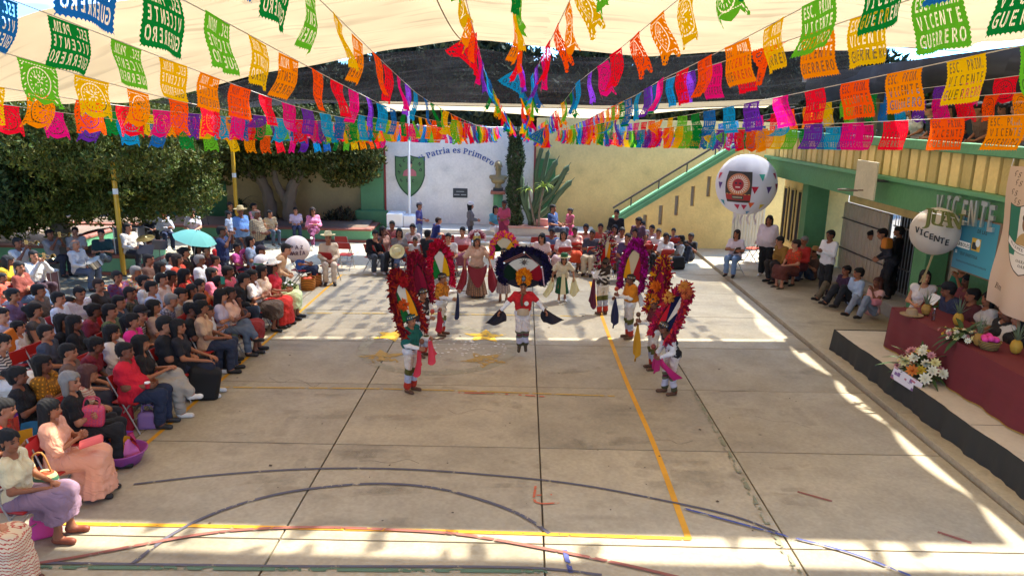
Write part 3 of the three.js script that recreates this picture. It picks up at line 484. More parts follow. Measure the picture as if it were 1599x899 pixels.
const flagGeo = [0, 1, 2, 3, 4, 5, 6, 7].map((k) => sheet(7, 6, (u, v) => {
  let x = (u - 0.5) * FW, y = (v - 1) * FH, z = 0; const d = 1 - v;
  z += 0.035 * Math.sin(u * (5 + k) + k) * d + (k % 3 - 1) * 0.07 * d * d + 0.018 * Math.sin(v * 6 + k);
  if (k === 5) { const t = Math.max(0, u - 0.45); y += t * 0.5 * d; z += t * 0.5 * d; }              // one corner blown up
  if (k === 6) { z += 0.3 * d * d; y += 0.2 * d * d; x += 0.08 * d; }                                // lifted by the wind
  if (k === 7) { x *= 1 - 0.35 * d * Math.abs(Math.sin(u * 6)); z += 0.08 * Math.cos(u * 9) * d; }
  return V(x, y, z);
}));
const STRINGS = [
  // label, first point (px, py, depth z, hue there), second point (px, py, z)
  ['paper flag string far left of the camera, ending over the trees', [77, 22, -6.26, 1], [457, 165, -11.5]],
  ['paper flag string over the left half of the court', [385, 52, -6.3, 3], [600, 165, -11.5]],
  ['paper flag string left of the centre line', [517, 17, -6.1, 3], [652, 147, -11.3]],
  ['steep paper flag string just left of the centre', [724, -14, -6.5, 4], [757, 112, -10.9]],
  ['steep paper flag string hanging almost at the centre', [806, -10, -6.4, 3], [812, 105, -11.2]],
  ['steep paper flag string just right of the centre', [890, 0, -6.6, 4], [832, 118, -10.9]],
  ['paper flag string over the right half of the court', [1040, 15, -6.9, 4], [903, 128, -11.2]],
  ['paper flag string right of the centre with a lime flag at the top edge', [1228, 25, -6.5, 3], [1032, 125, -10]],
  ['paper flag string running over the big white globe', [1388, 10, -5.9, 3], [1045, 122, -11]],
  ['paper flag string with a folded yellow flag over the balcony', [1545, 82, -6.6, 3], [1130, 168, -11.8]],
  ['lowest paper flag string on the right, in front of the balcony slats', [1508, 183, -9.4, 5], [1218, 195, -12.9]],
  ['paper flag string with two lime flags at the left edge', [23, 87, -6.9, 2], [274, 157, -9.5]],
  ['paper flag string before the left tree with a wide orange flag', [40, 142, -8.6, 4], [190, 165, -10.3]],
  ['lowest shaded paper flag string against the left trees', [-20, 160, -10, 6], [335, 205, -15.2]],
  ['shaded paper flag string high over the balcony', [1590, 118, -12, 6], [1370, 146, -16]],
  ['shaded paper flag string low over the balcony rail', [1520, 150, -12.5, 6], [1350, 162, -17]],
];
const stringM = std([0.6, 0.56, 0.5], 0.8);
[-7.2, -5.4, -3.9, -2.7, -1.2, 0.4, 1.5, 2.9, 4.1, 5.6].forEach((x, i) => { const f = (z, h) => { const q = V(x * (z < -20 ? 0.85 : 1), h, z).project(camera); return [(q.x + 1) * 799.5, (1 - q.y) * 449.5, z]; }; STRINGS.push([['far left short', 'far short blue tailed', 'far short orange led', 'distant short', 'distant central', 'distant central green led', 'distant right of centre', 'far right short', 'far right green led', 'farthest right short'][i] + ' string of paper flags near the back wall', [...f(-12.2 - 0.3 * (i % 3), 5.12 - 0.05 * (i % 3)), (i * 3) % 10], f(-22, 4.75 - 0.06 * (i % 2))]); });
STRINGS.forEach(([label, p, q], si) => {
  const A = Z(p[0], p[1], p[2]), B = Z(...q), shaded = si >= 13 && si < 16, zEnd = si >= 14 && si < 16 ? -25 : -27.6;
  const far = V(B.x * (si >= 16 ? 0.95 : si >= 13 ? 0.8 : 0.66) + (si === 0 ? 0 : 0), 4.62 + 0.12 * Math.sin(si * 2.3) - (shaded ? 0.25 : 0) + (shaded && si > 13 ? 0.4 : 0), zEnd);
  const at = (z) => {
    let x, y; const t = (z - A.z) / (B.z - A.z);
    if (z > B.z) { x = lerp(A.x, B.x, t); y = lerp(A.y, B.y, t) + (t > 0 ? -0.05 * t * (1 - t) : 0); }
    else { const s = (z - B.z) / (far.z - B.z), m0 = (B.y - A.y) / (B.z - A.z) * (far.z - B.z); x = lerp(B.x, far.x, s); y = lerp(B.y, far.y, s) + (m0 * 0.5 + (B.y - far.y) * 0.5) * s * (1 - s) * (1 - s) - 0.12 * s * (1 - s); }
    return V(x, y, z);
  };
  const t = thing('flag_string', label, 'bunting', [0, 0, 0], 0, 'strings of cut paper flags over the court');
  const zs = []; const z0 = si >= 16 ? A.z : -3.0; for (let z = z0; z >= zEnd; z -= 1) zs.push(z);
  part(t, 'cord', tube(zs.map(at), 0.005, zs.length * 2, 4), stringM);
  const step = si >= 16 ? 0.54 : 0.8, k0 = si >= 16 ? 0 : Math.ceil((-3.2 - A.z) / step);
  for (let k = -k0; A.z - k * step > zEnd + 0.3; k++) {
    const z = A.z - k * step - FW / 2; if (z > -3.1) continue;
    const hue = (((p[3] + k) % 10) + 10) % 10, s = z - 0.28, P0 = at(z + FW / 2), P1 = at(z - FW / 2), mid = at(z);
    const g = flagGeo[rnd() < 0.91 ? Math.floor(rnd() * 5) : 5 + Math.floor(rnd() * 3)];
    const m = part(t, 'flag', g, flagM[hue][(hue + k + 40) % 2 === 0 ? 1 : 0]);
    m.position.copy(mid);
    const d = P1.clone().sub(P0).normalize(); m.rotation.order = 'YZX';
    m.rotation.y = Math.atan2(-d.z, d.x) + Math.PI; m.rotation.z = -Math.asin(d.y);
    m.rotation.x = rr(-0.12, 0.12) + (Math.abs(mid.x) < 1.2 ? 0.12 : 0); m.rotation.y += rr(-0.1, 0.1);
    if (k === 0) m.userData.label = HUE_NAME[hue] + ' paper flag';
  }
});
// ---------------------------------------------------------------- trees and plants
const leafGeo = (() => { // a sprig of three bent leaves
  const one = (a, t, l) => { const g = new THREE.PlaneGeometry(l * 0.5, l, 2, 2); const p = g.attributes.position; for (let i = 0; i < p.count; i++) { const y = p.getY(i) / l + 0.5; p.setX(i, p.getX(i) * (y > 0.9 ? 0.15 : y < 0.1 ? 0.3 : 1)); p.setZ(i, -0.25 * l * y * y + Math.abs(p.getX(i)) * 0.4); p.setY(i, y * l); } g.rotateX(t); g.rotateY(a); return g; };
  const g = mergeGeometries([one(0, 0.9, 0.13), one(2.2, 1.1, 0.12), one(4.1, 0.7, 0.11)]); g.computeVertexNormals(); return g;
})();
const leafM = (c, tr = 0.3) => phys(c, 0.55, { transmission: tr, thickness: 0, specularIntensity: 0.25, side: THREE.DoubleSide });
function crown(parent, blobs, n, m, size = 1, core) {
  const im = shade(new THREE.InstancedMesh(leafGeo, m, n)); im.name = 'crown'; const o = new THREE.Object3D(), c = new THREE.Color(); const tot = blobs.reduce((s, b) => s + b[3] * b[3], 0);
  for (let i = 0; i < n; i++) {
    let t = rnd() * tot, b = blobs[0]; for (const q of blobs) { t -= q[3] * q[3]; if (t <= 0) { b = q; break; } }
    const a = rnd() * Math.PI * 2, y = rr(-1, 1), s = Math.sqrt(1 - y * y), r = b[3] * (0.55 + 0.5 * Math.pow(rnd(), 0.45)), q = 1 + 0.18 * Math.sin(a * 5 + b[0] * 3) + 0.12 * Math.sin(y * 9 + a * 3);
    o.position.set(b[0] + Math.cos(a) * s * r * q, b[1] + y * r * (b[4] ?? 0.8) * q, b[2] + Math.sin(a) * s * r * q);
    o.rotation.set(rr(-0.9, 0.9), rnd() * 6.28, rr(-0.9, 0.9)); o.scale.setScalar(size * rr(0.7, 1.35)); o.updateMatrix(); im.setMatrixAt(i, o.matrix);
    const v = rr(0.6, 1.35); const w = rnd() < 0.06 ? 1.5 : 1; im.setColorAt(i, c.setRGB(v * w * rr(0.8, 1.3), v * (w > 1 ? 1.25 : 1), v * rr(0.6, 1)));
  }
  im.userData.kind = 'stuff'; parent.add(im); return im;
}
const bark = std([0.2, 0.16, 0.12], 0.95, { map: wearTex, bumpMap: plasterBump, bumpScale: 0.02 });
const limb = (pts, r0, r1) => { const c = new THREE.CatmullRomCurve3(pts), g = new THREE.TubeGeometry(c, 14, 1, 9), p = g.attributes.position; for (let i = 0; i < p.count; i++) { const k = Math.floor(i / 10), t = k / 14, ctr = c.getPointAt(Math.min(1, t)), q = V(p.getX(i), p.getY(i), p.getZ(i)).sub(ctr), r = lerp(r0, r1, t) * (1 + 0.15 * Math.sin(i * 2.1)); p.setXYZ(i, ctr.x + q.x * r, ctr.y + q.y * r, ctr.z + q.z * r); } g.computeVertexNormals(); return g; };
{
  const A = thing('ficus_tree', 'big dense ficus tree at the far left over the musicians', 'tree', [-15.6, 0, -24.4]);
  part(A, 'trunk', [limb([V(0, 0, 0), V(0.1, 1, 0.1), V(-0.2, 2.2, 0)], 0.34, 0.24)], bark);
  part(A, 'branch', limb([V(-0.2, 2.1, 0), V(-1.2, 2.9, 0.6), V(-2.4, 3.4, 1)], 0.2, 0.06), bark); part(A, 'branch', limb([V(-0.1, 2.1, 0), V(1.2, 2.8, 0.2), V(2.6, 3.3, 0.4)], 0.18, 0.05), bark); part(A, 'branch', limb([V(0, 2, 0), V(0.3, 3, -0.6), V(0.4, 4.2, -1)], 0.18, 0.06), bark);
  crown(A, [[-3.4, 2.3, 0.6, 1.9], [-1.4, 2.6, 1.4, 1.8], [0.6, 2.75, 1.2, 1.6], [2.4, 2.6, 0.2, 1.5], [3.9, 2.5, -0.6, 1.25], [-4.2, 3.4, 0.4, 2.0], [-0.5, 3.9, -0.4, 2.2], [2.2, 3.7, -0.8, 1.8], [3.6, 3.6, -0.6, 1.4], [4.0, 4.7, -1.5, 1.4], [4.0, 4.3, 2.4, 1.5], [1.8, 4.5, 2.6, 1.7], [-2.4, 1.6, 0.9, 1.2], [-0.8, 1.8, 0.9, 1.0]], 42000, leafM([0.115, 0.14, 0.032], 0.36), 1.08);
  const A2 = thing('ficus_tree', 'dark ficus at the very left edge with its trunk beside the trumpet players', 'tree', [-17.4, 0, -21.4]);
  part(A2, 'trunk', limb([V(0, 0, 0), V(0.05, 1.1, 0), V(0.2, 2.3, 0)], 0.3, 0.2), bark); part(A2, 'branch', limb([V(0.2, 2.2, 0), V(1, 3, 0.2), V(1.8, 3.5, 0)], 0.16, 0.05), bark);
  crown(A2, [[0.2, 3.0, 0.2, 1.5], [1.6, 2.7, 0, 1.2], [-0.8, 3.6, 0, 1.6], [0.4, 1.9, -0.3, 1.0], [1.4, 3.7, 0, 1.4]], 9000, leafM([0.045, 0.075, 0.025]), 1.3);
  const B = thing('ficus_tree', 'old ficus with twin trunks and flat crown by the back wall', 'tree', [-10.1, 0.5, -30.7]);
  part(B, 'trunk', limb([V(-0.45, 0, 0), V(-0.5, 0.9, 0), V(-0.8, 1.9, 0.1), V(-1.4, 2.6, 0.2)], 0.3, 0.14), bark); part(B, 'trunk', limb([V(0.45, 0, 0.1), V(0.35, 0.8, 0.1), V(0.6, 1.7, 0.1), V(1.3, 2.6, 0.1)], 0.33, 0.14), bark);
  part(B, 'branch', limb([V(0.3, 0.9, 0.1), V(-0.1, 1.7, 0.2), V(-0.2, 2.5, 0.2)], 0.2, 0.08), bark); part(B, 'branch', limb([V(-0.6, 1.5, 0), V(-1.6, 2.2, 0.1), V(-2.4, 2.4, 0)], 0.13, 0.05), bark);
  crown(B, [[-2.7, 2.5, 0, 1.15], [-1.1, 2.9, 0.2, 1.2], [0.7, 2.95, 0.2, 1.25], [2.3, 2.7, 0.1, 1.15], [3.4, 2.45, 0.2, 0.8], [-1.9, 3.5, 0, 1.5], [0.2, 3.6, 0, 1.6], [2.2, 3.5, 0, 1.5], [3.7, 2.9, 0.4, 0.7], [3.2, 1.9, 0.3, 0.4]], 10500, leafM([0.085, 0.1, 0.028]), 1.25);
  [[11.5, -43, 10.5, 'tall leafy tree behind the landing of the stairs'], [17, -44, 10.5, 'leafy tree behind the far end of the balcony'], [-13, -40, 9, 'leafy tree rising behind the wall at the left'], [-4, -42, 10.5, 'tall leafy tree behind the white ceremonial wall'], [5, -41, 9.5, 'broad leafy tree behind the staircase wall']].forEach(([x, z, h, l], i) => {
    const t = thing('background_tree', l, 'tree', [x, 0, z]); part(t, 'trunk', limb([V(0, 0, 0), V(0.2, h * 0.3, 0), V(0, h * 0.6, 0)], 0.35, 0.15), bark);
    crown(t, [[0, h * 0.7, 0, 3.2], [-2.6, h * 0.62, 0.5, 2.4], [2.7, h * 0.6, 0.3, 2.5], [-4.4, h * 0.5, 0, 1.9], [4.4, h * 0.52, 0, 2.0], [0.5, h * 0.5, 0.8, 2.2]], 11000, std([0.03, 0.042, 0.018], 0.9, { side: THREE.DoubleSide }), 3.2);
  });
  // ivy-covered column, candelabra cactus, small plants
  const iv = thing('columnar_cactus', 'tall leafy column of a plant between bust and cactus', 'plant', Z(803, 362, -30.4).setY(0.5));
  part(iv, 'trunk', rod(V(0, 0, 0), V(0, 4.0, 0), 0.2, 0.17, 10), bark);
  { const n = 3200, im = shade(new THREE.InstancedMesh(leafGeo, leafM([0.055, 0.085, 0.04], 0.2), n)); im.name = 'leaves'; const o = new THREE.Object3D(), c = new THREE.Color(); for (let i = 0; i < n; i++) { const a = rnd() * 6.28, y = rr(0, 4.1), r = 0.27 + 0.05 * Math.sin(y * 5) + rr(-0.05, 0.06); o.position.set(Math.cos(a) * r, y, Math.sin(a) * r); o.rotation.set(rr(-1, 1), -a + 1.57, rr(-1, 1)); o.scale.setScalar(rr(0.5, 0.95)); o.updateMatrix(); im.setMatrixAt(i, o.matrix); const v = rr(0.5, 1.6); im.setColorAt(i, c.setRGB(v, v, v * 0.9)); } im.userData.kind = 'stuff'; iv.add(im); }
  const ca = thing('candelabra_cactus', 'branching candelabra cactus before the teal panel', 'cactus', Z(826, 360, -30.3).setY(0.55));
  const cm = std([0.07, 0.12, 0.06], 0.7, { map: wearTex }), star = (pts, r) => { const c = new THREE.CatmullRomCurve3(pts), g = new THREE.TubeGeometry(c, 16, 1, 10), p = g.attributes.position; for (let i = 0; i < p.count; i++) { const k = Math.floor(i / 11), t = k / 16, ctr = c.getPointAt(Math.min(1, t)), q = V(p.getX(i), p.getY(i), p.getZ(i)).sub(ctr), s = r * (t > 0.9 ? 1.1 - t : t < 0.1 ? 0.6 + 4 * t : 1) * (0.8 + 0.35 * ((i % 11) % 2)) * (1 + 0.08 * Math.sin(t * 30)); p.setXYZ(i, ctr.x + q.x * s, ctr.y + q.y * s, ctr.z + q.z * s); } g.computeVertexNormals(); return g; };
  part(ca, 'stem', star([V(0.05, 0, 0), V(0.15, 0.7, 0), V(0.3, 1.3, 0), V(0.35, 2.1, 0)], 0.13), cm);
  [[0.1, 0.5, 0.75, 1.6, 1.4, 1.95], [0.2, 0.8, 1.0, 2.0, 1.55, 2.3], [0.15, 0.6, 0.55, 1.8, 1.15, 3.0], [0.25, 1.1, 0.5, 2.1, 0.75, 3.35], [0.1, 0.4, -0.3, 1.3, -0.35, 2.3], [0.1, 0.3, 1.2, 1.5, 1.8, 2.15], [0.3, 1.2, 0.25, 2.4, 0.5, 3.5], [0.05, 0.3, -0.15, 1.2, -0.1, 1.9], [0.3, 0.9, 1.4, 2.4, 1.62, 2.75]].forEach(([a, b, c, d, e, f], i) => part(ca, 'arm', star([V(a, b, 0.02 * i), V(lerp(a, c, 0.6), lerp(b, d, 0.45), 0.06 * (i % 3)), V(c, d, 0.1 * (i % 3)), V(e, f, 0.1 * (i % 3))], 0.085 + 0.01 * (i % 3)), cm));
  const yu = thing('yucca_plant', 'bright spiky yucca plant among the cactus arms', 'plant', Z(838, 345, -29.95).setY(0.55));
  part(yu, 'stem', limb([V(0.1, 0, 0), V(0.1, 0.8, 0.1), V(0.25, 1.75, 0.1)], 0.05, 0.035), bark); part(yu, 'stem', limb([V(0, 0, 0), V(-0.2, 0.8, 0), V(-0.35, 1.6, 0)], 0.05, 0.03), bark);
  const blade = (o, a, t, l) => sheet(1, 5, (u, v) => V(o.x + Math.cos(a) * Math.cos(t - v) * l * v + (u - 0.5) * 0.06 * (1 - v * v) * Math.sin(a), o.y + Math.sin(t - v * 0.9) * l * v, o.z + Math.sin(a) * Math.cos(t - v) * l * v - (u - 0.5) * 0.06 * (1 - v * v) * Math.cos(a)));
  const yuM = leafM([0.32, 0.42, 0.06], 0.35); for (const [o, n] of [[V(0.25, 1.75, 0.1), 18], [V(-0.35, 1.6, 0), 12]]) for (let i = 0; i < n; i++) part(yu, 'leaf', blade(o, i * 2.4, rr(0.3, 1.4), rr(0.4, 0.6)), yuM);
  const sb = thing('ground_plant', 'low dark leafy plant at the foot of the green pier', 'plant', [-7.6, 0.55, -31]); crown(sb, [[0, 0.25, 0, 0.35], [-0.5, 0.15, 0.1, 0.3], [0.3, 0.12, 0.2, 0.25]], 300, leafM([0.07, 0.07, 0.05]), 1.0);
  const sp = thing('palm_plant', 'small dark cycad leaning on the tan wall beside the pole', 'plant', [-12.0, 0.55, -31.2]); const spM = leafM([0.04, 0.08, 0.04]); for (let i = 0; i < 26; i++) part(sp, 'frond', blade(V(0, 0.6, 0), i * 2.4, rr(0.2, 1.5), rr(0.7, 1.1)), spM);
  // hidden things seen through the leaves: nothing more than a sunny tiled ledge and a bush behind
  const lb = thing('green_bush', 'sunlit round green bush seen in the gap under the left tree', 'bush', Z(137, 352, -29).setY(0.6)); crown(lb, [[0, 0.5, 0, 0.42]], 300, leafM([0.14, 0.22, 0.05]), 1.2); part(lb, 'stem', rod(V(0, -0.6, 0), V(0, 0.4, 0), 0.05), bark);
}
// ---------------------------------------------------------------- people: one continuous skin meshed from a field of tapered bones
// bones: flat arrays ax ay az bx by bz ra rb
function bonesOf(list) { return list; }
function fieldFn(bones, k) {
  const B = bones.map((b) => { const dx = b[3] - b[0], dy = b[4] - b[1], dz = b[5] - b[2]; return [...b.slice(0, 8), dx, dy, dz, 1 / Math.max(1e-9, dx * dx + dy * dy + dz * dz), (b[0] + b[3]) / 2, (b[1] + b[4]) / 2, (b[2] + b[5]) / 2, Math.sqrt(dx * dx + dy * dy + dz * dz) / 2 + Math.max(b[6], b[7])]; });
  return (x, y, z) => {
    let d = 1e3;
    for (const b of B) {
      const ex = x - b[12], ey = y - b[13], ez = z - b[14], far = Math.sqrt(ex * ex + ey * ey + ez * ez) - b[15];
      if (far > d + k) continue;
      const px = x - b[0], py = y - b[1], pz = z - b[2]; let t = (px * b[8] + py * b[9] + pz * b[10]) * b[11]; t = t < 0 ? 0 : t > 1 ? 1 : t;
      const qx = px - b[8] * t, qy = py - b[9] * t, qz = pz - b[10] * t, e = Math.sqrt(qx * qx + qy * qy + qz * qz) - (b[6] + (b[7] - b[6]) * t);
      const h = Math.max(k - Math.abs(d - e), 0) / k; d = Math.min(d, e) - h * h * k * 0.25;
    }
    return d;
  };
}
const boundsOf = (bones, pad) => { const lo = [1e9, 1e9, 1e9], hi = [-1e9, -1e9, -1e9]; for (const b of bones) for (let c = 0; c < 3; c++) { const r = Math.max(b[6], b[7]); lo[c] = Math.min(lo[c], b[c] - r, b[c + 3] - r); hi[c] = Math.max(hi[c], b[c] + r, b[c + 3] + r); } return [lo.map((v) => v - pad), hi.map((v) => v + pad)]; };
// surface nets
function surfaceNet(f, lo, hi, h) {
  const nx = Math.ceil((hi[0] - lo[0]) / h) + 2, ny = Math.ceil((hi[1] - lo[1]) / h) + 2, nz = Math.ceil((hi[2] - lo[2]) / h) + 2, F = new Float32Array(nx * ny * nz);
  for (let k = 0, i = 0; k < nz; k++) for (let j = 0; j < ny; j++) for (let a = 0; a < nx; a++, i++) F[i] = f(lo[0] + a * h, lo[1] + j * h, lo[2] + k * h);
  const id = new Int32Array(nx * ny * nz).fill(-1), pos = [], idx = [], sx = 1, sy = nx, sz = nx * ny, off = [0, sx, sy, sx + sy, sz, sx + sz, sy + sz, sx + sy + sz];
  const E = [[0, 1], [2, 3], [4, 5], [6, 7], [0, 2], [1, 3], [4, 6], [5, 7], [0, 4], [1, 5], [2, 6], [3, 7]];
  for (let k = 0; k < nz - 1; k++) for (let j = 0; j < ny - 1; j++) for (let a = 0; a < nx - 1; a++) {
    const i = a + j * sy + k * sz; let m = 0; for (let c = 0; c < 8; c++) if (F[i + off[c]] < 0) m |= 1 << c;
    if (m === 0 || m === 255) continue;
    let x = 0, y = 0, z = 0, n = 0;
    for (const [p, q] of E) { const A = F[i + off[p]], B = F[i + off[q]]; if ((A < 0) === (B < 0)) continue; const t = A / (A - B); x += (p & 1) + t * ((q & 1) - (p & 1)); y += (p >> 1 & 1) + t * ((q >> 1 & 1) - (p >> 1 & 1)); z += (p >> 2) + t * ((q >> 2) - (p >> 2)); n++; }
    id[i] = pos.length / 3; pos.push(lo[0] + (a + x / n) * h, lo[1] + (j + y / n) * h, lo[2] + (k + z / n) * h);
  }
  const quad = (a, b, c, d, flip) => { if (a < 0 || b < 0 || c < 0 || d < 0) return; if (flip) idx.push(a, c, b, b, c, d); else idx.push(a, b, c, b, d, c); };
  for (let k = 1; k < nz - 1; k++) for (let j = 1; j < ny - 1; j++) for (let a = 1; a < nx - 1; a++) {
    const i = a + j * sy + k * sz, s = F[i] < 0;
    if (s !== F[i + sx] < 0) quad(id[i - sy - sz], id[i - sz], id[i - sy], id[i], !s);
    if (s !== F[i + sy] < 0) quad(id[i - sx - sz], id[i - sz], id[i - sx], id[i], s);
    if (s !== F[i + sz] < 0) quad(id[i - sx - sy], id[i - sy], id[i - sx], id[i], !s);
  }
  const g = new THREE.BufferGeometry(); g.setAttribute('position', new THREE.Float32BufferAttribute(pos, 3)); g.setIndex(idx); g.computeVertexNormals();
  return g;
}
function fieldMesh(bones, h, k, warp) { const f = fieldFn(bones, k), [lo, hi] = boundsOf(bones, 0.03 + k * 0.3); return surfaceNet(warp ? (x, y, z) => warp(f(x, y, z), x, y, z) : f, lo, hi, h); }
// wrap-round uv in metres, for cloth patterns
function wrapUV(g, cx = 0, cz = 0) { const p = g.attributes.position, uv = new Float32Array(p.count * 2); for (let i = 0; i < p.count; i++) { uv[i * 2] = Math.abs(Math.atan2(p.getX(i) - cx, p.getZ(i) - cz)) * 0.2; uv[i * 2 + 1] = p.getY(i) + 0.35 * p.getZ(i); } g.setAttribute('uv', new THREE.BufferAttribute(uv, 2)); return g; }

// ---- head, centre at the middle of the skull, facing +z, 0.23 m tall
const headCache = {};
function headGeo(sex, h) {
  const key = sex + h; if (headCache[key]) return headCache[key];
  const m = sex === 'm' ? 1 : 0;
  const bones = [[0, 0.045, -0.035, 0, 0.04, 0.02, 0.083, 0.078], [0, 0.0, 0.0, 0, -0.015, 0.03, 0.068, 0.058], [-0.03, -0.06, 0.02, 0.03, -0.06, 0.02, 0.04 + 0.004 * m, 0.04 + 0.004 * m], [0, -0.05, 0.04, 0, -0.082, 0.06, 0.034, 0.024 + 0.003 * m],
    [-0.038, -0.022, 0.055, -0.03, -0.03, 0.06, 0.022, 0.02], [0.038, -0.022, 0.055, 0.03, -0.03, 0.06, 0.022, 0.02], [0, 0.012, 0.085, 0, -0.022, 0.108, 0.009, 0.013], [-0.012, -0.026, 0.094, 0.012, -0.026, 0.094, 0.009, 0.009],
    [-0.035, 0.03, 0.078, 0.035, 0.03, 0.078, 0.014 + 0.002 * m, 0.014 + 0.002 * m], [-0.014, -0.052, 0.085, 0.014, -0.052, 0.085, 0.009, 0.009], [0, -0.06, -0.02, 0, -0.19, -0.035, 0.05 + 0.006 * m, 0.056 + 0.008 * m]];
  const f0 = fieldFn(bones, 0.022), ears = fieldFn([[-0.082, 0.012, -0.012, -0.082, -0.02, -0.006, 0.018, 0.013], [0.082, 0.012, -0.012, 0.082, -0.02, -0.006, 0.018, 0.013]], 0.01);
  const f = (x, y, z) => { let d = f0(x * 1.1, y, z) * 0.95; const e = Math.max(ears(x, y, z), Math.abs(Math.abs(x) - 0.078) - 0.009); d = Math.min(d, e); for (const s of [-1, 1]) { const q = Math.hypot(x - s * 0.033, y - 0.008, z - 0.098) - 0.014; const hh = Math.max(0.014 - Math.abs(d + q), 0) / 0.014; d = Math.max(d, -q) + hh * hh * 0.014 * 0.25; } return d; };
  const g = surfaceNet(f, [-0.115, -0.21, -0.15], [0.115, 0.15, 0.14], h), p = g.attributes.position, c = new Float32Array(p.count * 3).fill(1);
  for (let i = 0; i < p.count; i++) {
    const x = Math.abs(p.getX(i)), y = p.getY(i), z = p.getZ(i); let r = 1, gg = 1, b = 1;
    if (z > 0.06) {
      const eye = Math.hypot((x - 0.033) / 1.5, y - 0.008), brow = Math.hypot((x - 0.034) / 2.2, y - 0.034), lip = Math.hypot(x / 2.2, y + 0.053);
      if (eye < 0.0095) r = gg = b = 0.12; else if (brow < 0.009) r = gg = b = 0.22; else if (lip < 0.011) { r = 0.75; gg = 0.42; b = 0.42; } else if (x > 0.025 && y < -0.005 && y > -0.045) { r = 1.05; gg = 0.9; b = 0.88; }
    }
    c[i * 3] = r; c[i * 3 + 1] = gg; c[i * 3 + 2] = b;
  }
  g.setAttribute('color', new THREE.BufferAttribute(c, 3)); return headCache[key] = g;
}
// ---- hand hanging down from the wrist at the origin, palm towards +x, thumb towards +z; curl 0..1
const handCache = {};
function handGeo(curl, h) {
  const key = curl + '_' + h; if (handCache[key]) return handCache[key];
  const b = [[0, 0.01, 0, 0, -0.03, 0, 0.024, 0.024], [0, -0.035, -0.022, 0, -0.085, -0.028, 0.016, 0.013], [0, -0.035, 0, 0, -0.09, -0.006, 0.017, 0.014], [0, -0.035, 0.018, 0, -0.088, 0.018, 0.017, 0.014], [0, -0.03, 0.02, 0, -0.06, 0.03, 0.016, 0.012]];
  [[-0.03, 0.85, 0.82], [-0.01, 1, 1.0], [0.011, 1.0, 1.08], [0.031, 0.95, 0.98]].forEach(([z, rs, l], i) => {
    let x = 0, y = -0.088 - (i === 1 || i === 2 ? 0.006 : 0), zz = z, a = 0.15 + curl * 0.5; const L = [0.036 * l, 0.026 * l, 0.021 * l];
    L.forEach((s, j) => { const nx = x + Math.sin(a) * s, ny = y - Math.cos(a) * s, nz = zz + (z * 0.05); b.push([x, y, zz, nx, ny, nz, (0.0098 - j * 0.0008) * rs, (0.0092 - j * 0.001) * rs]); x = nx; y = ny; zz = nz; a += 0.25 + curl * 1.0 + i * 0.02; });
  });
  b.push([0.004, -0.03, 0.026, 0.014, -0.062, 0.05, 0.0125, 0.0105], [0.014, -0.062, 0.05, 0.02 + curl * 0.014, -0.092, 0.054 - curl * 0.012, 0.0105, 0.0085]);
  return handCache[key] = fieldMesh(b, h, 0.007);
}
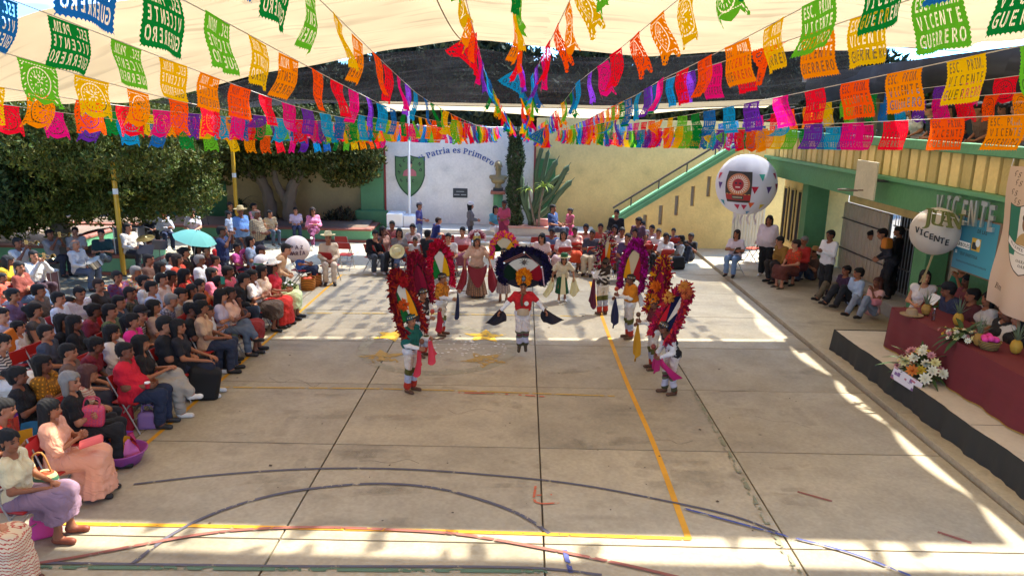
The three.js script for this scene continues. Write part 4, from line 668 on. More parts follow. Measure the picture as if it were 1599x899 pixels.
// ---- poses: joints of a 1.68 m adult, feet at y = 0, facing +z
function pose(base, arms, build) {
  const f = build === 'f', J = { lean: 0, drop: 0 };
  const sh = f ? 0.155 : 0.175, hp = f ? 0.09 : 0.085;
  let leg;
  const L = (k0, a0, t0, k1, a1, t1) => [[k0, a0, t0], [k1, a1, t1]];
  if (base === 'seat') { J.drop = 0.41; J.lean = -0.06; leg = L([0.11, 0.53, 0.43], [0.11, 0.1, 0.42], [0.125, 0.035, 0.56], [-0.11, 0.53, 0.43], [-0.11, 0.1, 0.38], [-0.125, 0.035, 0.52]); }
  else if (base === 'cross') { J.drop = 0.41; J.lean = -0.04; leg = L([0.02, 0.64, 0.42], [-0.16, 0.4, 0.62], [-0.2, 0.36, 0.75], [-0.11, 0.53, 0.43], [-0.1, 0.1, 0.45], [-0.1, 0.035, 0.59]); }
  else if (base === 'slump') { J.drop = 0.42; J.lean = 0.3; leg = L([0.13, 0.53, 0.43], [0.13, 0.1, 0.36], [0.14, 0.035, 0.5], [-0.13, 0.53, 0.43], [-0.12, 0.1, 0.34], [-0.13, 0.035, 0.48]); }
  else if (base === 'floor') { J.drop = 0.81; J.lean = -0.12; leg = L([0.14, 0.45, 0.36], [0.14, 0.07, 0.5], [0.15, 0.035, 0.64], [-0.13, 0.4, 0.4], [-0.12, 0.07, 0.6], [-0.13, 0.05, 0.74]); }
  else if (base === 'legs') { J.drop = 0.82; J.lean = -0.18; leg = L([0.1, 0.15, 0.48], [0.1, 0.09, 0.9], [0.12, 0.2, 0.97], [-0.12, 0.3, 0.42], [-0.05, 0.09, 0.75], [-0.05, 0.16, 0.86]); }
  else if (base === 'bend') { J.drop = 0.04; J.lean = 1.0; leg = L([0.1, 0.48, 0.0], [0.1, 0.09, -0.05], [0.11, 0.035, 0.1], [-0.1, 0.48, 0.02], [-0.11, 0.09, -0.02], [-0.12, 0.035, 0.13]); }
  else if (base === 'stoop') { J.drop = 0.03; J.lean = 0.42; leg = L([0.1, 0.48, 0.06], [0.11, 0.09, -0.02], [0.13, 0.035, 0.13], [-0.1, 0.5, 0.1], [-0.11, 0.09, 0.1], [-0.13, 0.035, 0.25]); }
  else if (base === 'walk') { leg = L([0.09, 0.5, 0.14], [0.09, 0.12, 0.04], [0.1, 0.05, 0.18], [-0.09, 0.49, -0.05], [-0.09, 0.1, -0.24], [-0.1, 0.04, -0.1]); }
  else if (base === 'jump') { leg = L([0.085, 0.52, 0.07], [0.08, 0.13, -0.02], [0.09, 0.0, 0.08], [-0.085, 0.52, 0.09], [-0.07, 0.12, 0.02], [-0.08, -0.01, 0.12]); J.lean = 0.05; }
  else leg = L([0.095, 0.49, 0.01], [0.1, 0.09, -0.03], [0.12, 0.035, 0.13], [-0.095, 0.49, 0.01], [-0.1, 0.09, -0.03], [-0.125, 0.035, 0.12]);
  const c = Math.cos(J.lean), s = Math.sin(J.lean), py = 0.95;
  const up = (x, y, z) => { const yy = y - py; return [x, py - J.drop + yy * c - z * s, yy * s + z * c]; };
  const D = J.drop, kneeY = leg[0][0][1];
  const A = { // elbow, wrist of each side in the upper body's own frame (before the drop), or 'w:' in the world frame
    side: [[0.24, 1.11, -0.04], [0.25, 0.87, 0.05], [-0.24, 1.11, -0.04], [-0.25, 0.87, 0.04]],
    phone: [[0.22, 1.13, 0.07], [0.05, 1.2, 0.27], [-0.22, 1.12, 0.07], [-0.06, 1.19, 0.26]],
    cam: [[0.21, 1.27, 0.18], [0.07, 1.5, 0.24], [-0.21, 1.25, 0.18], [-0.07, 1.49, 0.24]],
    crossed: [[0.24, 1.12, 0.06], [-0.06, 1.15, 0.2], [-0.24, 1.12, 0.06], [0.07, 1.12, 0.22]],
    hold: [[0.23, 1.1, 0.02], [0.12, 1.06, 0.26], [-0.23, 1.1, 0.02], [-0.12, 1.06, 0.26]],
    chin: [[0.2, 1.1, 0.15], [0.04, 1.38, 0.16], [-0.22, 1.1, 0.06], [0.03, 1.1, 0.24]],
    up: [[0.24, 1.5, 0.16], [0.15, 1.72, 0.12], [-0.23, 1.12, 0.05], [-0.06, 1.03, 0.24]],
    reach: [[0.22, 1.2, 0.2], [0.2, 1.28, 0.45], [-0.23, 1.12, 0.02], [-0.15, 1.05, 0.24]],
    dance: [[0.36, 1.22, 0.02], [0.53, 1.02, 0.12], [-0.36, 1.2, 0.04], [-0.54, 0.99, 0.14]],
    rattle: [[0.23, 1.13, 0.1], [0.16, 1.2, 0.38], [-0.23, 1.1, 0.08], [-0.16, 1.06, 0.34]],
    skirt: [[0.33, 1.16, 0.02], [0.36, 0.95, 0.2], [-0.33, 1.16, 0.02], [-0.36, 0.95, 0.2]],
    trumpet: [[0.2, 1.22, 0.22], [0.03, 1.46, 0.32], [-0.2, 1.2, 0.22], [-0.03, 1.44, 0.26]],
    drum: [[0.25, 1.1, 0.1], [0.13, 1.06, 0.34], [-0.25, 1.1, 0.1], [-0.13, 1.04, 0.33]],
    wave: [[0.25, 1.2, 0.15], [0.3, 1.05, 0.38], [-0.25, 1.2, 0.1], [-0.28, 1.03, 0.35]],
  };
  let arm;
  if (arms === 'lap') { const y = kneeY + 0.11; arm = [[0.225, up(0, 1.1, 0)[1], up(0, 1.1, 0.02)[2] + 0.04], [0.08, y, 0.3], [-0.225, up(0, 1.1, 0)[1], up(0, 1.1, 0.02)[2] + 0.04], [-0.07, y - 0.005, 0.27]]; }
  else if (arms === 'knee') { const y = kneeY + 0.1; arm = [[0.24, up(0, 1.12, 0)[1], up(0, 1.12, 0)[2] + 0.08], [0.12, y, 0.38], [-0.24, up(0, 1.12, 0)[1], up(0, 1.12, 0)[2] + 0.08], [-0.13, y, 0.37]]; }
  else if (arms === 'hang') arm = [[0.22, up(0, 1.25, 0.05)[1] - 0.12, up(0, 1.25, 0)[2] + 0.05], [0.12, up(0, 1.25, 0)[1] - 0.32, up(0, 1.25, 0)[2] + 0.16], [-0.22, up(0, 1.25, 0.05)[1] - 0.12, up(0, 1.25, 0)[2] + 0.05], [-0.12, up(0, 1.25, 0)[1] - 0.32, up(0, 1.25, 0)[2] + 0.14]];
  else arm = A[arms].map((q) => up(...q));
  return { up, sh, hp, leg, arm, hip: [[hp, py - D - 0.05, 0.01], [-hp, py - D - 0.05, 0.01]], shoulder: [up(sh, 1.37, -0.01), up(-sh, 1.37, -0.01)], head: up(0, 1.565, 0.02), neck: up(0, 1.44, -0.012), lean: J.lean, D };
}
const HEAVY = { m: 1, f: 0.93, h: 1.22, k: 0.86 };
function torsoBones(P, build, e) { // e: how far cloth stands off the skin
  const w = HEAVY[build], f = build === 'f', u = P.up, B = [], add = (a, b, ra, rb = ra) => B.push([...a, ...b, ra + e, rb + e]);
  const belly = build === 'h' ? 0.05 : 0;
  add(u(-0.075 * w, 0.93, 0), u(0.075 * w, 0.93, 0), (f ? 0.125 : 0.112) * w);
  add(u(-0.05 * w, 1.06, 0.01 + belly), u(0.05 * w, 1.06, 0.01 + belly), (f ? 0.1 : 0.108) * w + belly * 0.7);
  add(u(-0.075 * w, 1.2, 0), u(0.075 * w, 1.2, 0), 0.11 * w);
  add(u(-0.08 * w, 1.3, -0.01), u(0.08 * w, 1.3, -0.01), 0.098 * w);
  if (f) { add(u(-0.07, 1.235, 0.075), u(-0.06, 1.23, 0.08), 0.06); add(u(0.07, 1.235, 0.075), u(0.06, 1.23, 0.08), 0.06); }
  B.push([...P.shoulder[0], ...P.shoulder[1], 0.055 * (0.6 + 0.4 * w) + e * 0.6, 0.055 * (0.6 + 0.4 * w) + e * 0.6]);
  return B;
}
function armBones(P, w, e, to = 1) { // to: 0..1 upper arm, 1..2 forearm
  const B = []; for (const i of [0, 1]) { const s = P.shoulder[i], el = P.arm[i * 2], wr = P.arm[i * 2 + 1], t = Math.min(1, to), m = s.map((v, c) => lerp(v, el[c], t));
    B.push([...s, ...m, 0.05 * w + e, lerp(0.05, 0.04, t) * w + e]); if (to > 1) { const t2 = to - 1, q = el.map((v, c) => lerp(v, wr[c], t2)); B.push([...el, ...q, 0.04 * w + e, lerp(0.04, 0.027, t2) * w + e]); } } return B;
}
function legBones(P, w, e, to = 2, flare = 0) { const B = []; for (const i of [0, 1]) { const h = P.hip[i], [k, a] = P.leg[i]; B.push([...h, ...k, 0.085 * w + e, 0.056 * w + e]); if (to > 1) { const q = k.map((v, c) => lerp(v, a[c], to - 1)); B.push([...k, ...q, 0.056 * w + e, lerp(0.056, 0.038, to - 1) * w + e + flare]); } } return B; }
const cache = {};
const cached = (k, make) => cache[k] ?? (cache[k] = make());
function bodyGeo(base, arms, build, lod, yaw = 0) {
  return cached(['body', base, arms, build, lod, yaw].join(), () => {
    const P = pose(base, arms, build), w = HEAVY[build], h = lod ? 0.03 : 0.02;
    const B = [...torsoBones(P, build, -0.004), ...armBones(P, w, 0, 2), ...legBones(P, w, 0, 2)];
    for (const i of [0, 1]) { const [, a, t] = P.leg[i]; B.push([...a, a[0], a[1] - 0.03, a[2] + 0.01, 0.038, 0.036], [a[0], Math.min(a[1], a[1] - 0.04), a[2] - 0.01, ...t, 0.036, 0.028]); }
    B.push([...P.neck, ...P.up(0, 1.36, -0.015), 0.055, 0.07]);
    const g = fieldMesh(B, h, 0.04), col1 = (q) => { q.setAttribute('color', new THREE.Float32BufferAttribute(new Float32Array(q.attributes.position.count * 3).fill(1), 3)); return q; };
    const head = headGeo(build === 'f' ? 'f' : 'm', lod ? 0.014 : 0.009).clone(); head.rotateX(P.lean * 0.35); head.rotateY(yaw); head.translate(...P.head);
    const out = [col1(g), head];
    const grip = { lap: 0.45, side: 0.35, knee: 0.3, skirt: 0.9, dance: 0.9, rattle: 0.95, phone: 0.8, cam: 0.8, hold: 0.7, up: 0.5, drum: 0.95, trumpet: 0.9 }[arms] ?? 0.5;
    for (const i of [0, 1]) {
      const e = V(...P.arm[i * 2]), q = V(...P.arm[i * 2 + 1]), d = q.clone().sub(e).normalize(), s = i ? -1 : 1, hg = handGeo(grip, lod ? 0.0095 : 0.0065).clone();
      // hand frame: -y along the forearm, palm (+x) turned to the body, thumb (+z) to the front or up
      const y = d.clone().negate(); let x = V(-s, 0, 0); if (['lap', 'knee'].includes(arms)) x = V(0, -1, 0.2); x.addScaledVector(y, -x.dot(y)).normalize(); let z = x.clone().cross(y); const m = new THREE.Matrix4();
      if ((['lap', 'knee'].includes(arms) ? z.x * -s : z.z + z.y) < 0) { z.negate(); hg.scale(1, 1, -1); z.negate(); const ix = hg.index.array; for (let t = 0; t < ix.length; t += 3) { const q2 = ix[t]; ix[t] = ix[t + 1]; ix[t + 1] = q2; } }
      m.makeBasis(x, y, z); m.setPosition(q); hg.applyMatrix4(m); hg.computeVertexNormals(); out.push(col1(hg));
    }
    return mergeGeometries(out.map((q) => { q = q.clone(); q.deleteAttribute('uv'); return q; }));
  });
}
const foldN = (x, y, z) => 0.009 * Math.sin(x * 34 + 6 * Math.sin(y * 9)) * Math.sin(z * 21 + y * 7) + 0.004 * Math.sin(y * 41 + x * 13);
function topGeo(kind, base, arms, build, lod) {
  return cached(['top', kind, base, arms, build, lod].join(), () => {
    const P = pose(base, arms, build), w = HEAVY[build], to = { tee: 0.72, long: 1.93, vest: 0.12, blouse: 0.95, ruff: 0.5, cape: 0.8, hoodie: 1.95 }[kind], e = { ruff: 0.03, cape: 0.035, blouse: 0.03, hoodie: 0.03 }[kind] ?? 0.021, B = torsoBones(P, build, e);
    B.push(...armBones(P, w, e - 0.006 + (kind === 'blouse' || kind === 'ruff' ? 0.016 : 0), to));
    if (kind === 'cape') B.push([...P.up(0, 1.33, -0.03), ...P.up(0, 1.05, -0.06), 0.13, 0.16]);
    if (kind === 'hoodie') B.push([...P.up(-0.07, 1.42, -0.07), ...P.up(0.07, 1.42, -0.07), 0.06, 0.06]);
    const n = P.up(0, 1.43, 0.02), hem = kind === 'cape' ? P.up(0, 1.0, 0)[1] : -1;
    const g = fieldMesh(B, lod ? 0.027 : 0.019, 0.04, (d, x, y, z) => { const k = Math.hypot(x - n[0], (y - n[1]) * 1.0, z - n[2]) - 0.075; d = Math.max(d + foldN(x, y, z) * (lod ? 0.6 : 1), -k); return hem > 0 ? Math.max(d, hem - y) : d; });
    return wrapUV(g);
  });
}
function bottomGeo(kind, base, build, lod) {
  return cached(['bot', kind, base, build, lod].join(), () => {
    const P = pose(base, 'side', build), w = HEAVY[build], B = [], e = kind === 'baggy' ? 0.045 : 0.02, u = P.up, seat = ['seat', 'cross', 'slump'].includes(base);
    B.push([...u(-0.075 * w, 0.93, 0), ...u(0.075 * w, 0.93, 0), (build === 'f' ? 0.125 : 0.112) * w + e * 0.25, (build === 'f' ? 0.125 : 0.112) * w + e * 0.25]);
    let warp = (d, x, y, z) => d + foldN(x, y, z);
    if (kind === 'trousers' || kind === 'baggy') B.push(...legBones(P, w, e, 1.93, kind === 'baggy' ? 0.0 : 0.014));
    else if (kind === 'knee') B.push(...legBones(P, w, e + 0.012, 1.35));
    else if (kind === 'shorts') B.push(...legBones(P, w, e + 0.012, 0.9));
    else { // skirts
      const hemY = kind === 'mini' ? 0.42 : kind === 'skirt' ? 0.28 : 0.07;
      if (seat || base === 'floor' || base === 'legs') {
        B.push(...legBones(P, w, 0.05, 1.02)); const k = P.leg[0][0], a = P.leg[0][1], t = seat ? (k[1] - hemY) / Math.max(0.05, k[1] - a[1]) : 0.5, q = (i) => P.leg[i][0].map((v, c) => lerp(v, P.leg[i][1][c], t));
        const r = 0.1 + 0.05 * (kind === 'long' ? 1 : 0.3); B.push([0, k[1] - 0.03, k[2] - 0.22, 0, k[1] - 0.04, k[2], 0.12, 0.11]);
        for (const i of [0, 1]) B.push([...P.leg[i][0], q(i)[0] * 1.25, q(i)[1], q(i)[2], 0.1, r]); B.push([0, k[1] - 0.04, k[2] + 0.02, 0, q(0)[1], a[2], 0.11, r + 0.02], [0, k[1] - 0.06, k[2] - 0.2, 0, q(0)[1] + 0.02, a[2] - 0.18, 0.1, r]);
        warp = (d, x, y, z) => Math.max(d + foldN(x, y, z) + 0.012 * Math.sin(Math.atan2(x, z - a[2]) * 16) * clamp((k[1] - y) * 3, 0, 1), hemY - y);
      } else {
        const r = kind === 'long' ? 0.3 : 0.22; B.push([0, 0.9, 0, 0, hemY, 0, 0.14, r], [...u(-0.06, 0.93, 0), 0.0, hemY, 0, 0.12, r * 0.9]);
        warp = (d, x, y, z) => Math.max(d + 0.02 * Math.sin(Math.atan2(x, z) * 13 + y * 2) * clamp((0.95 - y) * 1.6, 0, 1), hemY - y);
      }
    }
    return wrapUV(fieldMesh(B, lod ? 0.028 : 0.02, 0.045, warp));
  });
}
function hairGeo(kind, base, build, lod, yaw = 0) {
  return cached(['hair', kind, base, build, lod, yaw].join(), () => {
    const P = pose(base, 'side', build), f0 = fieldFn([[0, 0.052, -0.04, 0, 0.05, 0.018, 0.097, 0.09], [0, -0.01, -0.045, 0, -0.05, -0.045, 0.086, 0.066]], 0.03);
    const extra = { long: [[0, 0.02, -0.06, 0, -0.3, -0.1, 0.075, 0.07], [-0.06, 0.02, -0.03, -0.075, -0.26, -0.05, 0.04, 0.035], [0.06, 0.02, -0.03, 0.075, -0.26, -0.05, 0.04, 0.035]], shoulder: [[-0.075, 0.03, -0.02, -0.08, -0.13, -0.02, 0.035, 0.03], [0.075, 0.03, -0.02, 0.08, -0.13, -0.02, 0.035, 0.03], [0, 0, -0.06, 0, -0.14, -0.06, 0.07, 0.06]], bun: [[0, 0.06, -0.14, 0, 0.07, -0.145, 0.046, 0.04]], pony: [[0, 0.06, -0.13, 0, 0.03, -0.16, 0.035, 0.035], [0, 0.03, -0.16, 0, -0.22, -0.13, 0.035, 0.02]], pigtails: [[-0.09, 0.03, -0.06, -0.14, -0.14, -0.04, 0.035, 0.02], [0.09, 0.03, -0.06, 0.14, -0.14, -0.04, 0.035, 0.02]] }[kind];
    const f1 = extra ? fieldFn(extra, 0.02) : null;
    const f = (x, y, z) => { let d = f0(x * 1.1, y, z) * 0.95; const lowCut = kind === 'short' || kind === 'bald' ? -0.035 : -0.07; d = Math.max(d, lowCut - y - 0.4 * Math.max(0, -z));
      const face = Math.max((z - 0.0) * -1 + 0.0, y - (0.082 - 0.25 * Math.abs(x))), faceBox = Math.max(-(z - (kind === 'short' || kind === 'bald' ? -0.012 : 0.01)), y - (0.066 - 0.5 * x * x * 12 + 0.008 * Math.sin(x * 75 + (kind === 'short' ? 1 : 2)) + (kind === 'long' ? 0.18 * x : -0.12 * x))); d = Math.max(d, -faceBox); if (kind === 'bald') d = Math.max(d, y - 0.075);
      d += (kind === 'short' ? 0.006 : 0.009) * Math.sin(x * 120 + z * 40) * Math.sin(y * 45 + z * 70 + x * 20); if (f1) { let e = f1(x, y, z); e = Math.max(e, z - 0.03); const k = 0.02, h = Math.max(k - Math.abs(d - e), 0) / k; d = Math.min(d, e) - h * h * k * 0.25; } return d; };
    const g = surfaceNet(f, [-0.19, extra && kind !== 'bun' ? -0.4 : -0.16, -0.25], [0.19, 0.16, 0.14], lod ? 0.018 : 0.0125); g.rotateX(P.lean * 0.35); g.rotateY(yaw); g.translate(...P.head); return g;
  });
}
function shoeGeo(i, base, build, lod) { return cached(['shoe', i, base, build, lod].join(), () => { const P = pose(base, 'side', build), [, a, t] = P.leg[i], dy = base === 'jump' ? 0 : 0.0; return fieldMesh([[a[0], a[1] - 0.04, a[2] - 0.015, a[0], a[1] - 0.045, a[2] + 0.02, 0.044, 0.044], [a[0], Math.max(0.03, a[1] - 0.05) + dy, a[2] - 0.02, ...t, 0.043, 0.036], [t[0], t[1], t[2], t[0], t[1] - 0.002, t[2] + 0.02, 0.034, 0.03]], lod ? 0.02 : 0.014, 0.02, (d, x, y, z) => ['stand', 'seat', 'walk'].includes(base) ? Math.max(d, 0.004 - y) : d); }); }
const SKIN = ['8c5638', '9c6342', '784830', 'a87050', 'b87e5c'].map((c) => std(c, 0.68, { vertexColors: true })), hairM = { black: std('0b0807', 0.85), brown: std('24150e', 0.85), grey: std('77726c', 0.6), red: std('48211a', 0.7), white: std('b5afa6', 0.6) };
// cloth patterns
const PAT = {
  floral: tex(128, (u, v) => { const a = vnoise(u * 9, v * 9, 9, 5), b = vnoise(u * 9, v * 9, 9, 15); return a > 0.62 ? [1, 0.35 + b * 0.3, 0.4] : b > 0.68 ? [0.95, 0.85, 0.5] : [0.75, 0.75, 0.75]; }, true, 5),
  plaid: tex(128, (u, v) => { const a = (u * 6 % 1) < 0.3, b = (v * 6 % 1) < 0.3; const t = 0.95 - (a ? 0.3 : 0) - (b ? 0.3 : 0); return [t, t, t + 0.05]; }, true, 4),
  stripes: tex(128, (u, v) => (v * 8 % 1) < 0.45 ? [0.35, 0.35, 0.4] : [1, 1, 1], true, 3),
  dots: tex(128, (u, v) => Math.hypot((u * 6 % 1) - 0.5, (v * 6 % 1) - 0.5) < 0.22 ? [1, 0.95, 0.8] : [0.62, 0.6, 0.55], true, 4),
  embroid: tex(128, (u, v) => { const a = (v * 4 % 1) < 0.45, z = Math.abs(((u * 10) % 1) - 0.5) * 2, q = (v * 4 % 1) / 0.45; return a && Math.abs(z - q) < 0.35 ? [0.85, 0.3, 0.28] : [1, 0.97, 0.9]; }, true, 8),
  bands: tex(256, (u, v) => { const y = v; return y < 0.1 ? [0.5, 0.2, 0.14] : y < 0.24 ? [0.75, 0.2, 0.1] : y < 0.42 ? [0.72, 0.74, 0.82] : y < 0.56 ? [0.38, 0.38, 0.14] : [0.92, 0.88, 0.82]; }, true, 1),
  bands2: tex(256, (u, v) => { const y = v; return y < 0.1 ? [0.45, 0.24, 0.15] : y < 0.2 ? [0.3, 0.3, 0.18] : y < 0.36 ? [0.8, 0.8, 0.86] : y < 0.42 ? [0.4, 0.4, 0.3] : y < 0.47 ? [0.45, 0.15, 0.25] : y < 0.54 ? [0.42, 0.42, 0.32] : [0.92, 0.88, 0.84]; }, true, 1),
  medal: tex(256, (u, v) => { return Math.hypot((u - 0.05) * 1.0, v - 0.15) < 0.0 ? [1, 1, 1] : [0.95, 0.95, 0.95]; }, true, 1),
  gold: tex(128, (u, v) => { const t = 0.6 + 0.6 * vnoise(u * 12, v * 12, 12, 44); return [t, t * 0.9, t * 0.8]; }, true, 3),
};
const clothCache = {};
const creaseBump = tex(256, (u, v) => { const w = fbm(u, v, 4, 3, 120), a = Math.abs(vnoise(u * 14 + w * 3, v * 5 + w * 4, 14 * 5, 121) - 0.5), b = Math.abs(vnoise(u * 6 + w * 2, v * 16, 96, 125) - 0.5); return clamp(0.25 + a * 1.1 + b * 0.5, 0, 1); }, false, 2.2);
const fabric = (c, pat, rough = 0.9) => { const k = c + (pat ?? '') + rough; return clothCache[k] ?? (clothCache[k] = std(c, rough, { bumpMap: creaseBump, bumpScale: 0.02, ...(pat ? { map: PAT[pat] } : {}) })); };
const hatGeo = {
  straw: () => lathe([[0.001, 0.12], [0.06, 0.125], [0.09, 0.1], [0.1, 0.02], [0.13, 0.01], [0.19, 0.03], [0.2, 0.028], [0.19, 0.018], [0.13, -0.004], [0.1, -0.004], [0.095, -0.02]], 24),
  cap: () => merge([(() => { const g = new THREE.SphereGeometry(0.112, 16, 8, 0, 6.2832, 0, 1.5); g.scale(0.95, 0.9, 1.08); return g; })(), (() => { const g = new THREE.CylinderGeometry(0.075, 0.085, 0.012, 16, 1, false, -1.5, 3.0); g.scale(1, 1, 1.5); g.translate(0, 0.005, 0.07); return g; })()]),
  beanie: () => { const g = new THREE.SphereGeometry(0.116, 16, 8, 0, 6.2832, 0, 1.7); g.scale(0.95, 1, 1.06); return g; },
};
const chairs = [];
function makePerson(spec) { // base, arms, build, top [kind, colour, pattern], bottom, hair [kind, colour], shoes, hat, skin, lod
  const { base, arms, build, lod } = spec, t = thing('person', spec.label, 'person', spec.pos, spec.turn, spec.group), k = spec.scale ?? 1; t.scale.setScalar(k);
  part(t, 'body', bodyGeo(base, arms, build, lod, spec.yaw), SKIN[spec.skin ?? 0]);
  if (spec.top) { const s = part(t, spec.top[0] === 'blouse' || spec.top[0] === 'ruff' ? 'blouse' : 'shirt', topGeo(spec.top[0], base, arms, build, lod), fabric(spec.top[1], spec.top[2])); }
  if (spec.under) part(t, 'sleeves', topGeo('long', base, arms, build, lod), fabric(spec.under)).scale.setScalar(0.996);
  if (spec.bottom) part(t, { trousers: 'trousers', baggy: 'trousers', knee: 'trousers', shorts: 'shorts' }[spec.bottom[0]] ?? 'skirt', bottomGeo(spec.bottom[0], base, build, lod), fabric(spec.bottom[1], spec.bottom[2]));
  if (spec.hair) part(t, 'hair', hairGeo(spec.hair[0], base, build, lod, spec.yaw), hairM[spec.hair[1] ?? 'black']);
  if (spec.shoes !== 0) for (const i of [0, 1]) part(t, 'shoe', shoeGeo(i, base, build, lod), fabric(spec.shoes ?? '1b1715', null, 0.6));
  const P = pose(base, arms, build);
  if (spec.hat) { const h = part(t, 'hat', cached('hat' + spec.hat[0], () => hatGeo[spec.hat[0]]()), std(spec.hat[1], 0.9)); h.position.set(P.head[0], P.head[1] + 0.075, P.head[2] - 0.008); h.rotation.set(P.lean * 0.35 - 0.05, spec.yaw ?? 0, 0, 'YXZ'); }
  t.userData.pose = undefined; delete t.userData.pose; return [t, P];
}
// ---------------------------------------------------------------- furniture and props
const chairRed = std('a8231f', 0.45), chairOrange = std('c9421c', 0.45), chairSteel = std([0.4, 0.38, 0.35], 0.4, { metalness: 0.7 });
function chairProto() {
  const t = new THREE.Group();
  part(t, 'seat', box(0.4, 0.03, 0.38, 0, 0.44, 0.02, 0.012), chairRed); part(t, 'backrest', sheetBox(), chairRed);
  for (const s of [-1, 1]) { part(t, 'front_leg', rod(V(s * 0.2, 0.82, -0.2), V(s * 0.2, 0.0, 0.24), 0.012, 0.012, 6), chairSteel); part(t, 'rear_leg', rod(V(s * 0.185, 0.44, 0.12), V(s * 0.185, 0, -0.26), 0.012, 0.012, 6), chairSteel); }
  part(t, 'stretcher', rod(V(-0.2, 0.2, 0.135), V(0.2, 0.2, 0.135), 0.009, 0.009, 5), chairSteel); part(t, 'stretcher', rod(V(-0.185, 0.15, -0.13), V(0.185, 0.15, -0.13), 0.009, 0.009, 5), chairSteel);
  return t;
}
function sheetBox() { const g = box(0.4, 0.2, 0.02, 0, 0, 0, 0.008), p = g.attributes.position; for (let i = 0; i < p.count; i++) p.setZ(i, p.getZ(i) - 0.04 * (1 - (p.getX(i) / 0.2) ** 2)); g.rotateX(-0.25); g.translate(0, 0.73, -0.16); return g; }
let chair0;
function chair(pos, turn, label, group, m) {
  let t; if (!chair0) { t = chair0 = chairProto(); } else t = chair0.clone();
  t.name = numbered('folding_chair'); scene.add(t); t.position.copy(pos); t.rotation.y = turn; t.userData = {}; tag(t, label, 'chair', group);
  if (m) for (const c of t.children) if (c.name === 'seat' || c.name === 'backrest') c.material = m;
  return t;
}
const chairLabel = 'red folding chair under a seated spectator in the left rows', chairGroup = 'folding chairs of the left audience';
const chairLabel2 = 'red folding chair under a seated guest in the back row', chairGroup2 = 'folding chairs of the back row';
// bag: soft box with a flap and handles
function bag(name, label, pos, w, h, d, m, turn = 0, handles = true, lean = 0) {
  const t = thing(name, label, name.includes('pack') ? 'backpack' : 'bag', pos, turn); t.rotation.z = lean;
  const g = new RoundedBoxGeometry(w, h, d, 4, Math.min(w, h, d) * 0.3), p = g.attributes.position; for (let i = 0; i < p.count; i++) { const y = p.getY(i) / h + 0.5, k = 1 - 0.22 * y * y + 0.06 * Math.sin(p.getX(i) * 23 + y * 9); p.setX(i, p.getX(i) * (1 - 0.12 * y)); p.setZ(i, p.getZ(i) * k); } g.translate(0, h / 2, 0); g.computeVertexNormals(); part(t, 'body', g, m);
  if (handles) for (const s of [-1, 1]) part(t, 'handle', tube([V(-w * 0.25, h * 0.92, s * d * 0.25), V(-w * 0.2, h * 1.35, s * d * 0.2), V(w * 0.2, h * 1.35, s * d * 0.2), V(w * 0.25, h * 0.92, s * d * 0.25)], 0.01, 14, 5), m);
  return t;
}
// paper globe lantern with gores
function globe(name, label, pos, r, m, ringM) {
  const t = thing(name, label, 'paper globe', pos), g = new THREE.SphereGeometry(r, 48, 24), p = g.attributes.position; for (let i = 0; i < p.count; i++) { const a = Math.atan2(p.getX(i), p.getZ(i)), k = 1 - 0.03 * (1 - Math.abs(Math.sin(a * 6))) ** 2 - 0.006 * Math.sin(p.getY(i) / r * 9 + a * 5); p.setX(i, p.getX(i) * k); p.setZ(i, p.getZ(i) * k); } g.computeVertexNormals();
  part(t, 'shell', g, m); return t;
}
const onSphere = (r, yaw, pitch, w, h, g) => { g.translate(0, 0, r * 1.012); g.rotateX(-pitch); g.rotateY(yaw); return g; };
function patch(r, yaw, pitch, w, h, shapeFn) { return sheet(6, 6, (u, v) => { const a = yaw + (u - 0.5) * w / r, b = pitch + (v - 0.5) * h / r, q = r * 1.012; return V(Math.sin(a) * Math.cos(b) * q, Math.sin(b) * q, Math.cos(a) * Math.cos(b) * q); }); }
function pennant(r, yaw, pitch, w, h) { const g = new THREE.BufferGeometry(), P = (u, v) => { const a = yaw + u * w / r, b = pitch + v * h / r, q = r * 1.015; return [Math.sin(a) * Math.cos(b) * q, Math.sin(b) * q, Math.cos(a) * Math.cos(b) * q]; }, pos = [...P(-0.5, 0), ...P(0, -0.5), ...P(0, 0), ...P(0, 0), ...P(0, -0.5), ...P(0.5, 0), ...P(-0.25, -0.5), ...P(0, -1), ...P(0, -0.5), ...P(0, -0.5), ...P(0, -1), ...P(0.25, -0.5), ...P(-0.5, 0), ...P(-0.25, -0.5), ...P(0, -0.5), ...P(0, -0.5), ...P(0.25, -0.5), ...P(0.5, 0)]; g.setAttribute('position', new THREE.Float32BufferAttribute(pos, 3)); g.computeVertexNormals(); return g; }
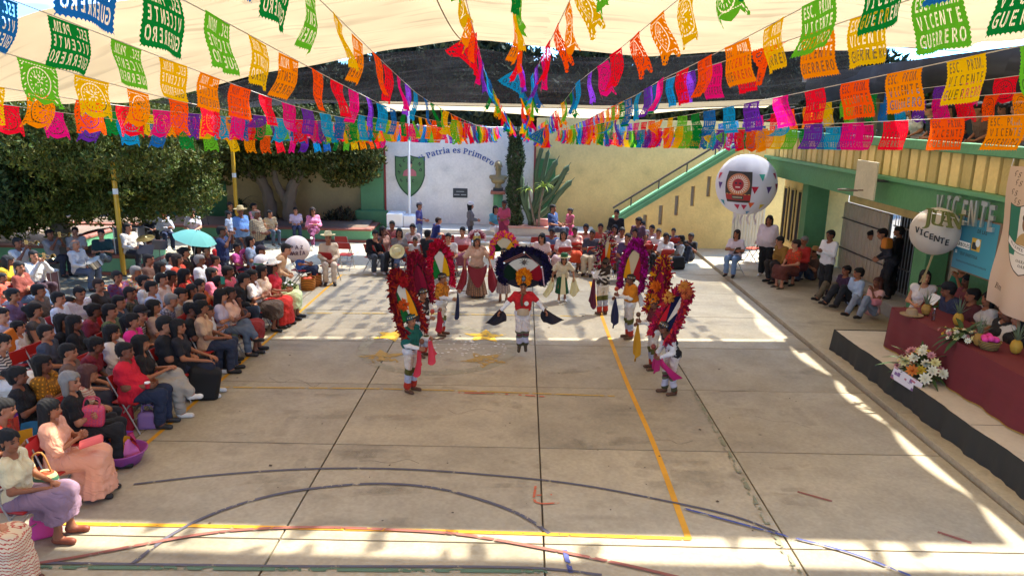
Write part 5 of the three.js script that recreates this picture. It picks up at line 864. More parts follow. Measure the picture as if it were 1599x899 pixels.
// ---------------------------------------------------------------- everybody watching
bustParts();
const places = [];
function per(px, py, what, deg, top, bottom, hair, label, o = {}) {
  let [base, arms, build] = what.split(' '); const vary = hash(Math.round(px), Math.round(py), 21), vary2 = hash(Math.round(px), Math.round(py), 22);
  if (base === 'seat' && arms === 'lap' && !o.bench) { arms = vary < 0.5 ? 'lap' : vary < 0.66 ? 'knee' : vary < 0.8 ? 'crossed' : vary < 0.9 ? 'hold' : 'phone'; if (bottom && /^(trousers|baggy)/.test(bottom) && vary2 < 0.16) base = 'cross'; else if (vary2 > 0.86) base = 'slump'; }
  const sp = (s) => { const a = s.split(' '); return [a[0], a[1], a[2]]; }, child = o.scale && o.scale < 0.85;
  const P = pose(base, arms, build), k = 1.15 * (o.scale ?? 1) * (child ? 1 : 0.97 + 0.06 * hash(Math.round(px), Math.round(py), 3)), turn = rad(deg + (hash(px | 0, py | 0, 5) - 0.5) * 14), fl = o.floor ?? 0, lift = o.lift ?? 0;
  const q = G(px, py, fl + lift + P.head[1] * k), c = Math.cos(turn), s = Math.sin(turn), hx = P.head[0] * k, hz = P.head[2] * k;
  const pos = V(q.x - (hx * c + hz * s), fl + lift, q.z - (-hx * s + hz * c));
  if (o.foot) pos.copy(G(o.foot[0], o.foot[1], fl)).setY(fl + lift);
  if (o.minX && pos.x < o.minX) pos.x = o.minX;
  const [t] = makePerson({ base, arms, build, lod: Math.hypot(pos.x, pos.z) > 15.5 ? 1 : 0, label, pos, turn, scale: k, top: top && sp(top), bottom: bottom && sp(bottom), hair: hair && hair.split(' '), skin: o.skin ?? Math.floor(hash(px | 0, py | 0, 9) * 5), shoes: o.shoes, hat: o.hat && o.hat.split(' '), under: o.under, group: o.group, yaw: ['trumpet', 'cam', 'chin', 'hang'].includes(arms) ? 0 : o.yaw ?? [-0.45, 0, 0, 0.3, -0.2][Math.floor(hash(px | 0, py | 0, 13) * 5)] });
  if (['seat', 'cross', 'slump'].includes(base) && !o.bench) chair(pos.clone().setY(fl), turn, 'chair of the ' + label.split(' ').slice(0, 13).join(' '), o.back ? chairGroup2 : chairGroup, o.chairM).scale.setScalar(1.15 * (child ? (o.scale ?? 1) : 1));
  const at = (x, y, z) => V(x * c + z * s, y, -x * s + z * c).multiplyScalar(k).add(pos);
  return { t, pos, turn, P, k, at };
}
// near end of the left audience
per(-88, 752, 'seat lap f', 100, 'blouse e6ddcc', 'long d8c8b4 embroid', 'long', 'woman in white embroidered skirt and blouse at the lower left corner', { shoes: '6a3a24' });
per(14, 690, 'seat lap f', 105, 'tee d8c79c', 'skirt 8a6f80', 'bun', 'woman in cream top and mauve skirt behind the pink bag', { shoes: '7a3a22' });
const peach = per(78, 640, 'seat phone f', 112, 'blouse dd9c7c', 'long dd9c7c', 'long', 'woman in a long peach dress with black hair at the front row end', {});
per(6, 640, 'seat lap f', 100, 'tee b5472a floral', 'trousers 33314a', 'short', 'person in orange print blouse at the left edge behind the cream top');
per(27, 588, 'seat phone f', 105, 'tee 1c1f2b dots', 'trousers 20202a', 'bun', 'woman in dark navy beaded blouse near the left edge');
per(66, 570, 'seat phone f', 100, 'blouse d0921c dots', 'trousers 1c1c20', 'shoulder', 'woman in mustard blouse with white dots');
per(110, 597, 'seat lap f', 108, 'tee 17161a floral', 'trousers 18181c', 'shoulder grey', 'grey haired woman in black blouse with pink bag on her lap');
per(137, 585, 'seat lap f', 106, 'tee c9bcae embroid', 'trousers 1b1b22', 'shoulder red', 'woman with reddish hair in red and white embroidered blouse');
per(107, 551, 'seat lap m', 104, 'tee 6a554c', 'trousers 3a3a44', 'short', 'short haired person in brown blouse behind the embroidered blouse');
per(195, 549, 'seat hold h', 106, 'tee cf1830', 'trousers 1f2a42', 'short', 'heavy man in bright red shirt holding a paper cup', { shoes: '2a2a2a' });
per(220, 537, 'cross lap f', 104, 'tee 1d1a1c floral', 'baggy 9a9285', 'shoulder', 'woman in beige trousers with crossed legs and white trainers', { shoes: 'd8d4cc' });
per(175, 520, 'seat lap f', 102, 'blouse d9d2cc', 'trousers 23232a', 'long', 'woman in white blouse with very long black hair');
per(97, 503, 'seat lap f', 104, 'tee 141418', 'trousers 8a93a2', 'shoulder', 'woman in black tee and pale jeans with a shoulder length cut');
per(116, 505, 'seat lap f', 102, 'long 121216', 'trousers 1a1a1f', 'long', 'woman in black with long straight hair beside the black tee');
per(28, 512, 'seat lap k', 104, 'tee d5d2ce', 'trousers 3a3a44', 'pigtails', 'girl in white shirt with dark pigtails and bows', { scale: 0.86 });
per(4, 536, 'seat lap f', 100, 'tee d4d4d0 stripes', 'skirt d8d6d0', 'bun', 'person in striped top and white skirt at the left edge');
per(3, 493, 'seat lap m', 100, 'tee a4a3c0', 'trousers 2b2e40', 'short', 'person in lavender shirt at the left edge');
per(53, 486, 'seat lap f', 100, 'vest 4c4844', 'skirt 37343a', 'bun', 'woman in sleeveless grey dress with her hair up');
per(91, 467, 'seat lap m', 98, 'long c3c9d6', 'trousers 23283a', 'short', 'dark haired man in pale blue long sleeved shirt');
per(109, 473, 'seat lap k', 96, 'tee b81c26', 'trousers 2b2e40', 'short', 'boy in red shirt between two men in white', { scale: 0.86 });
per(124, 459, 'slump lap m', 60, 'long d4d3dd', 'trousers 22242e', 'short', 'man in white striped shirt turning to the boy in red');
per(154, 446, 'seat hold f', 80, 'tee 2e2620', 'trousers 2a2420', 'short brown', 'older person in dark brown holding an orange bag');
per(183, 433, 'seat lap f', 70, 'blouse 6a3f78 floral', 'skirt 2f3050', 'bun', 'woman in purple floral blouse beside the yellow pole');
per(186, 473, 'seat lap m', 100, 'tee 26364a', 'trousers 1e222c', 'short', 'man in dark blue tee shirt looking up');
per(203, 459, 'seat lap m', 100, 'tee 4a4a36 plaid', 'trousers 2a2a30', 'short', 'man with dark beard in olive and yellow shirt');
per(206, 502, 'seat side f', 100, 'ruff e0288a', 'trousers 1d1d24', 'pony', 'woman in hot pink ruffled blouse with a headband');
per(220, 491, 'slump knee m', 100, 'tee cfc9c0 stripes', 'trousers 26262c', 'short', 'young man with dark cap in grey striped shirt', { hat: 'cap 17161a' });
per(237, 450, 'seat lap m', 98, 'tee a9b8d6', 'trousers 2a2f45', 'short', 'man in light blue polo shirt facing the dancers');
per(253, 437, 'seat lap f', 96, 'tee d9c2b4', 'trousers 3b3b46', 'short', 'woman in pale pink blouse behind the light blue polo');
per(267, 433, 'seat lap m', 96, 'tee a8503c', 'trousers 2b2b33', 'short', 'man in brick red shirt left of a red floral blouse');
per(288, 430, 'seat lap f', 96, 'tee d63a24 floral', 'skirt 55222a', 'long', 'woman in bright red floral blouse with long hair');
per(268, 470, 'slump phone m', 100, 'tee 9a98a0 plaid', 'trousers 2c2c34', 'short grey', 'grey haired man in plaid shirt looking down');
per(283, 461, 'slump lap m', 100, 'tee c8c6c4', 'trousers 24262c', 'short', 'man in white shirt bent forward behind the plaid shirt');
per(257, 509, 'seat lap h', 104, 'tee 17171a', 'trousers 16161a', 'short', 'big man in black tee shirt and black cap in the front row', { hat: 'cap 121214' });
per(278, 511, 'seat lap f', 102, 'tee 1e1c20', 'trousers 1f2434', 'shoulder', 'woman in dark blouse with a white wrap on her lap', { shoes: 'cfccc6' });
per(298, 484, 'seat chin m', 100, 'tee 121214', 'trousers 222a3c', 'short', 'bearded man in black tee resting his chin on his hand', { shoes: 'cfccc6' });
per(314, 481, 'seat lap f', 100, 'tee c8a17c', 'trousers 2b3245', 'bun', 'woman in tan blouse next to the bearded man');
per(326, 487, 'seat phone k', 100, 'tee d8d6d2', 'trousers 39432f', 'short', 'boy in white shirt looking at a phone in the front row', { scale: 0.84 });
per(345, 462, 'seat lap f', 98, 'tee c0b3c0', 'trousers 5a6472', 'long', 'woman in pale lilac blouse with long black hair in the front row', { shoes: '2b2522' });
per(359, 459, 'seat chin f', 98, 'tee e2b092', 'skirt 8e2a26', 'bun', 'woman in peach blouse and dark red skirt resting her chin');
per(381, 437, 'slump lap m', 94, 'hoodie 1a191c', 'trousers 27303f', 'short', 'boy in black hoodie and jeans slouching');
per(394, 431, 'seat lap f', 92, 'tee ddd0c6', 'skirt 4a3a30', 'bun', 'woman in white blouse with red skirt on her lap');
per(409, 424, 'seat hold f', 92, 'tee d6b79a', 'long c22a20', 'long', 'woman in beige blouse and long red skirt');
per(426, 417, 'seat lap f', 92, 'tee c02030', 'skirt c4cf9a', 'long', 'woman in red blouse under a white straw hat', { hat: 'straw ece4d2' });
per(447, 390, 'stoop hold m', 100, 'long c79f78', 'trousers 7a6038', 'short', 'man in tan shirt and khaki trousers leaning forward', { bench: 1, shoes: '8a5a26' });
per(466, 386, 'seat hold m', 92, 'tee 3a62a8', 'trousers 26304a', 'short', 'boy in blue shirt holding the small white globe', { scale: 0.9 });
// middle and rear rows of the left audience
per(12, 408, 'seat lap f', 92, 'tee d0a01c', 'trousers 3e4656', 'shoulder', 'woman in yellow blouse at the left edge under the tree');
per(30, 418, 'seat lap f', 94, 'long 7a3422', 'trousers 3a4658', 'bun', 'girl in rust coloured jacket beside the yellow blouse');
per(3, 434, 'seat lap k', 94, 'tee d0563a', 'trousers 8a8896', 'short', 'child in salmon shirt at the left edge', { scale: 0.8 });
per(267, 404, 'seat lap m', 80, 'tee d6d6d6', 'trousers 30343e', 'short', 'man in plain white tee in the sun at the rear');
per(277, 406, 'seat lap f', 80, 'tee d8482c', 'skirt 5a2a2a', 'shoulder brown', 'woman in orange red blouse beside the plain white tee');
per(288, 395, 'seat side f', 100, 'vest 3d2a22', 'skirt 3d2a22', 'bun', 'woman in dark brown dress seen from behind');
per(308, 389, 'seat lap f', 70, 'tee 3b2a30', 'trousers 2a2a2e', 'shoulder', 'girl in dark blouse sitting under the mint umbrella');
const umb = per(322, 391, 'seat hold f', 70, 'blouse 6d4a60 floral', 'skirt 3a2f40', 'short brown', 'woman in mauve print blouse under the mint umbrella');
per(341, 379, 'seat lap f', 80, 'tee dc2a28', 'trousers 2a2228', 'short brown', 'woman in scarlet blouse beside the mint umbrella');
per(346, 362, 'stand cam m', 95, 'tee 26335a', 'trousers 333a4a', 'short', 'man in dark blue shirt taking a photograph over the crowd');
per(312, 407, 'seat lap m', 90, 'tee e0dedc', 'trousers 34384a', 'short grey', 'grey haired man in white polo shirt');
per(337, 407, 'seat hold k', 92, 'tee d87a84', 'trousers 4a4456', 'short brown', 'boy in salmon pink shirt eating a snack', { scale: 0.85 });
per(370, 387, 'seat up k', 90, 'tee e060a8', 'trousers 32304a', 'short', 'boy in pink polo shading his eyes with a raised arm', { scale: 0.88 });
per(391, 377, 'seat lap f', 90, 'tee 8f9db0', 'trousers 30384a', 'shoulder', 'woman in grey blue tee looking across the court');
per(407, 393, 'seat lap m', 90, 'tee 3d3a40', 'trousers 2a2a30', 'short', 'man in dark visor cap and sunglasses', { hat: 'cap 2a1f2a' });
per(312, 446, 'seat reach f', 94, 'vest c0592a', 'skirt 8a3a22', 'long', 'woman in orange embroidered tunic holding up a green phone');
per(343, 441, 'seat lap f', 94, 'tee c8b4a4', 'trousers 44404a', 'bun', 'woman in beige tee between the phone and the hoodie');
per(313, 470, 'seat lap m', 98, 'tee 2f2c30', 'trousers 26262c', 'short', 'dark haired boy in charcoal shirt behind the black tee');
per(300, 455, 'seat lap f', 96, 'tee e0d4c8', 'trousers 303848', 'shoulder', 'woman in ivory blouse in the middle rows');
per(224, 440, 'seat lap f', 92, 'tee d9d4ca', 'skirt 5a4030', 'bun', 'woman in ivory top bending her head near the pole');
per(212, 425, 'slump lap f', 84, 'tee c8c2ba floral', 'trousers 30303a', 'short grey', 'grey haired woman in pale print blouse beside the pole');
per(172, 487, 'seat lap m', 100, 'tee 53603e', 'trousers 2b2f2a', 'short', 'man in olive shirt in the middle of the left rows');
per(147, 486, 'seat lap f', 100, 'tee 8a3040', 'trousers 2b2b33', 'bun', 'woman in wine red blouse behind the long straight hair');
per(72, 520, 'seat lap m', 102, 'tee 3c4456', 'trousers 24262c', 'short', 'man in slate blue shirt in the left rows');
per(150, 540, 'seat lap f', 104, 'tee 7a2030', 'trousers 2a2a30', 'bun', 'woman in dark red blouse behind the red shirted man');
per(240, 480, 'seat lap f', 100, 'tee b89a86', 'trousers 3a3a44', 'shoulder', 'woman in sand coloured tee in the middle rows');
per(356, 425, 'seat lap m', 92, 'tee 8c2a3a', 'trousers 2d2d36', 'short', 'boy in maroon tee in the rear rows');
per(331, 428, 'seat lap f', 94, 'tee d06a80', 'skirt 6a3a4a', 'shoulder', 'woman in rose pink blouse in the rear rows');
per(60, 455, 'seat lap m', 96, 'tee 5a4a3a', 'trousers 2b2b30', 'short', 'man in brown shirt in the shade behind the pale blue shirt');
per(20, 462, 'seat lap f', 98, 'tee 5a3d52', 'trousers 2b2b30', 'bun', 'woman in plum blouse in the shade at the left');
per(250, 418, 'seat lap f', 88, 'tee b0b8a0', 'skirt 48503c', 'shoulder', 'woman in sage green blouse at the rear');
per(232, 406, 'seat lap m', 86, 'tee 6a4a3a', 'trousers 2f2f36', 'short', 'man in brown tee by the music stands');
// standing behind the audience and on the planter
per(375, 331, 'stand hold h', 60, 'tee 6f92c4', 'trousers 3d3f48', 'short grey', 'stout man in blue shirt and straw hat standing behind the crowd', { hat: 'straw cdb27c' });
per(400, 334, 'stand hold h', 80, 'tee d8c8b2 dots', 'trousers 2b3140', 'bald grey', 'bald man in cream print shirt with a shoulder bag');
per(359, 322, 'seat lap f', 60, 'tee 2c3a34', 'trousers 23262a', 'bun', 'woman in dark green sitting on the planter behind the straw hat', { bench: 1, floor: 0.1 });
per(357, 336, 'stand side k', 80, 'tee c6d0dc', 'trousers 3a4254', 'short', 'small child in pale blue shirt beside the straw hat', { scale: 0.68, floor: 0.55 });
per(396, 323, 'seat lap k', 70, 'tee d890a0', 'trousers 3a3a48', 'short', 'child in pink shirt on the planter behind the bald man', { bench: 1, floor: 0.1 });
per(421, 334, 'seat lap k', 50, 'tee c2a070', 'trousers 3c4c5c', 'short', 'boy in tan shirt sitting on the planter by the tree trunk', { bench: 1, floor: 0.12, scale: 0.85 });
per(461, 329, 'seat hold k', 20, 'tee dcc8d2', 'trousers 34405a', 'short', 'girl in white and pink with a pink bag on the planter', { bench: 1, floor: 0.12, scale: 0.88 });
per(488, 330, 'cross lap f', 20, 'long d07c96', 'trousers 7a3c5a', 'shoulder brown', 'woman in pink sweater and plum trousers on the planter', { bench: 1, floor: 0.1, shoes: 'd8d4cc' });
per(231, 331, 'seat lap f', 40, 'long 1d1c20', 'trousers 1d2026', 'shoulder', 'woman in black hoodie sitting on the far planter', { bench: 1, floor: 0.1 });
per(255, 333, 'seat chin f', 35, 'long c4c4c8', 'trousers 28324e', 'shoulder', 'girl in white sweater and jeans sitting on the far planter', { bench: 1, floor: 0.1, shoes: 'd8d4cc' });
per(299, 331, 'seat lap f', 20, 'tee d9cfd0', 'skirt 3a3430', 'bun', 'woman in white blouse sitting on the planter right of the left tree', { bench: 1, floor: 0.1 });
// the back row
per(512, 372, 'seat lap m', 15, 'long c9b295', 'trousers cbb8a0', 'short', 'man in cream clothes and straw hat sitting alone by the court corner', { back: 1, hat: 'straw e0cf9c' });
per(586, 367, 'slump chin m', 25, 'long 16151a', 'trousers 3a3f48', 'short', 'man in black jacket resting his chin in the back row', { back: 1, shoes: 'b8b4ae' });
per(598, 361, 'seat cam f', 40, 'tee b98a78', 'trousers 1a1a1e', 'long', 'woman drinking beside the black jacket in the back row', { back: 1 });
per(623, 364, 'seat lap f', 10, 'tee 7a7068', 'trousers 45506a', 'long', 'woman in grey with a straw hat on her lap', { back: 1, shoes: '3a2c24' });
per(644, 357, 'seat lap f', 10, 'tee c8b4ac', 'skirt c03a30', 'bun', 'woman in beige behind the boy in white in the back row', { back: 1 });
per(648, 376, 'seat lap k', 5, 'tee dcd4d4', 'trousers 4a4a58', 'short', 'boy in white shirt in the back row', { back: 1, scale: 0.82 });
per(668, 366, 'seat lap m', 150, 'long 1a1a1d', 'trousers 1c1c22', 'short', 'person in black with their back turned in the back row', { back: 1 });
per(655, 322, 'stand hold k', 80, 'tee 4a4a8a', 'trousers 8aa4c0', 'short', 'child in red and blue shirt and grey cap by the flagpole', { scale: 0.82, floor: 0.5, hat: 'cap 6a6a72' });
per(685, 345, 'slump lap k', 120, 'tee 1f2a68', 'trousers 26304a', 'short brown', 'child in blue jacket stooping before the steps', { scale: 0.9, floor: 0.1, bench: 1 });
per(735, 322, 'stand hold f', 95, 'long 6c6a6a', 'trousers 3c3c44', 'shoulder', 'woman in grey top and white cap on the platform', { floor: 0.5, scale: 0.85, hat: 'beanie d4d2ce' });
per(774, 327, 'seat lap f', 20, 'tee 5aa4b4', 'baggy d4d0cc', 'shoulder', 'woman in teal blouse and white trousers below the bust', { floor: 0.5, bench: 1, scale: 0.9 });
per(787, 319, 'stand hold f', 330, 'tee c04a64', 'skirt 8a2a4a', 'bun brown', 'woman in pink dress standing beside the leafy column', { floor: 0.5, scale: 0.85 });
per(864, 326, 'seat hold m', 60, 'tee 2c4470', 'trousers 3a4458', 'short', 'man in dark blue shirt sitting below the cactus', { floor: 0.35, bench: 1 });
per(890, 330, 'stand hold f', 300, 'vest b0506a', 'long e0187a', 'bun', 'girl in magenta skirt standing by the yellow wall', { scale: 0.82, floor: 0.1 });
per(880, 367, 'seat lap f', 350, 'tee dcd0cc', 'skirt c8b0b0', 'shoulder', 'woman in white blouse left in the guest row by the green dancer', { back: 1 });
per(898, 361, 'seat lap f', 350, 'tee d8a094', 'skirt d8502a', 'bun', 'woman in pink blouse in the guest row behind the red shawl', { back: 1 });
per(925, 366, 'seat crossed h', 345, 'tee 3c3c48', 'trousers c2b094', 'short', 'man in charcoal polo with crossed arms and beige trousers', { back: 1 });
per(915, 357, 'seat lap f', 350, 'tee d08a7a', 'skirt 8a4040', 'bun', 'woman in coral blouse behind the charcoal polo', { back: 1 });
per(938, 356, 'seat lap m', 350, 'tee c85a4a', 'trousers 30303a', 'short', 'person in red shirt beside the charcoal polo', { back: 1 });
per(963, 334, 'stand hold m', 340, 'long 16181c', 'trousers 20222a', 'short', 'young man in black standing behind the green headdress', {});
per(992, 364, 'seat lap f', 345, 'tee d8c8c4', 'skirt c8b8b8', 'bun', 'woman in white blouse behind the brown vest dancer', { back: 1 });
per(1003, 352, 'seat lap m', 345, 'tee d0bfb8', 'trousers 23262e', 'short', 'man in pale shirt in the guest row before the stairs', { back: 1 });
per(997, 346, 'stand side f', 340, 'tee 54384a', 'trousers 2b2b33', 'bun', 'woman in plum top standing behind the guest row', { scale: 0.92 });
per(1018, 358, 'seat lap f', 345, 'tee d2a8a8', 'skirt 8a3a4a', 'bun', 'woman in pale pink blouse behind the maroon dancer', { back: 1 });
per(1029, 364, 'seat lap m', 345, 'tee d8d4d2', 'trousers 26262e', 'short', 'man in white shirt and sunglasses in the guest row', { back: 1 });
per(1041, 371, 'seat lap f', 340, 'tee dedad6', 'trousers 22222a', 'pony', 'woman in white blouse with a red cloth at the end of the guest row', { back: 1 });
per(1079, 370, 'floor knee m', 320, 'tee 17171b', 'trousers 2a3040', 'short', 'boy in black sitting on the ground against the stair wall', {});
per(1063, 374, 'legs lap m', 280, 'tee c4c4c0', 'trousers 24262c', 'short', 'person in white shirt lying back beside the boy in black', {});
per(960, 358, 'seat lap f', 345, 'tee c8a090', 'skirt 6a3a3a', 'shoulder', 'woman in dusty rose blouse behind the guest row', { back: 1 });
per(980, 372, 'seat lap m', 345, 'tee 4a3a5a', 'trousers 2a2a33', 'short', 'man in purple shirt behind the brown vest dancer', { back: 1 });
per(700, 372, 'seat lap m', 5, 'tee c9c2bc', 'trousers 2d3040', 'short', 'man in off white shirt seated behind the gold dancer', { back: 1 });
per(612, 352, 'seat lap m', 10, 'tee 8a4a4a', 'trousers 2a2a33', 'short', 'man in faded red shirt behind the woman with the straw hat', { back: 1 });
per(722, 362, 'seat lap f', 0, 'tee d09a9a', 'skirt 8a4a5a', 'bun', 'woman in rose top seated left of the rose dress dancer', { back: 1 });
per(846, 372, 'seat lap f', 355, 'tee d4b8b4', 'skirt a06a70', 'shoulder', 'woman in pale rose blouse right of the round headdress', { back: 1 });
per(862, 364, 'seat lap m', 350, 'tee 5a6a8a', 'trousers 2a2a33', 'short', 'man in grey blue shirt between the hat and the pale rose blouse', { back: 1 });
per(948, 368, 'seat lap f', 350, 'tee c86a5a', 'skirt 5a2a30', 'bun', 'woman in terracotta blouse right of the crossed arms', { back: 1 });
per(972, 362, 'seat lap f', 345, 'tee d8d0cc', 'skirt 6a4a5a', 'bun', 'woman in white tee half hidden by the green headdress', { back: 1 });
per(1008, 370, 'seat lap m', 345, 'tee a03a3a', 'trousers 2a2a33', 'short', 'boy in brick shirt between the two right headdresses', { back: 1, scale: 0.86 });
per(1052, 362, 'seat lap m', 340, 'tee 3a4a6a', 'trousers 2a2a33', 'short', 'boy in denim shirt behind the end of the guest row', { back: 1, scale: 0.86 });
// right side
const WALK = 0.1;
per(1151, 366, 'seat lap f', 330, 'tee d8c4c4', 'trousers 6d86a8', 'shoulder brown', 'woman in white tee and jeans on a chair below the big globe', { floor: WALK, back: 1, chairM: std('4a3a34', 0.5) });
per(1202, 344, 'stand side h', 330, 'long d9c4c2', 'trousers 17171a', 'shoulder', 'woman in white blouse and black trousers standing by the wall', { floor: WALK, shoes: 'd8d4cc' });
per(1218, 377, 'slump hang m', 290, 'long 8a6220', 'trousers 2a2420', 'short', 'person in mustard jacket bending forward by the gate', { floor: WALK, bench: 1 });
per(1243, 382, 'seat lap f', 300, 'tee d0552c floral', 'skirt 5a2a20', 'short brown', 'older woman in orange print blouse by the green pillar', { floor: 0.05, bench: 1 });
per(1256, 377, 'seat lap f', 300, 'long c03028', 'skirt 5a2226', 'short grey', 'older woman in red shawl by the green pillar', { floor: 0.08, bench: 1 });
per(1251, 396, 'stand side k', 290, 'long c8ccd0', 'trousers b8a488', 'short', 'toddler in white shirt and beige trousers', { floor: WALK, scale: 0.58, foot: [1250, 436] });
per(1273, 395, 'floor knee m', 290, 'tee 5a4034', 'trousers 3a4454', 'short', 'man in brown shirt and straw hat sitting on the ground', { floor: WALK, hat: 'straw b48a50' });
per(1297, 368, 'stand phone m', 290, 'long d8d4d2', 'trousers 191a1e', 'short', 'man in white shirt standing with a phone near the stage', { floor: WALK, shoes: '1f1a17' });
per(1322, 423, 'floor hold m', 285, 'tee 4a2a48 plaid', 'trousers 5a4f3c', 'short', 'man in purple checked shirt sitting on the step', { floor: WALK, lift: 0.1 });
per(1341, 427, 'floor hold m', 285, 'long a9bdd8', 'trousers 1d2026', 'short', 'man in light blue shirt sitting on the step', { floor: WALK, lift: 0.1 });
per(1371, 442, 'floor chin f', 290, 'vest d8a49c', 'trousers 7d8798', 'long red', 'woman in pink top and jeans sitting at the stage corner', { floor: WALK, lift: 0.1 });
per(1362, 368, 'bend hang m', 250, 'long 1b2220', 'trousers 15171a', 'short', 'person in black bending over in the dark porch', { floor: 0.46 });
per(1378, 366, 'stoop hold f', 260, 'long 2a2a30', 'trousers 1c1c22', 'short', 'person in dark clothes with a white collar in the porch', { floor: 0.46 });
per(1399, 378, 'bend hang m', 300, 'tee 3b3a2c', 'trousers 14161a', 'short', 'person in patterned shirt leaning over a bag in the porch', { floor: 0.3 });
per(1404, 362, 'stand side m', 240, 'long 121215', 'trousers 141418', 'short', 'tall person in black with their back turned in the porch', { floor: 0.46 });
per(1424, 388, 'walk hold k', 300, 'long 7d8a70', 'trousers 6d7a80', 'short', 'girl in pale green top walking in the porch', { floor: WALK, scale: 0.8 });
per(1441, 372, 'stand hold m', 280, 'tee 5a4038', 'trousers 20222c', 'short', 'man in brown shirt holding the ribbon of the white globe', { floor: 0.12 });
// balcony spectators leaning on the rail
[[1240, 188, '3a2f2a', 'spectator in dark brown behind the balcony rail, farthest along'], [1290, 196, 'c8c2bc', 'spectator in white behind the balcony rail over the metal gate'], [1345, 196, '5a4038', 'spectator in brown behind the balcony rail over the backboard'], [1425, 193, 'd0ccc8', 'spectator in white behind the balcony rail above the dark porch'], [1455, 196, '2a3a4a', 'spectator in slate blue behind the balcony rail'], [1490, 192, '28323e', 'spectator in dark blue behind the balcony rail near the letters'], [1530, 196, '6a4a40', 'spectator in rust brown behind the balcony rail above the poster'], [1572, 200, '2b2b30', 'spectator in black behind the balcony rail at the right edge'], [1592, 206, '9a9aa2', 'spectator in grey behind the balcony rail at the right edge']].forEach(([x, y, c, l], i) => {
  const p = XP(x, y, 9.35), P = pose('stoop', 'hold', 'm'); makePerson({ base: 'stoop', arms: 'hold', build: i % 2 ? 'f' : 'm', lod: 1, label: l, pos: V(9.55, 3.81, p.z), turn: rad(-90), scale: 1.1, top: ['tee', c], bottom: ['trousers', '2a2c34'], hair: [i % 2 ? 'shoulder' : 'short', 'black'], skin: i % 5 });
});
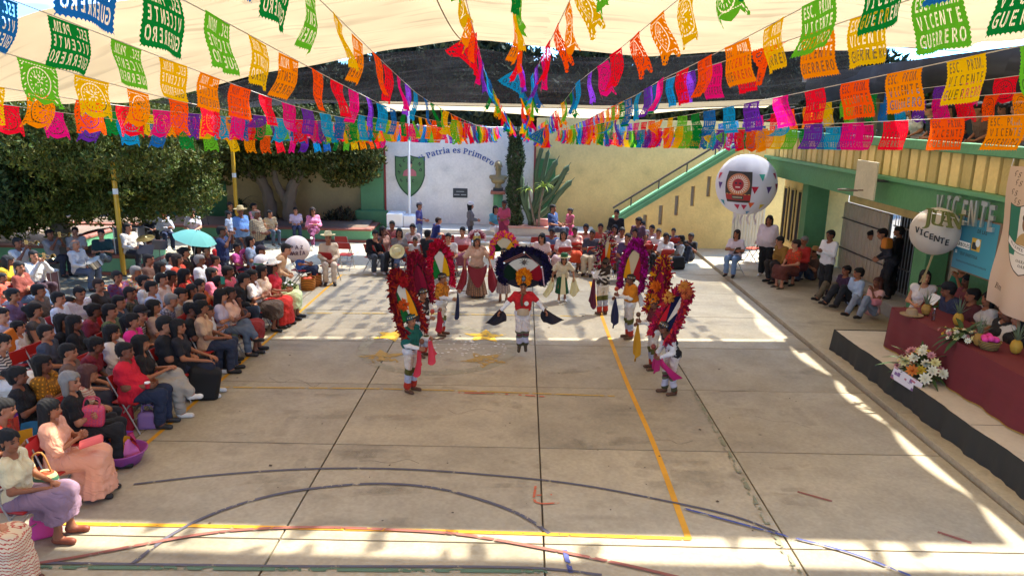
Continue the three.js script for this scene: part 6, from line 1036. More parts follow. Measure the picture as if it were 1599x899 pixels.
// ---------------------------------------------------------------- stage, table and guests of honour
{
  const SX = 7.12, zF = -16.15, zN = -5.2, SY = 0.56;
  const st = thing('stage', 'low white topped stage with a black cloth skirt before the balcony', 'stage');
  part(st, 'deck', span(SX, 9.35, SY - 0.05, SY, zF, zN, 0.01), std([0.62, 0.57, 0.5], 0.7, { map: wearTex }));
  const skirtM = std([0.028, 0.03, 0.028], 0.85);
  part(st, 'skirt', sheet(120, 8, (u, v) => { const z = lerp(zN, zF, u); return V(SX - 0.012 - 0.045 * (1 - 0.8 * v) * (1 + Math.sin(z * 7 + 2 * Math.sin(z * 2.2)) * 0.7 + 0.4 * Math.sin(z * 19)) - (u > 0.62 && u < 0.625 ? 0.03 : 0), lerp(0.0, SY + 0.012 + 0.012 * Math.sin(z * 3), v), z); }), skirtM);
  part(st, 'skirt', sheet(30, 6, (u, v) => { const x = lerp(SX - 0.02, 9.35, u); return V(x, lerp(0.1, SY + 0.015, v), zF - 0.012 - 0.025 * (1 - v) * (1 + Math.sin(x * 8))); }), skirtM);
  for (let k = 0; k < 3; k++) part(st, 'deck_joint', span(SX + 0.01, 9.3, SY + 0.0005, SY + 0.003, zF + 2.6 * (k + 1), zF + 2.6 * (k + 1) + 0.012), blackM);
  // table with maroon cloth
  const T0 = G(1386, 541, SY), TX = T0.x, TZ = T0.z, TY = SY + 0.86, tz1 = -5.4;
  const tb = thing('head_table', 'long table under a maroon cloth on the stage', 'table');
  part(tb, 'tabletop', span(TX + 0.03, TX + 0.95, TY - 0.05, TY - 0.015, TZ + 0.04, tz1), std([0.3, 0.2, 0.12], 0.6));
  for (const z of [TZ + 0.3, -10.5, -7]) part(tb, 'leg', rod(V(TX + 0.85, SY, z), V(TX + 0.85, TY - 0.05, z), 0.03), steel);
  const mar = std([0.17, 0.018, 0.028], 0.75, { map: wearTex });
  part(tb, 'tablecloth', [sheet(110, 10, (u, v) => { const z = lerp(tz1, TZ, u); return V(TX - 0.02 - (1 - v) * (0.05 + 0.025 * Math.sin(z * 5) + 0.02 * Math.sin(z * 11 + 1)), lerp(SY + 0.02, TY, v), z); }), sheet(20, 10, (u, v) => { const x = lerp(TX - 0.02, TX + 0.98, u); return V(x - (1 - v) * (0.05 - 0.05 * u), lerp(SY + 0.02, TY, v), TZ - (1 - v) * (0.04 + 0.02 * Math.sin(x * 12))); }), sheet(60, 4, (u, v) => V(lerp(TX - 0.02, TX + 0.98, v), TY + 0.004 * Math.sin(u * 40), lerp(tz1, TZ, u)))], (mar.side = THREE.DoubleSide, mar));
  part(tb, 'trim', sheet(110, 1, (u, v) => { const z = lerp(tz1, TZ, u); return V(TX - 0.03 - 0.05 - 0.025 * Math.sin(z * 5) - 0.02 * Math.sin(z * 11 + 1), SY + 0.015 + 0.02 * v, z); }), std('a88a3a', 0.6, { side: THREE.DoubleSide }));
  // guests
  const seat = (px, py, what, top, bottom, hair, label, o = {}) => per(px, py, what, o.deg ?? 275, top, bottom, hair, label, { floor: SY, back: 1, minX: TX + 0.95, ...o });
  seat(1446, 433, 'seat hold f', 'vest d8cfcb', 'trousers 3a3040', 'shoulder', 'woman in white sleeveless top with a pink scarf at the table end', { deg: 330 });
  seat(1481, 454, 'slump lap h', 'tee 28304c', 'trousers 22242e', 'short', 'man in navy shirt and dark cap at the head table', { hat: 'cap 17181e' });
  seat(1504, 418, 'stand chin f', 'tee 0f6a52', 'trousers 16181c', 'pony', 'woman in green blouse standing behind the head table', { deg: 280, bench: 1, floor: 0.1 });
  seat(1519, 462, 'seat lap m', 'tee 4a1c24', 'trousers 241a1c', 'short', 'person in dark maroon shirt behind the navy shirt', {});
  seat(1533, 486, 'seat hold f', 'tee 1d1a1c', 'trousers 1a1a1e', 'shoulder', 'woman in black with dark hair behind the pineapple', {});
  seat(1562, 491, 'seat hold m', 'long d2cfc8', 'trousers 22222a', 'short', 'man in white shirt at the head table behind the basket', {});
  seat(1592, 498, 'seat lap f', 'tee 17171a', 'trousers 1a1a1e', 'shoulder', 'woman in black at the right edge of the head table', {});
  seat(1544, 468, 'seat lap f', 'tee c8c4c0', 'trousers 22222a', 'shoulder', 'woman in white behind the dark haired guests', { scale: 0.98 });
  seat(1498, 400, 'stand side m', 'tee b07058', 'trousers 2a2a30', 'short', 'man in salmon shirt behind the green blouse', { floor: 0.1, bench: 1 });
  seat(1578, 474, 'seat lap f', 'tee 2a2420', 'trousers 22222a', 'shoulder', 'woman in dark brown below the cloth banner', { minX: TX + 1.6 });
  seat(1558, 456, 'seat lap m', 'tee 6a5a50', 'trousers 22222a', 'short', 'man in taupe shirt in the second row behind the table', { minX: TX + 1.7 });
  seat(1512, 440, 'seat lap f', 'tee 7a3a44', 'trousers 22222a', 'bun', 'woman in wine top in the second row behind the table', { minX: TX + 1.7 });
  // things on the table
  const top = (px, py) => G(px, py, TY + 0.006).setY(TY + 0.004);
  const ht = thing('felt_hat', 'beige brimmed hat lying on the corner of the maroon table', 'hat', top(1424, 492)); part(ht, 'crown', lathe([[0, 0.13], [0.07, 0.14], [0.1, 0.11], [0.115, 0.015]], 22), std('9a8468', 0.9)); part(ht, 'brim', lathe([[0.113, 0.012], [0.19, 0.0], [0.215, 0.018], [0.215, 0.023], [0.19, 0.008], [0.114, 0.02]], 26), std('9a8468', 0.9));
  const pineM = std([0.33, 0.19, 0.04], 0.75), pineL = std([0.12, 0.17, 0.1], 0.6, { side: THREE.DoubleSide });
  [[1446, 492, 1, 'pineapple beside the felt hat on the table'], [1496, 508, 1.05, 'pineapple behind the flower bouquet on the table'], [1528, 540, 1, 'pineapple behind the gift basket on the table'], [1586, 552, 1.05, 'ripe yellow pineapple near the right end of the table']].forEach(([x, y, k, l]) => {
    const p = thing('pineapple', l, 'pineapple', top(x, y)); p.scale.setScalar(1.2 * k); const g = new THREE.SphereGeometry(0.075, 18, 18), q = g.attributes.position; for (let i = 0; i < q.count; i++) { const a = Math.atan2(q.getX(i), q.getZ(i)), b = q.getY(i) * 60, s = 1 + 0.06 * Math.sin(a * 8 + b) * Math.sin(a * 8 - b); q.setXYZ(i, q.getX(i) * s, q.getY(i) * 1.35 + 0.1, q.getZ(i) * s); } g.computeVertexNormals(); part(p, 'fruit', g, k > 1.02 ? std([0.45, 0.27, 0.03], 0.7) : pineM);
    for (let i = 0; i < 16; i++) { const a = i * 2.4, t = 0.5 + i / 16; part(p, 'leaf', sheet(1, 4, (u, v) => V(Math.cos(a) * (0.02 + 0.13 * v * (1.5 - t) + 0.03 * v * v) + (u - 0.5) * 0.03 * (1 - v) * Math.sin(a), 0.19 + 0.2 * v * t, Math.sin(a) * (0.02 + 0.13 * v * (1.5 - t) + 0.03 * v * v) - (u - 0.5) * 0.03 * (1 - v) * Math.cos(a))), pineL); }
  });
  const bt = thing('water_bottle', 'clear plastic water bottle beside the pineapple', 'bottle', top(1458, 500)); part(bt, 'body', lathe([[0, 0], [0.035, 0], [0.037, 0.14], [0.018, 0.2], [0.014, 0.22]], 14), phys('dfe8ea', 0.08, { transmission: 1, thickness: 0 })); part(bt, 'cap', lathe([[0, 0.245], [0.017, 0.245], [0.017, 0.221]], 10), whiteM);
  const pp = thing('paper_sheet', 'white paper sheet held before the woman with the pink scarf', 'paper', top(1456, 478).setY(TY + 0.16)); const pg = box(0.24, 0.004, 0.34); pg.rotateZ(0.9); part(pp, 'sheet', pg, whiteM);
  const gb = thing('gift_basket', 'yellow wicker basket with pink tissue on the maroon table', 'basket', top(1545, 545)); part(gb, 'basket', lathe([[0, 0.005], [0.13, 0.005], [0.17, 0.14], [0.18, 0.145], [0.17, 0.155], [0.155, 0.14]], 26), std([0.5, 0.33, 0.1], 0.85, { map: PAT.stripes })); for (let i = 0; i < 7; i++) part(gb, 'tissue', ball(0.09 * Math.cos(i), 0.17 + 0.02 * (i % 3), 0.09 * Math.sin(i), 0.06, 1, 0.9, 1, 6), std([0.7, 0.05, 0.3], 0.8));
  // flowers
  const petal = { white: std([0.75, 0.72, 0.55], 0.8), cream: std([0.72, 0.66, 0.3], 0.8), pink: std([0.6, 0.28, 0.3], 0.8), orange: std([0.65, 0.2, 0.03], 0.8), yellow: std([0.62, 0.42, 0.03], 0.8) }, green = leafM([0.06, 0.11, 0.04], 0.2);
  const flowerGeo = (r, n) => { const l = []; for (let k = 0; k < 3; k++) for (let i = 0; i < n; i++) { const a = (i + k * 0.5) / n * 6.283, e = 0.25 + k * 0.45, g = sheet(1, 2, (u, v) => { const q = r * (1 - k * 0.22) * v, w = (u - 0.5) * r * 0.5 * Math.sin(v * 2.6 + 0.3); return V(Math.cos(a) * q * Math.cos(e) - Math.sin(a) * w, q * Math.sin(e) + 0.01 * k, Math.sin(a) * q * Math.cos(e) + Math.cos(a) * w); }); l.push(g); } return mergeGeometries(l); };
  const fg = flowerGeo(1, 9); for (const m of Object.values(petal)) m.side = THREE.DoubleSide;
  function bouquet(name, label, pos, R, list, nLeaf) {
    const t = thing(name, label, 'flowers', pos);
    const o = new THREE.Object3D();
    for (let i = 0; i < nLeaf; i++) { const a = i * 2.4, e = rr(-0.1, 1.4), l = R * rr(0.9, 1.6); part(t, 'leaf', sheet(1, 4, (u, v) => V(Math.cos(a) * Math.cos(e - v * 0.5) * l * v - (u - 0.5) * 0.09 * Math.sin(v * 3) * Math.sin(a), 0.05 + Math.sin(e - v * 0.6) * l * v, Math.sin(a) * Math.cos(e - v * 0.5) * l * v + (u - 0.5) * 0.09 * Math.sin(v * 3) * Math.cos(a))), green); }
    list.forEach(([x, y, z, r, c]) => { const f = part(t, 'flower', fg, petal[c]); f.position.set(x * R, y * R, z * R); f.scale.setScalar(r); f.quaternion.setFromUnitVectors(V(0, 1, 0), V(x * 0.7 - 0.5, 0.6 + y * 0.3, z + 0.35).normalize()); });
    return t;
  }
  const fl = []; const C = ['white', 'white', 'cream', 'pink', 'orange', 'yellow', 'white', 'pink', 'cream']; for (let i = 0; i < 30; i++) { const a = i * 2.4, q = Math.sqrt(i / 30); fl.push([Math.cos(a) * q * 0.75, 0.95 - q * 0.75 + 0.12 * Math.sin(i * 3), Math.sin(a) * q * 0.95, 0.075 + 0.055 * ((i * 7) % 5) / 5, C[i % C.length]]); }
  const fp = G(1440, 590, SY).setY(SY); bouquet('flower_arrangement', 'large white, yellow and orange flower arrangement on the stage edge', V(SX + 0.3, SY + 0.06, fp.z), 0.55, fl, 40);
  const fc = thing('card_sign', 'white greeting card with purple print before the flower arrangement', 'card', V(SX - 0.08, SY + 0.02, XP(1416, 593, SX - 0.08).z)); fc.rotation.set(0, rad(-62), rad(-14));
  part(fc, 'card', box(0.6, 0.24, 0.012, 0, 0.02, 0, 0.004), std([1, 1, 1], 0.6, { map: drawn(256, 256, (c) => { c.fillStyle = '#d9d3d6'; c.fillRect(0, 0, 256, 256); c.fillStyle = '#7a5a8a'; for (let i = 0; i < 40; i++) c.fillRect(rr(0, 256), rr(0, 256), 14, 20); c.fillStyle = '#b0606a'; for (let i = 0; i < 16; i++) c.fillRect(rr(0, 256), rr(0, 256), 20, 9); }) }));
  const f2 = []; for (let i = 0; i < 34; i++) { const a = i * 2.4, q = Math.sqrt(i / 34); f2.push([Math.cos(a) * q, 0.5 - q * 0.3 + 0.08 * Math.sin(i * 5), Math.sin(a) * q * 1.2, 0.035 + 0.03 * ((i * 7) % 5) / 5, C[(i * 2) % C.length]]); }
  bouquet('table_flowers', 'long low bouquet of small pink and white flowers on the table', top(1504, 530), 0.36, f2, 30);
  bouquet('porch_bouquet', 'small red and white bouquet at the table corner in the porch', XP(1420, 470, 9.3).setY(0.62), 0.16, f2.slice(0, 12).map(([x, y, z, r, c], i) => [x, y, z, 0.05, i % 2 ? 'pink' : 'white']), 8);
}
// ---------------------------------------------------------------- globes, umbrella, bags, chairs and instruments
{
  const paperW = phys('e4e0e4', 0.85, { transmission: 0.25, thickness: 0, specularIntensity: 0.2 });
  const bp = Z(1166, 288, -25.7), B = globe('paper_globe', 'huge white paper globe hung by the stairs with a printed poster and pennants', bp, 1.03, paperW);
  const camYaw = Math.atan2(-bp.x, -bp.z - 0) , yw = Math.atan2(0 - bp.x, 0 - bp.z);
  const poster = drawn(256, 320, (c, w, h) => { c.fillStyle = '#43372f'; c.fillRect(0, 0, w, h); c.fillStyle = '#d8875a'; c.beginPath(); c.ellipse(w / 2, 130, 110, 110, 0, 0, 7); c.fill(); c.strokeStyle = '#efd9c4'; c.lineWidth = 9; for (let i = 0; i < 26; i++) { const a = i * 0.2417; c.beginPath(); c.moveTo(w / 2 + 56 * Math.cos(a), 130 + 56 * Math.sin(a)); c.lineTo(w / 2 + 92 * Math.cos(a), 130 + 92 * Math.sin(a)); c.stroke(); } c.fillStyle = '#b3222c'; c.beginPath(); c.ellipse(w / 2, 135, 52, 60, 0, 0, 7); c.fill(); c.fillStyle = '#2c2a33'; for (const x of [-20, 20]) { c.beginPath(); c.ellipse(w / 2 + x, 120, 12, 9, 0, 0, 7); c.fill(); } c.fillStyle = '#e9cfc0'; c.fillRect(w / 2 - 22, 152, 44, 12); c.fillStyle = '#b52c2c'; c.fillRect(0, 232, w, 62); c.fillStyle = '#e7a044'; for (let i = 0; i < 7; i++) c.fillRect(10 + i * 36, 226, 22, 8); c.fillStyle = '#4b4a3c'; c.fillRect(70, 244, 116, 40); c.fillStyle = '#d9c9a8'; for (let i = 0; i < 8; i++) c.fillRect(80 + i * 12, 256, 8, 14); });
  part(B, 'poster', (() => { const g = patch(1.03, yw - 0.26, -0.02, 0.9, 1.06); return g; })(), std([1, 1, 1], 0.6, { map: poster, side: THREE.DoubleSide }));
  [[0.28, 0.02, 'c8203a'], [0.78, 0.02, '5a3a78'], [0.24, -0.52, 'e8622a'], [0.72, -0.6, 'e0c030'], [-0.3, -0.62, 'c83050'], [-0.02, -0.62, 'c83050'], [1.2, 0.1, '8a2a4a'], [0.52, 0.42, '3aa890'], [-0.95, 0.1, '5a3a78'], [1.15, 0.45, 'b03058'], [-1.1, 0.4, 'c83050'], [-0.95, -0.5, '3a9aa0'], [0.2, -0.95, '4a90c0']].forEach(([a, b, c]) => part(B, 'pennant', pennant(1.03, yw + a, b, 0.24, 0.24), std(c, 0.8, { side: THREE.DoubleSide })));
  part(B, 'cord', rod(V(0, 1.03, 0), V(0.2, 2.4, 0), 0.006, 0.006, 5), whiteM); for (let k = 0; k < 4; k++) part(B, 'ribbon', sheet(1, 8, (u, v) => V(-0.35 + k * 0.24 + 0.07 * u + 0.02 * Math.sin(v * 6 + k), -0.98 - 0.4 * v, 0.05 * Math.sin(v * 5 + k))), phys('cfc0c4', 0.8, { transmission: 0.4, thickness: 0, side: THREE.DoubleSide }));
  const vp = Z(1462, 361, -15.0), VG = globe('paper_globe', 'white paper globe lettered VICENTE held over the head table', vp, 0.48, phys('cfc4b8', 0.85, { transmission: 0.2, thickness: 0, specularIntensity: 0.2 }));
  const yv = Math.atan2(-vp.x, -vp.z);
  [...'VICENTE'].forEach((c, i) => { const g = text(c, 0.12, 0.006); const a = yv - 0.12 + (i - 3) * 0.2; g.translate(0, -0.06, 0.488); g.rotateX(0.02 + i * 0.01); g.rotateY(a); g.translate(0, 0.06 - i * 0.028, 0); part(VG, 'letter', g, blackM); });
  part(VG, 'stick', tube([V(-0.02, -0.47, 0.02), V(-0.1, -0.9, 0.05), V(-0.16, -1.25, 0.0)], 0.008, 10, 5), std('b8a070', 0.7)); for (let k = 0; k < 2; k++) part(VG, 'ribbon', sheet(1, 8, (u, v) => V(-0.02 - 0.14 * v + k * 0.07 * v + 0.04 * u, -0.47 - 0.6 * v, 0.04 * Math.sin(v * 4 + k * 2))), std('b9a06a', 0.7, { side: THREE.DoubleSide }));
  const sp = Z(463, 388, -21.6), SG = globe('paper_globe', 'small white paper globe with dark letters held at the court corner', sp, 0.385, phys('e8d6cc', 0.85, { transmission: 0.25, thickness: 0 }));
  const ys = Math.atan2(-sp.x, -sp.z); [['PAZ', 0.05, 0.36], ['MARÍA', -0.13, 0.25]].forEach(([w, y, st]) => [...w].forEach((c, i) => { const g = text(c, 0.11, 0.006); g.translate(0, 0, 0.39); g.rotateY(ys + (i - (w.length - 1) / 2) * st); g.translate(0, y, 0); part(SG, 'letter', g, std('4a2038', 0.7)); }));
  part(SG, 'stick', rod(V(0, -0.38, 0), V(0.05, -1.0, 0.05), 0.01, 0.01, 6), std('c9a86a', 0.7));
  const lp = G(407, 408, 1.25), LG = globe('paper_globe', 'tiny white and green paper globe among the left audience', lp, 0.19, std('d9d4d2', 0.8)); part(LG, 'band', lathe([[0.185, -0.07], [0.195, -0.05], [0.193, -0.02]], 20), std('3a7a4a', 0.8)); part(LG, 'stick', rod(V(0, -0.19, 0), V(0, -0.5, 0), 0.008, 0.008, 5), std('c9a86a', 0.7));
  // mint umbrella
  const up = Z(303, 374, umb.pos.z + 0.3), U = thing('umbrella', 'mint green umbrella open over a seated woman', 'umbrella', up), um = phys('8ad8c8', 0.85, { transmission: 0.35, thickness: 0, side: THREE.DoubleSide, specularIntensity: 0.2 });
  U.rotation.set(0.15, 0.2, -0.3); for (let k = 0; k < 8; k++) part(U, 'panel', sheet(4, 6, (u, v) => { const a = (k + u) / 8 * 6.2832, r = 0.58 * v * (1 - 0.05 * Math.sin(u * Math.PI) * v); return V(Math.cos(a) * r, 0.02 + 0.22 * (1 - v * v), Math.sin(a) * r); }), um); part(U, 'shaft', rod(V(0, 0.3, 0), V(0.1, -0.75, 0), 0.01, 0.01, 6), steel);
  for (let k = 0; k < 8; k++) part(U, 'rib', rod(V(0, 0.225, 0), V(Math.cos(k * 0.7854) * 0.575, 0.01, Math.sin(k * 0.7854) * 0.575), 0.005, 0.005, 4), steel);
  // bags and baskets on the left
  const F = (x, y, h = 0) => G(x, y, h).setY(h);
  const B2 = (c) => std(c, 0.75);
  bag('handbag', 'hot pink bag on the ground at the lower left', F(72, 836), 0.36, 0.28, 0.22, B2('d8448a'), 0.6);
  bag('handbag', 'pink plastic bag on the lap of the grey haired woman', G(138, 664, 0.72), 0.4, 0.3, 0.2, std('e0508c', 0.45, { map: PAT.floral }), 0.4, true, -0.2);
  bag('duffel_bag', 'bright blue bag leaning by the embroidered blouse', F(174, 692), 0.34, 0.62, 0.24, B2('1f3f98'), 0.5, false, 0.55);
  bag('handbag', 'red bag beside the blue bag', F(198, 672), 0.24, 0.46, 0.2, B2('a31226'), 0.3, false);
  bag('shopping_bag', 'lavender plastic bag between the feet of the red shirted man', F(234, 668), 0.38, 0.3, 0.22, phys('9a78b4', 0.4, { transmission: 0.2, thickness: 0 }), 0.2);
  bag('backpack', 'black backpack standing before the bearded man', F(356, 576), 0.42, 0.5, 0.3, std('14161c', 0.6), 1.4, false);
  bag('cloth_bag', 'black bag spread on the ground by the big capped man', F(312, 622), 0.62, 0.62, 0.34, std('101010', 0.8), 0.3, false, -0.25);
  bag('clutch_bag', 'salmon pink clutch on the lap of the peach dress', G(142, 692, 0.86), 0.3, 0.06, 0.2, B2('e0605a'), 0.5, false, 0.2);
  bag('shoulder_bag', 'brown shoulder bag worn by the bald man', G(410, 360, 1.0), 0.26, 0.26, 0.12, B2('8a5a30'), 0.8);
  bag('handbag', 'orange bag held by the older person in dark brown', G(165, 470, 0.75), 0.28, 0.26, 0.18, B2('d8701c'), 0.4);
  bag('backpack', 'orange folded jacket on a chair back at the left edge', G(20, 547, 0.8), 0.36, 0.4, 0.1, B2('c8701c'), 1.3, false, 0.3);
  bag('handbag', 'orange bag held in the dark porch', XP(1385, 388, 9.4), 0.3, 0.28, 0.2, B2('b86a14'), 0.5, false);
  bag('handbag', 'pink bundle on the ground by the seated orange print blouse', F(1222, 420, 0.1), 0.34, 0.26, 0.24, std('8a2a50', 0.8, { map: PAT.floral }), 0.4, false);
  bag('handbag', 'red bundle on a lap beside the toddler', G(1234, 402, 0.5), 0.42, 0.2, 0.3, B2('c8202c'), 0.4, false);
  bag('backpack', 'black backpack on the ground behind the guest row', F(1058, 420), 0.5, 0.46, 0.3, std('17181c', 0.7), 0.2, false);
  bag('handbag', 'yellow and orange bag beside the woman in pink top', F(1353, 478, 0.1), 0.28, 0.34, 0.2, B2('b8802c'), 0.3, false);
  bag('handbag', 'pink bag on the lap of the woman in pink top', G(1368, 476, 0.55), 0.26, 0.16, 0.2, B2('c87a84'), 0.3, false);
  const pb = thing('plastic_basin', 'purple plastic basin full of paper flags and toys', 'basin', F(192, 722)); part(pb, 'basin', lathe([[0, 0.01], [0.24, 0.01], [0.33, 0.2], [0.35, 0.2], [0.35, 0.215], [0.325, 0.215], [0.23, 0.025], [0, 0.025]], 34), std('9a4a98', 0.4));
  ['1c4f98', 'd8641c', '7a2f98', 'e0a01c', '2a8a5a', 'c83a7a', 'd86a2a', '2a6ab0', 'e07ab0', '5a3a98', 'd0401c'].forEach((c, i) => { const a = i * 2.4, r = 0.06 + 0.015 * i, p = solo('paper_pinwheel', sheet(3, 3, (u, v) => V((u - 0.5) * 0.24 * (1 - 0.6 * v), v * 0.32, 0.06 * Math.sin(u * 4 + v * 3))), std(c, 0.7, { side: THREE.DoubleSide }), `folded ${['blue', 'orange', 'violet', 'amber', 'green', 'rose', 'tangerine', 'azure', 'pink', 'indigo', 'red'][i]} paper flag sticking out of the purple basin`, 'paper flag'); p.position.copy(pb.position).add(V(Math.cos(a) * r, 0.12, Math.sin(a) * r)); p.rotation.set(rr(-0.6, 0.4), a, rr(-0.5, 0.5)); });
  ['6a2f98', '7ac23a', '2a7ab0', 'd8a01c', 'd83a3a', 'c8402a'].forEach((c, i) => { const p = solo('paper_flag', sheet(3, 3, (u, v) => V((u - 0.5) * 0.3, v * 0.3 - 0.15, 0.05 * Math.sin(u * 4 + i))), std(c, 0.7, { side: THREE.DoubleSide }), `${['purple', 'lime', 'teal', 'amber', 'red', 'rust'][i]} paper flag on a stick carried behind the cream top`, 'paper flag'); p.position.copy(G([8, 20, 42, 34, 52, 22][i], [655, 645, 676, 690, 702, 668][i], 0.8)); p.rotation.set(0, 0.6 + i * 0.3, 0.4 * Math.sin(i * 2)); });
  const wb = thing('woven_bag', 'small striped woven bag held by the woman in the cream top', 'bag', G(71, 748, 0.62)); part(wb, 'body', ball(0, 0, 0, 0.15, 1, 0.85, 0.8, 12), std('e0cba0', 0.8, { map: drawn(64, 64, (c) => { ['#e8dcc0', '#c8502a', '#e8dcc0', '#3a7a70', '#e8dcc0', '#d88a2a', '#e8dcc0', '#c8502a'].forEach((k, i) => { c.fillStyle = k; c.fillRect(0, i * 8, 64, 8); }); }) })); part(wb, 'handle', tube([V(-0.1, 0.08, 0), V(-0.14, 0.3, 0), V(-0.02, 0.36, 0), V(0.08, 0.1, 0)], 0.012, 14, 5), std('a8763a', 0.8));
  const cup = thing('paper_cup', 'red and white paper cup held by the red shirted man', 'cup', G(230, 606, 0.95)); part(cup, 'body', lathe([[0, 0], [0.032, 0], [0.042, 0.08], [0.04, 0.08]], 16), B2('b81a2a')); part(cup, 'lid', lathe([[0, 0.1], [0.043, 0.1], [0.044, 0.081], [0, 0.081]], 16), whiteM);
  for (const [x, y, l, c] of [[481, 452, 'front orange and yellow woven basket at the court corner', 'd8862c'], [491, 446, 'rear orange woven basket at the court corner', 'c87a34']]) { const t = thing('woven_basket', l, 'basket', F(x, y)); part(t, 'body', lathe([[0, 0.005], [0.2, 0.005], [0.22, 0.2], [0.21, 0.36], [0.225, 0.37], [0.2, 0.36], [0.19, 0.05], [0, 0.03]], 26), std(c, 0.85, { map: PAT.stripes })); part(t, 'contents', [ball(0.05, 0.3, 0.05, 0.1, 1, 0.8, 1, 8), ball(-0.08, 0.3, -0.02, 0.09, 1, 0.8, 1, 8), ball(0.02, 0.31, -0.1, 0.08, 1, 0.8, 1, 8)], std('e05a30', 0.7)); }
  const fb = thing('flower_bundle', 'white flowers with leaves resting on pale green cloth in the front row', 'flowers', G(444, 452, 0.68)); for (let i = 0; i < 16; i++) part(fb, 'flower', ball(0.2 * Math.cos(i * 2.4) * Math.sqrt(i / 16), 0.1 + 0.04 * Math.sin(i), 0.2 * Math.sin(i * 2.4) * Math.sqrt(i / 16), 0.05, 1, 0.7, 1, 6), whiteM); crown(fb, [[0, 0, 0, 0.2]], 90, leafM([0.06, 0.12, 0.04]), 0.8);
  const gc = thing('cloth_bundle', 'pale green cloth hanging to the ground under the white flowers', 'cloth', F(450, 484)); part(gc, 'cloth', sheet(26, 10, (u, v) => { const a = u * 6.2832, r = 0.27 + 0.06 * (1 - v) + 0.02 * Math.sin(a * 9); return V(Math.cos(a) * r, 0.05 + v * 0.62, Math.sin(a) * r); }), std('b6bf82', 0.9, { side: THREE.DoubleSide }));
  // a phone held up in the crowd
  const ph = thing('phone', 'green phone held up by the woman in the orange tunic', 'phone', G(347, 438, 1.38)); part(ph, 'body', box(0.09, 0.17, 0.012, 0, 0, 0, 0.004), std('2f8a68', 0.4)); part(ph, 'camera', ball(0.02, 0.06, 0.008, 0.01, 1, 1, 0.5, 6), blackM);
  const sh = thing('straw_hat', 'straw hat lying on the lap of the woman in grey', 'hat', G(620, 393, 0.85)); sh.rotation.set(1.1, 0, 0); part(sh, 'hat', hatGeo.straw(), std('d8c890', 0.9)); sh.scale.setScalar(1.2);
  // empty chairs
  const e = (x, y, turn, l, m, fl = 0) => chair(F(x, y, fl), rad(turn), l, null, m).scale.setScalar(1.12);
  e(540, 420, 5, 'empty red folding chair right of the man in cream', null); e(536, 408, 5, 'empty red folding chair behind the front empty one at the corner', null);
  e(704, 415, 0, 'empty red folding chair left of the pink dress dancer', null); e(700, 405, 0, 'empty red folding chair in the second row behind the gold dancer', null); e(678, 411, 0, 'empty red folding chair beside the person in black', null); e(837, 408, 355, 'empty red folding chair right of the round headdress', null); e(858, 405, 355, 'empty red folding chair by the pale planter box', null);
  e(1177, 409, 320, 'empty orange folding chair beside the woman in white tee', chairOrange, 0.1);
  for (const [x, y, l] of [[66, 580, 'empty red folding chair behind the mustard blouse'], [38, 592, 'empty red folding chair at the left behind the navy blouse'], [158, 538, 'empty red folding chair before the man in white stripes'], [148, 596, 'empty red folding chair behind the embroidered blouse'], [8, 606, 'empty red folding chair cut by the left edge']]) { const p = G(x, y - 25, 0.75).setY(0); chair(p, rad(102), l).scale.setScalar(1.15); }
  // musicians and instruments
  per(27, 380, 'seat trumpet m', 70, 'tee b8b2a8', 'trousers 2a2a30', 'short', 'musician at the far left in a pale shirt blowing a trumpet', { bench: 1 });
  per(52, 400, 'seat trumpet m', 60, 'long c2bcb0', 'trousers 3a2328', 'short', 'trumpet player in white shirt with a dark strap across his back', { bench: 1 });
  per(77, 366, 'seat trumpet m', 70, 'tee 8f8c88', 'trousers 30343c', 'short', 'trumpet player in grey shirt under the tree', { bench: 1 });
  per(116, 362, 'seat lap m', 40, 'tee b0aca4', 'trousers 2f3238', 'short', 'musician in pale grey shirt sitting under the tree', { bench: 1 });
  const dr = per(117, 382, 'seat drum m', 75, 'long bdb6ac', 'trousers 4a5668', 'bald grey', 'snare drummer in white shirt with a dark strap', { bench: 1 });
  per(157, 366, 'cross lap m', 20, 'tee 123432', 'trousers 4a545c', 'short', 'boy in dark teal shirt sitting on the planter among the musicians', { bench: 1, floor: 0.1, shoes: 'b8b4ae' });
  per(199, 356, 'seat drum m', 60, 'long c4b8a8', 'trousers 2a2a2e', 'short', 'cymbal player in cream shirt behind the yellow pole', { bench: 1, floor: 0.2 });
  const brass = std([0.55, 0.42, 0.2], 0.25, { metalness: 0.95 });
  [[38, 377, 70, 'trumpet of the musician at the far left'], [66, 397, 60, 'trumpet held by the player with the dark strap'], [90, 364, 70, 'trumpet held by the player in grey under the tree']].forEach(([x, y, d, l]) => { const t = thing('trumpet', l, 'trumpet', G(x, y, 1.42), rad(d)); t.scale.setScalar(1.2); part(t, 'tube', [rod(V(0, 0, -0.15), V(0, 0, 0.25), 0.01), rod(V(0, -0.07, -0.08), V(0, -0.07, 0.18), 0.01), tube([V(0, 0, 0.25), V(0, -0.03, 0.28), V(0, -0.07, 0.18)], 0.01, 8, 6)], brass); const g = lathe([[0.01, 0], [0.016, 0.06], [0.035, 0.11], [0.06, 0.13]], 18); g.rotateX(Math.PI / 2); g.translate(0, 0, 0.27); part(t, 'bell', g, std([0.55, 0.42, 0.2], 0.25, { metalness: 0.95, side: THREE.DoubleSide })); for (let k = 0; k < 3; k++) part(t, 'valve', rod(V(0, -0.1, 0.0 + k * 0.04), V(0, 0.04, 0.0 + k * 0.04), 0.012), brass); });
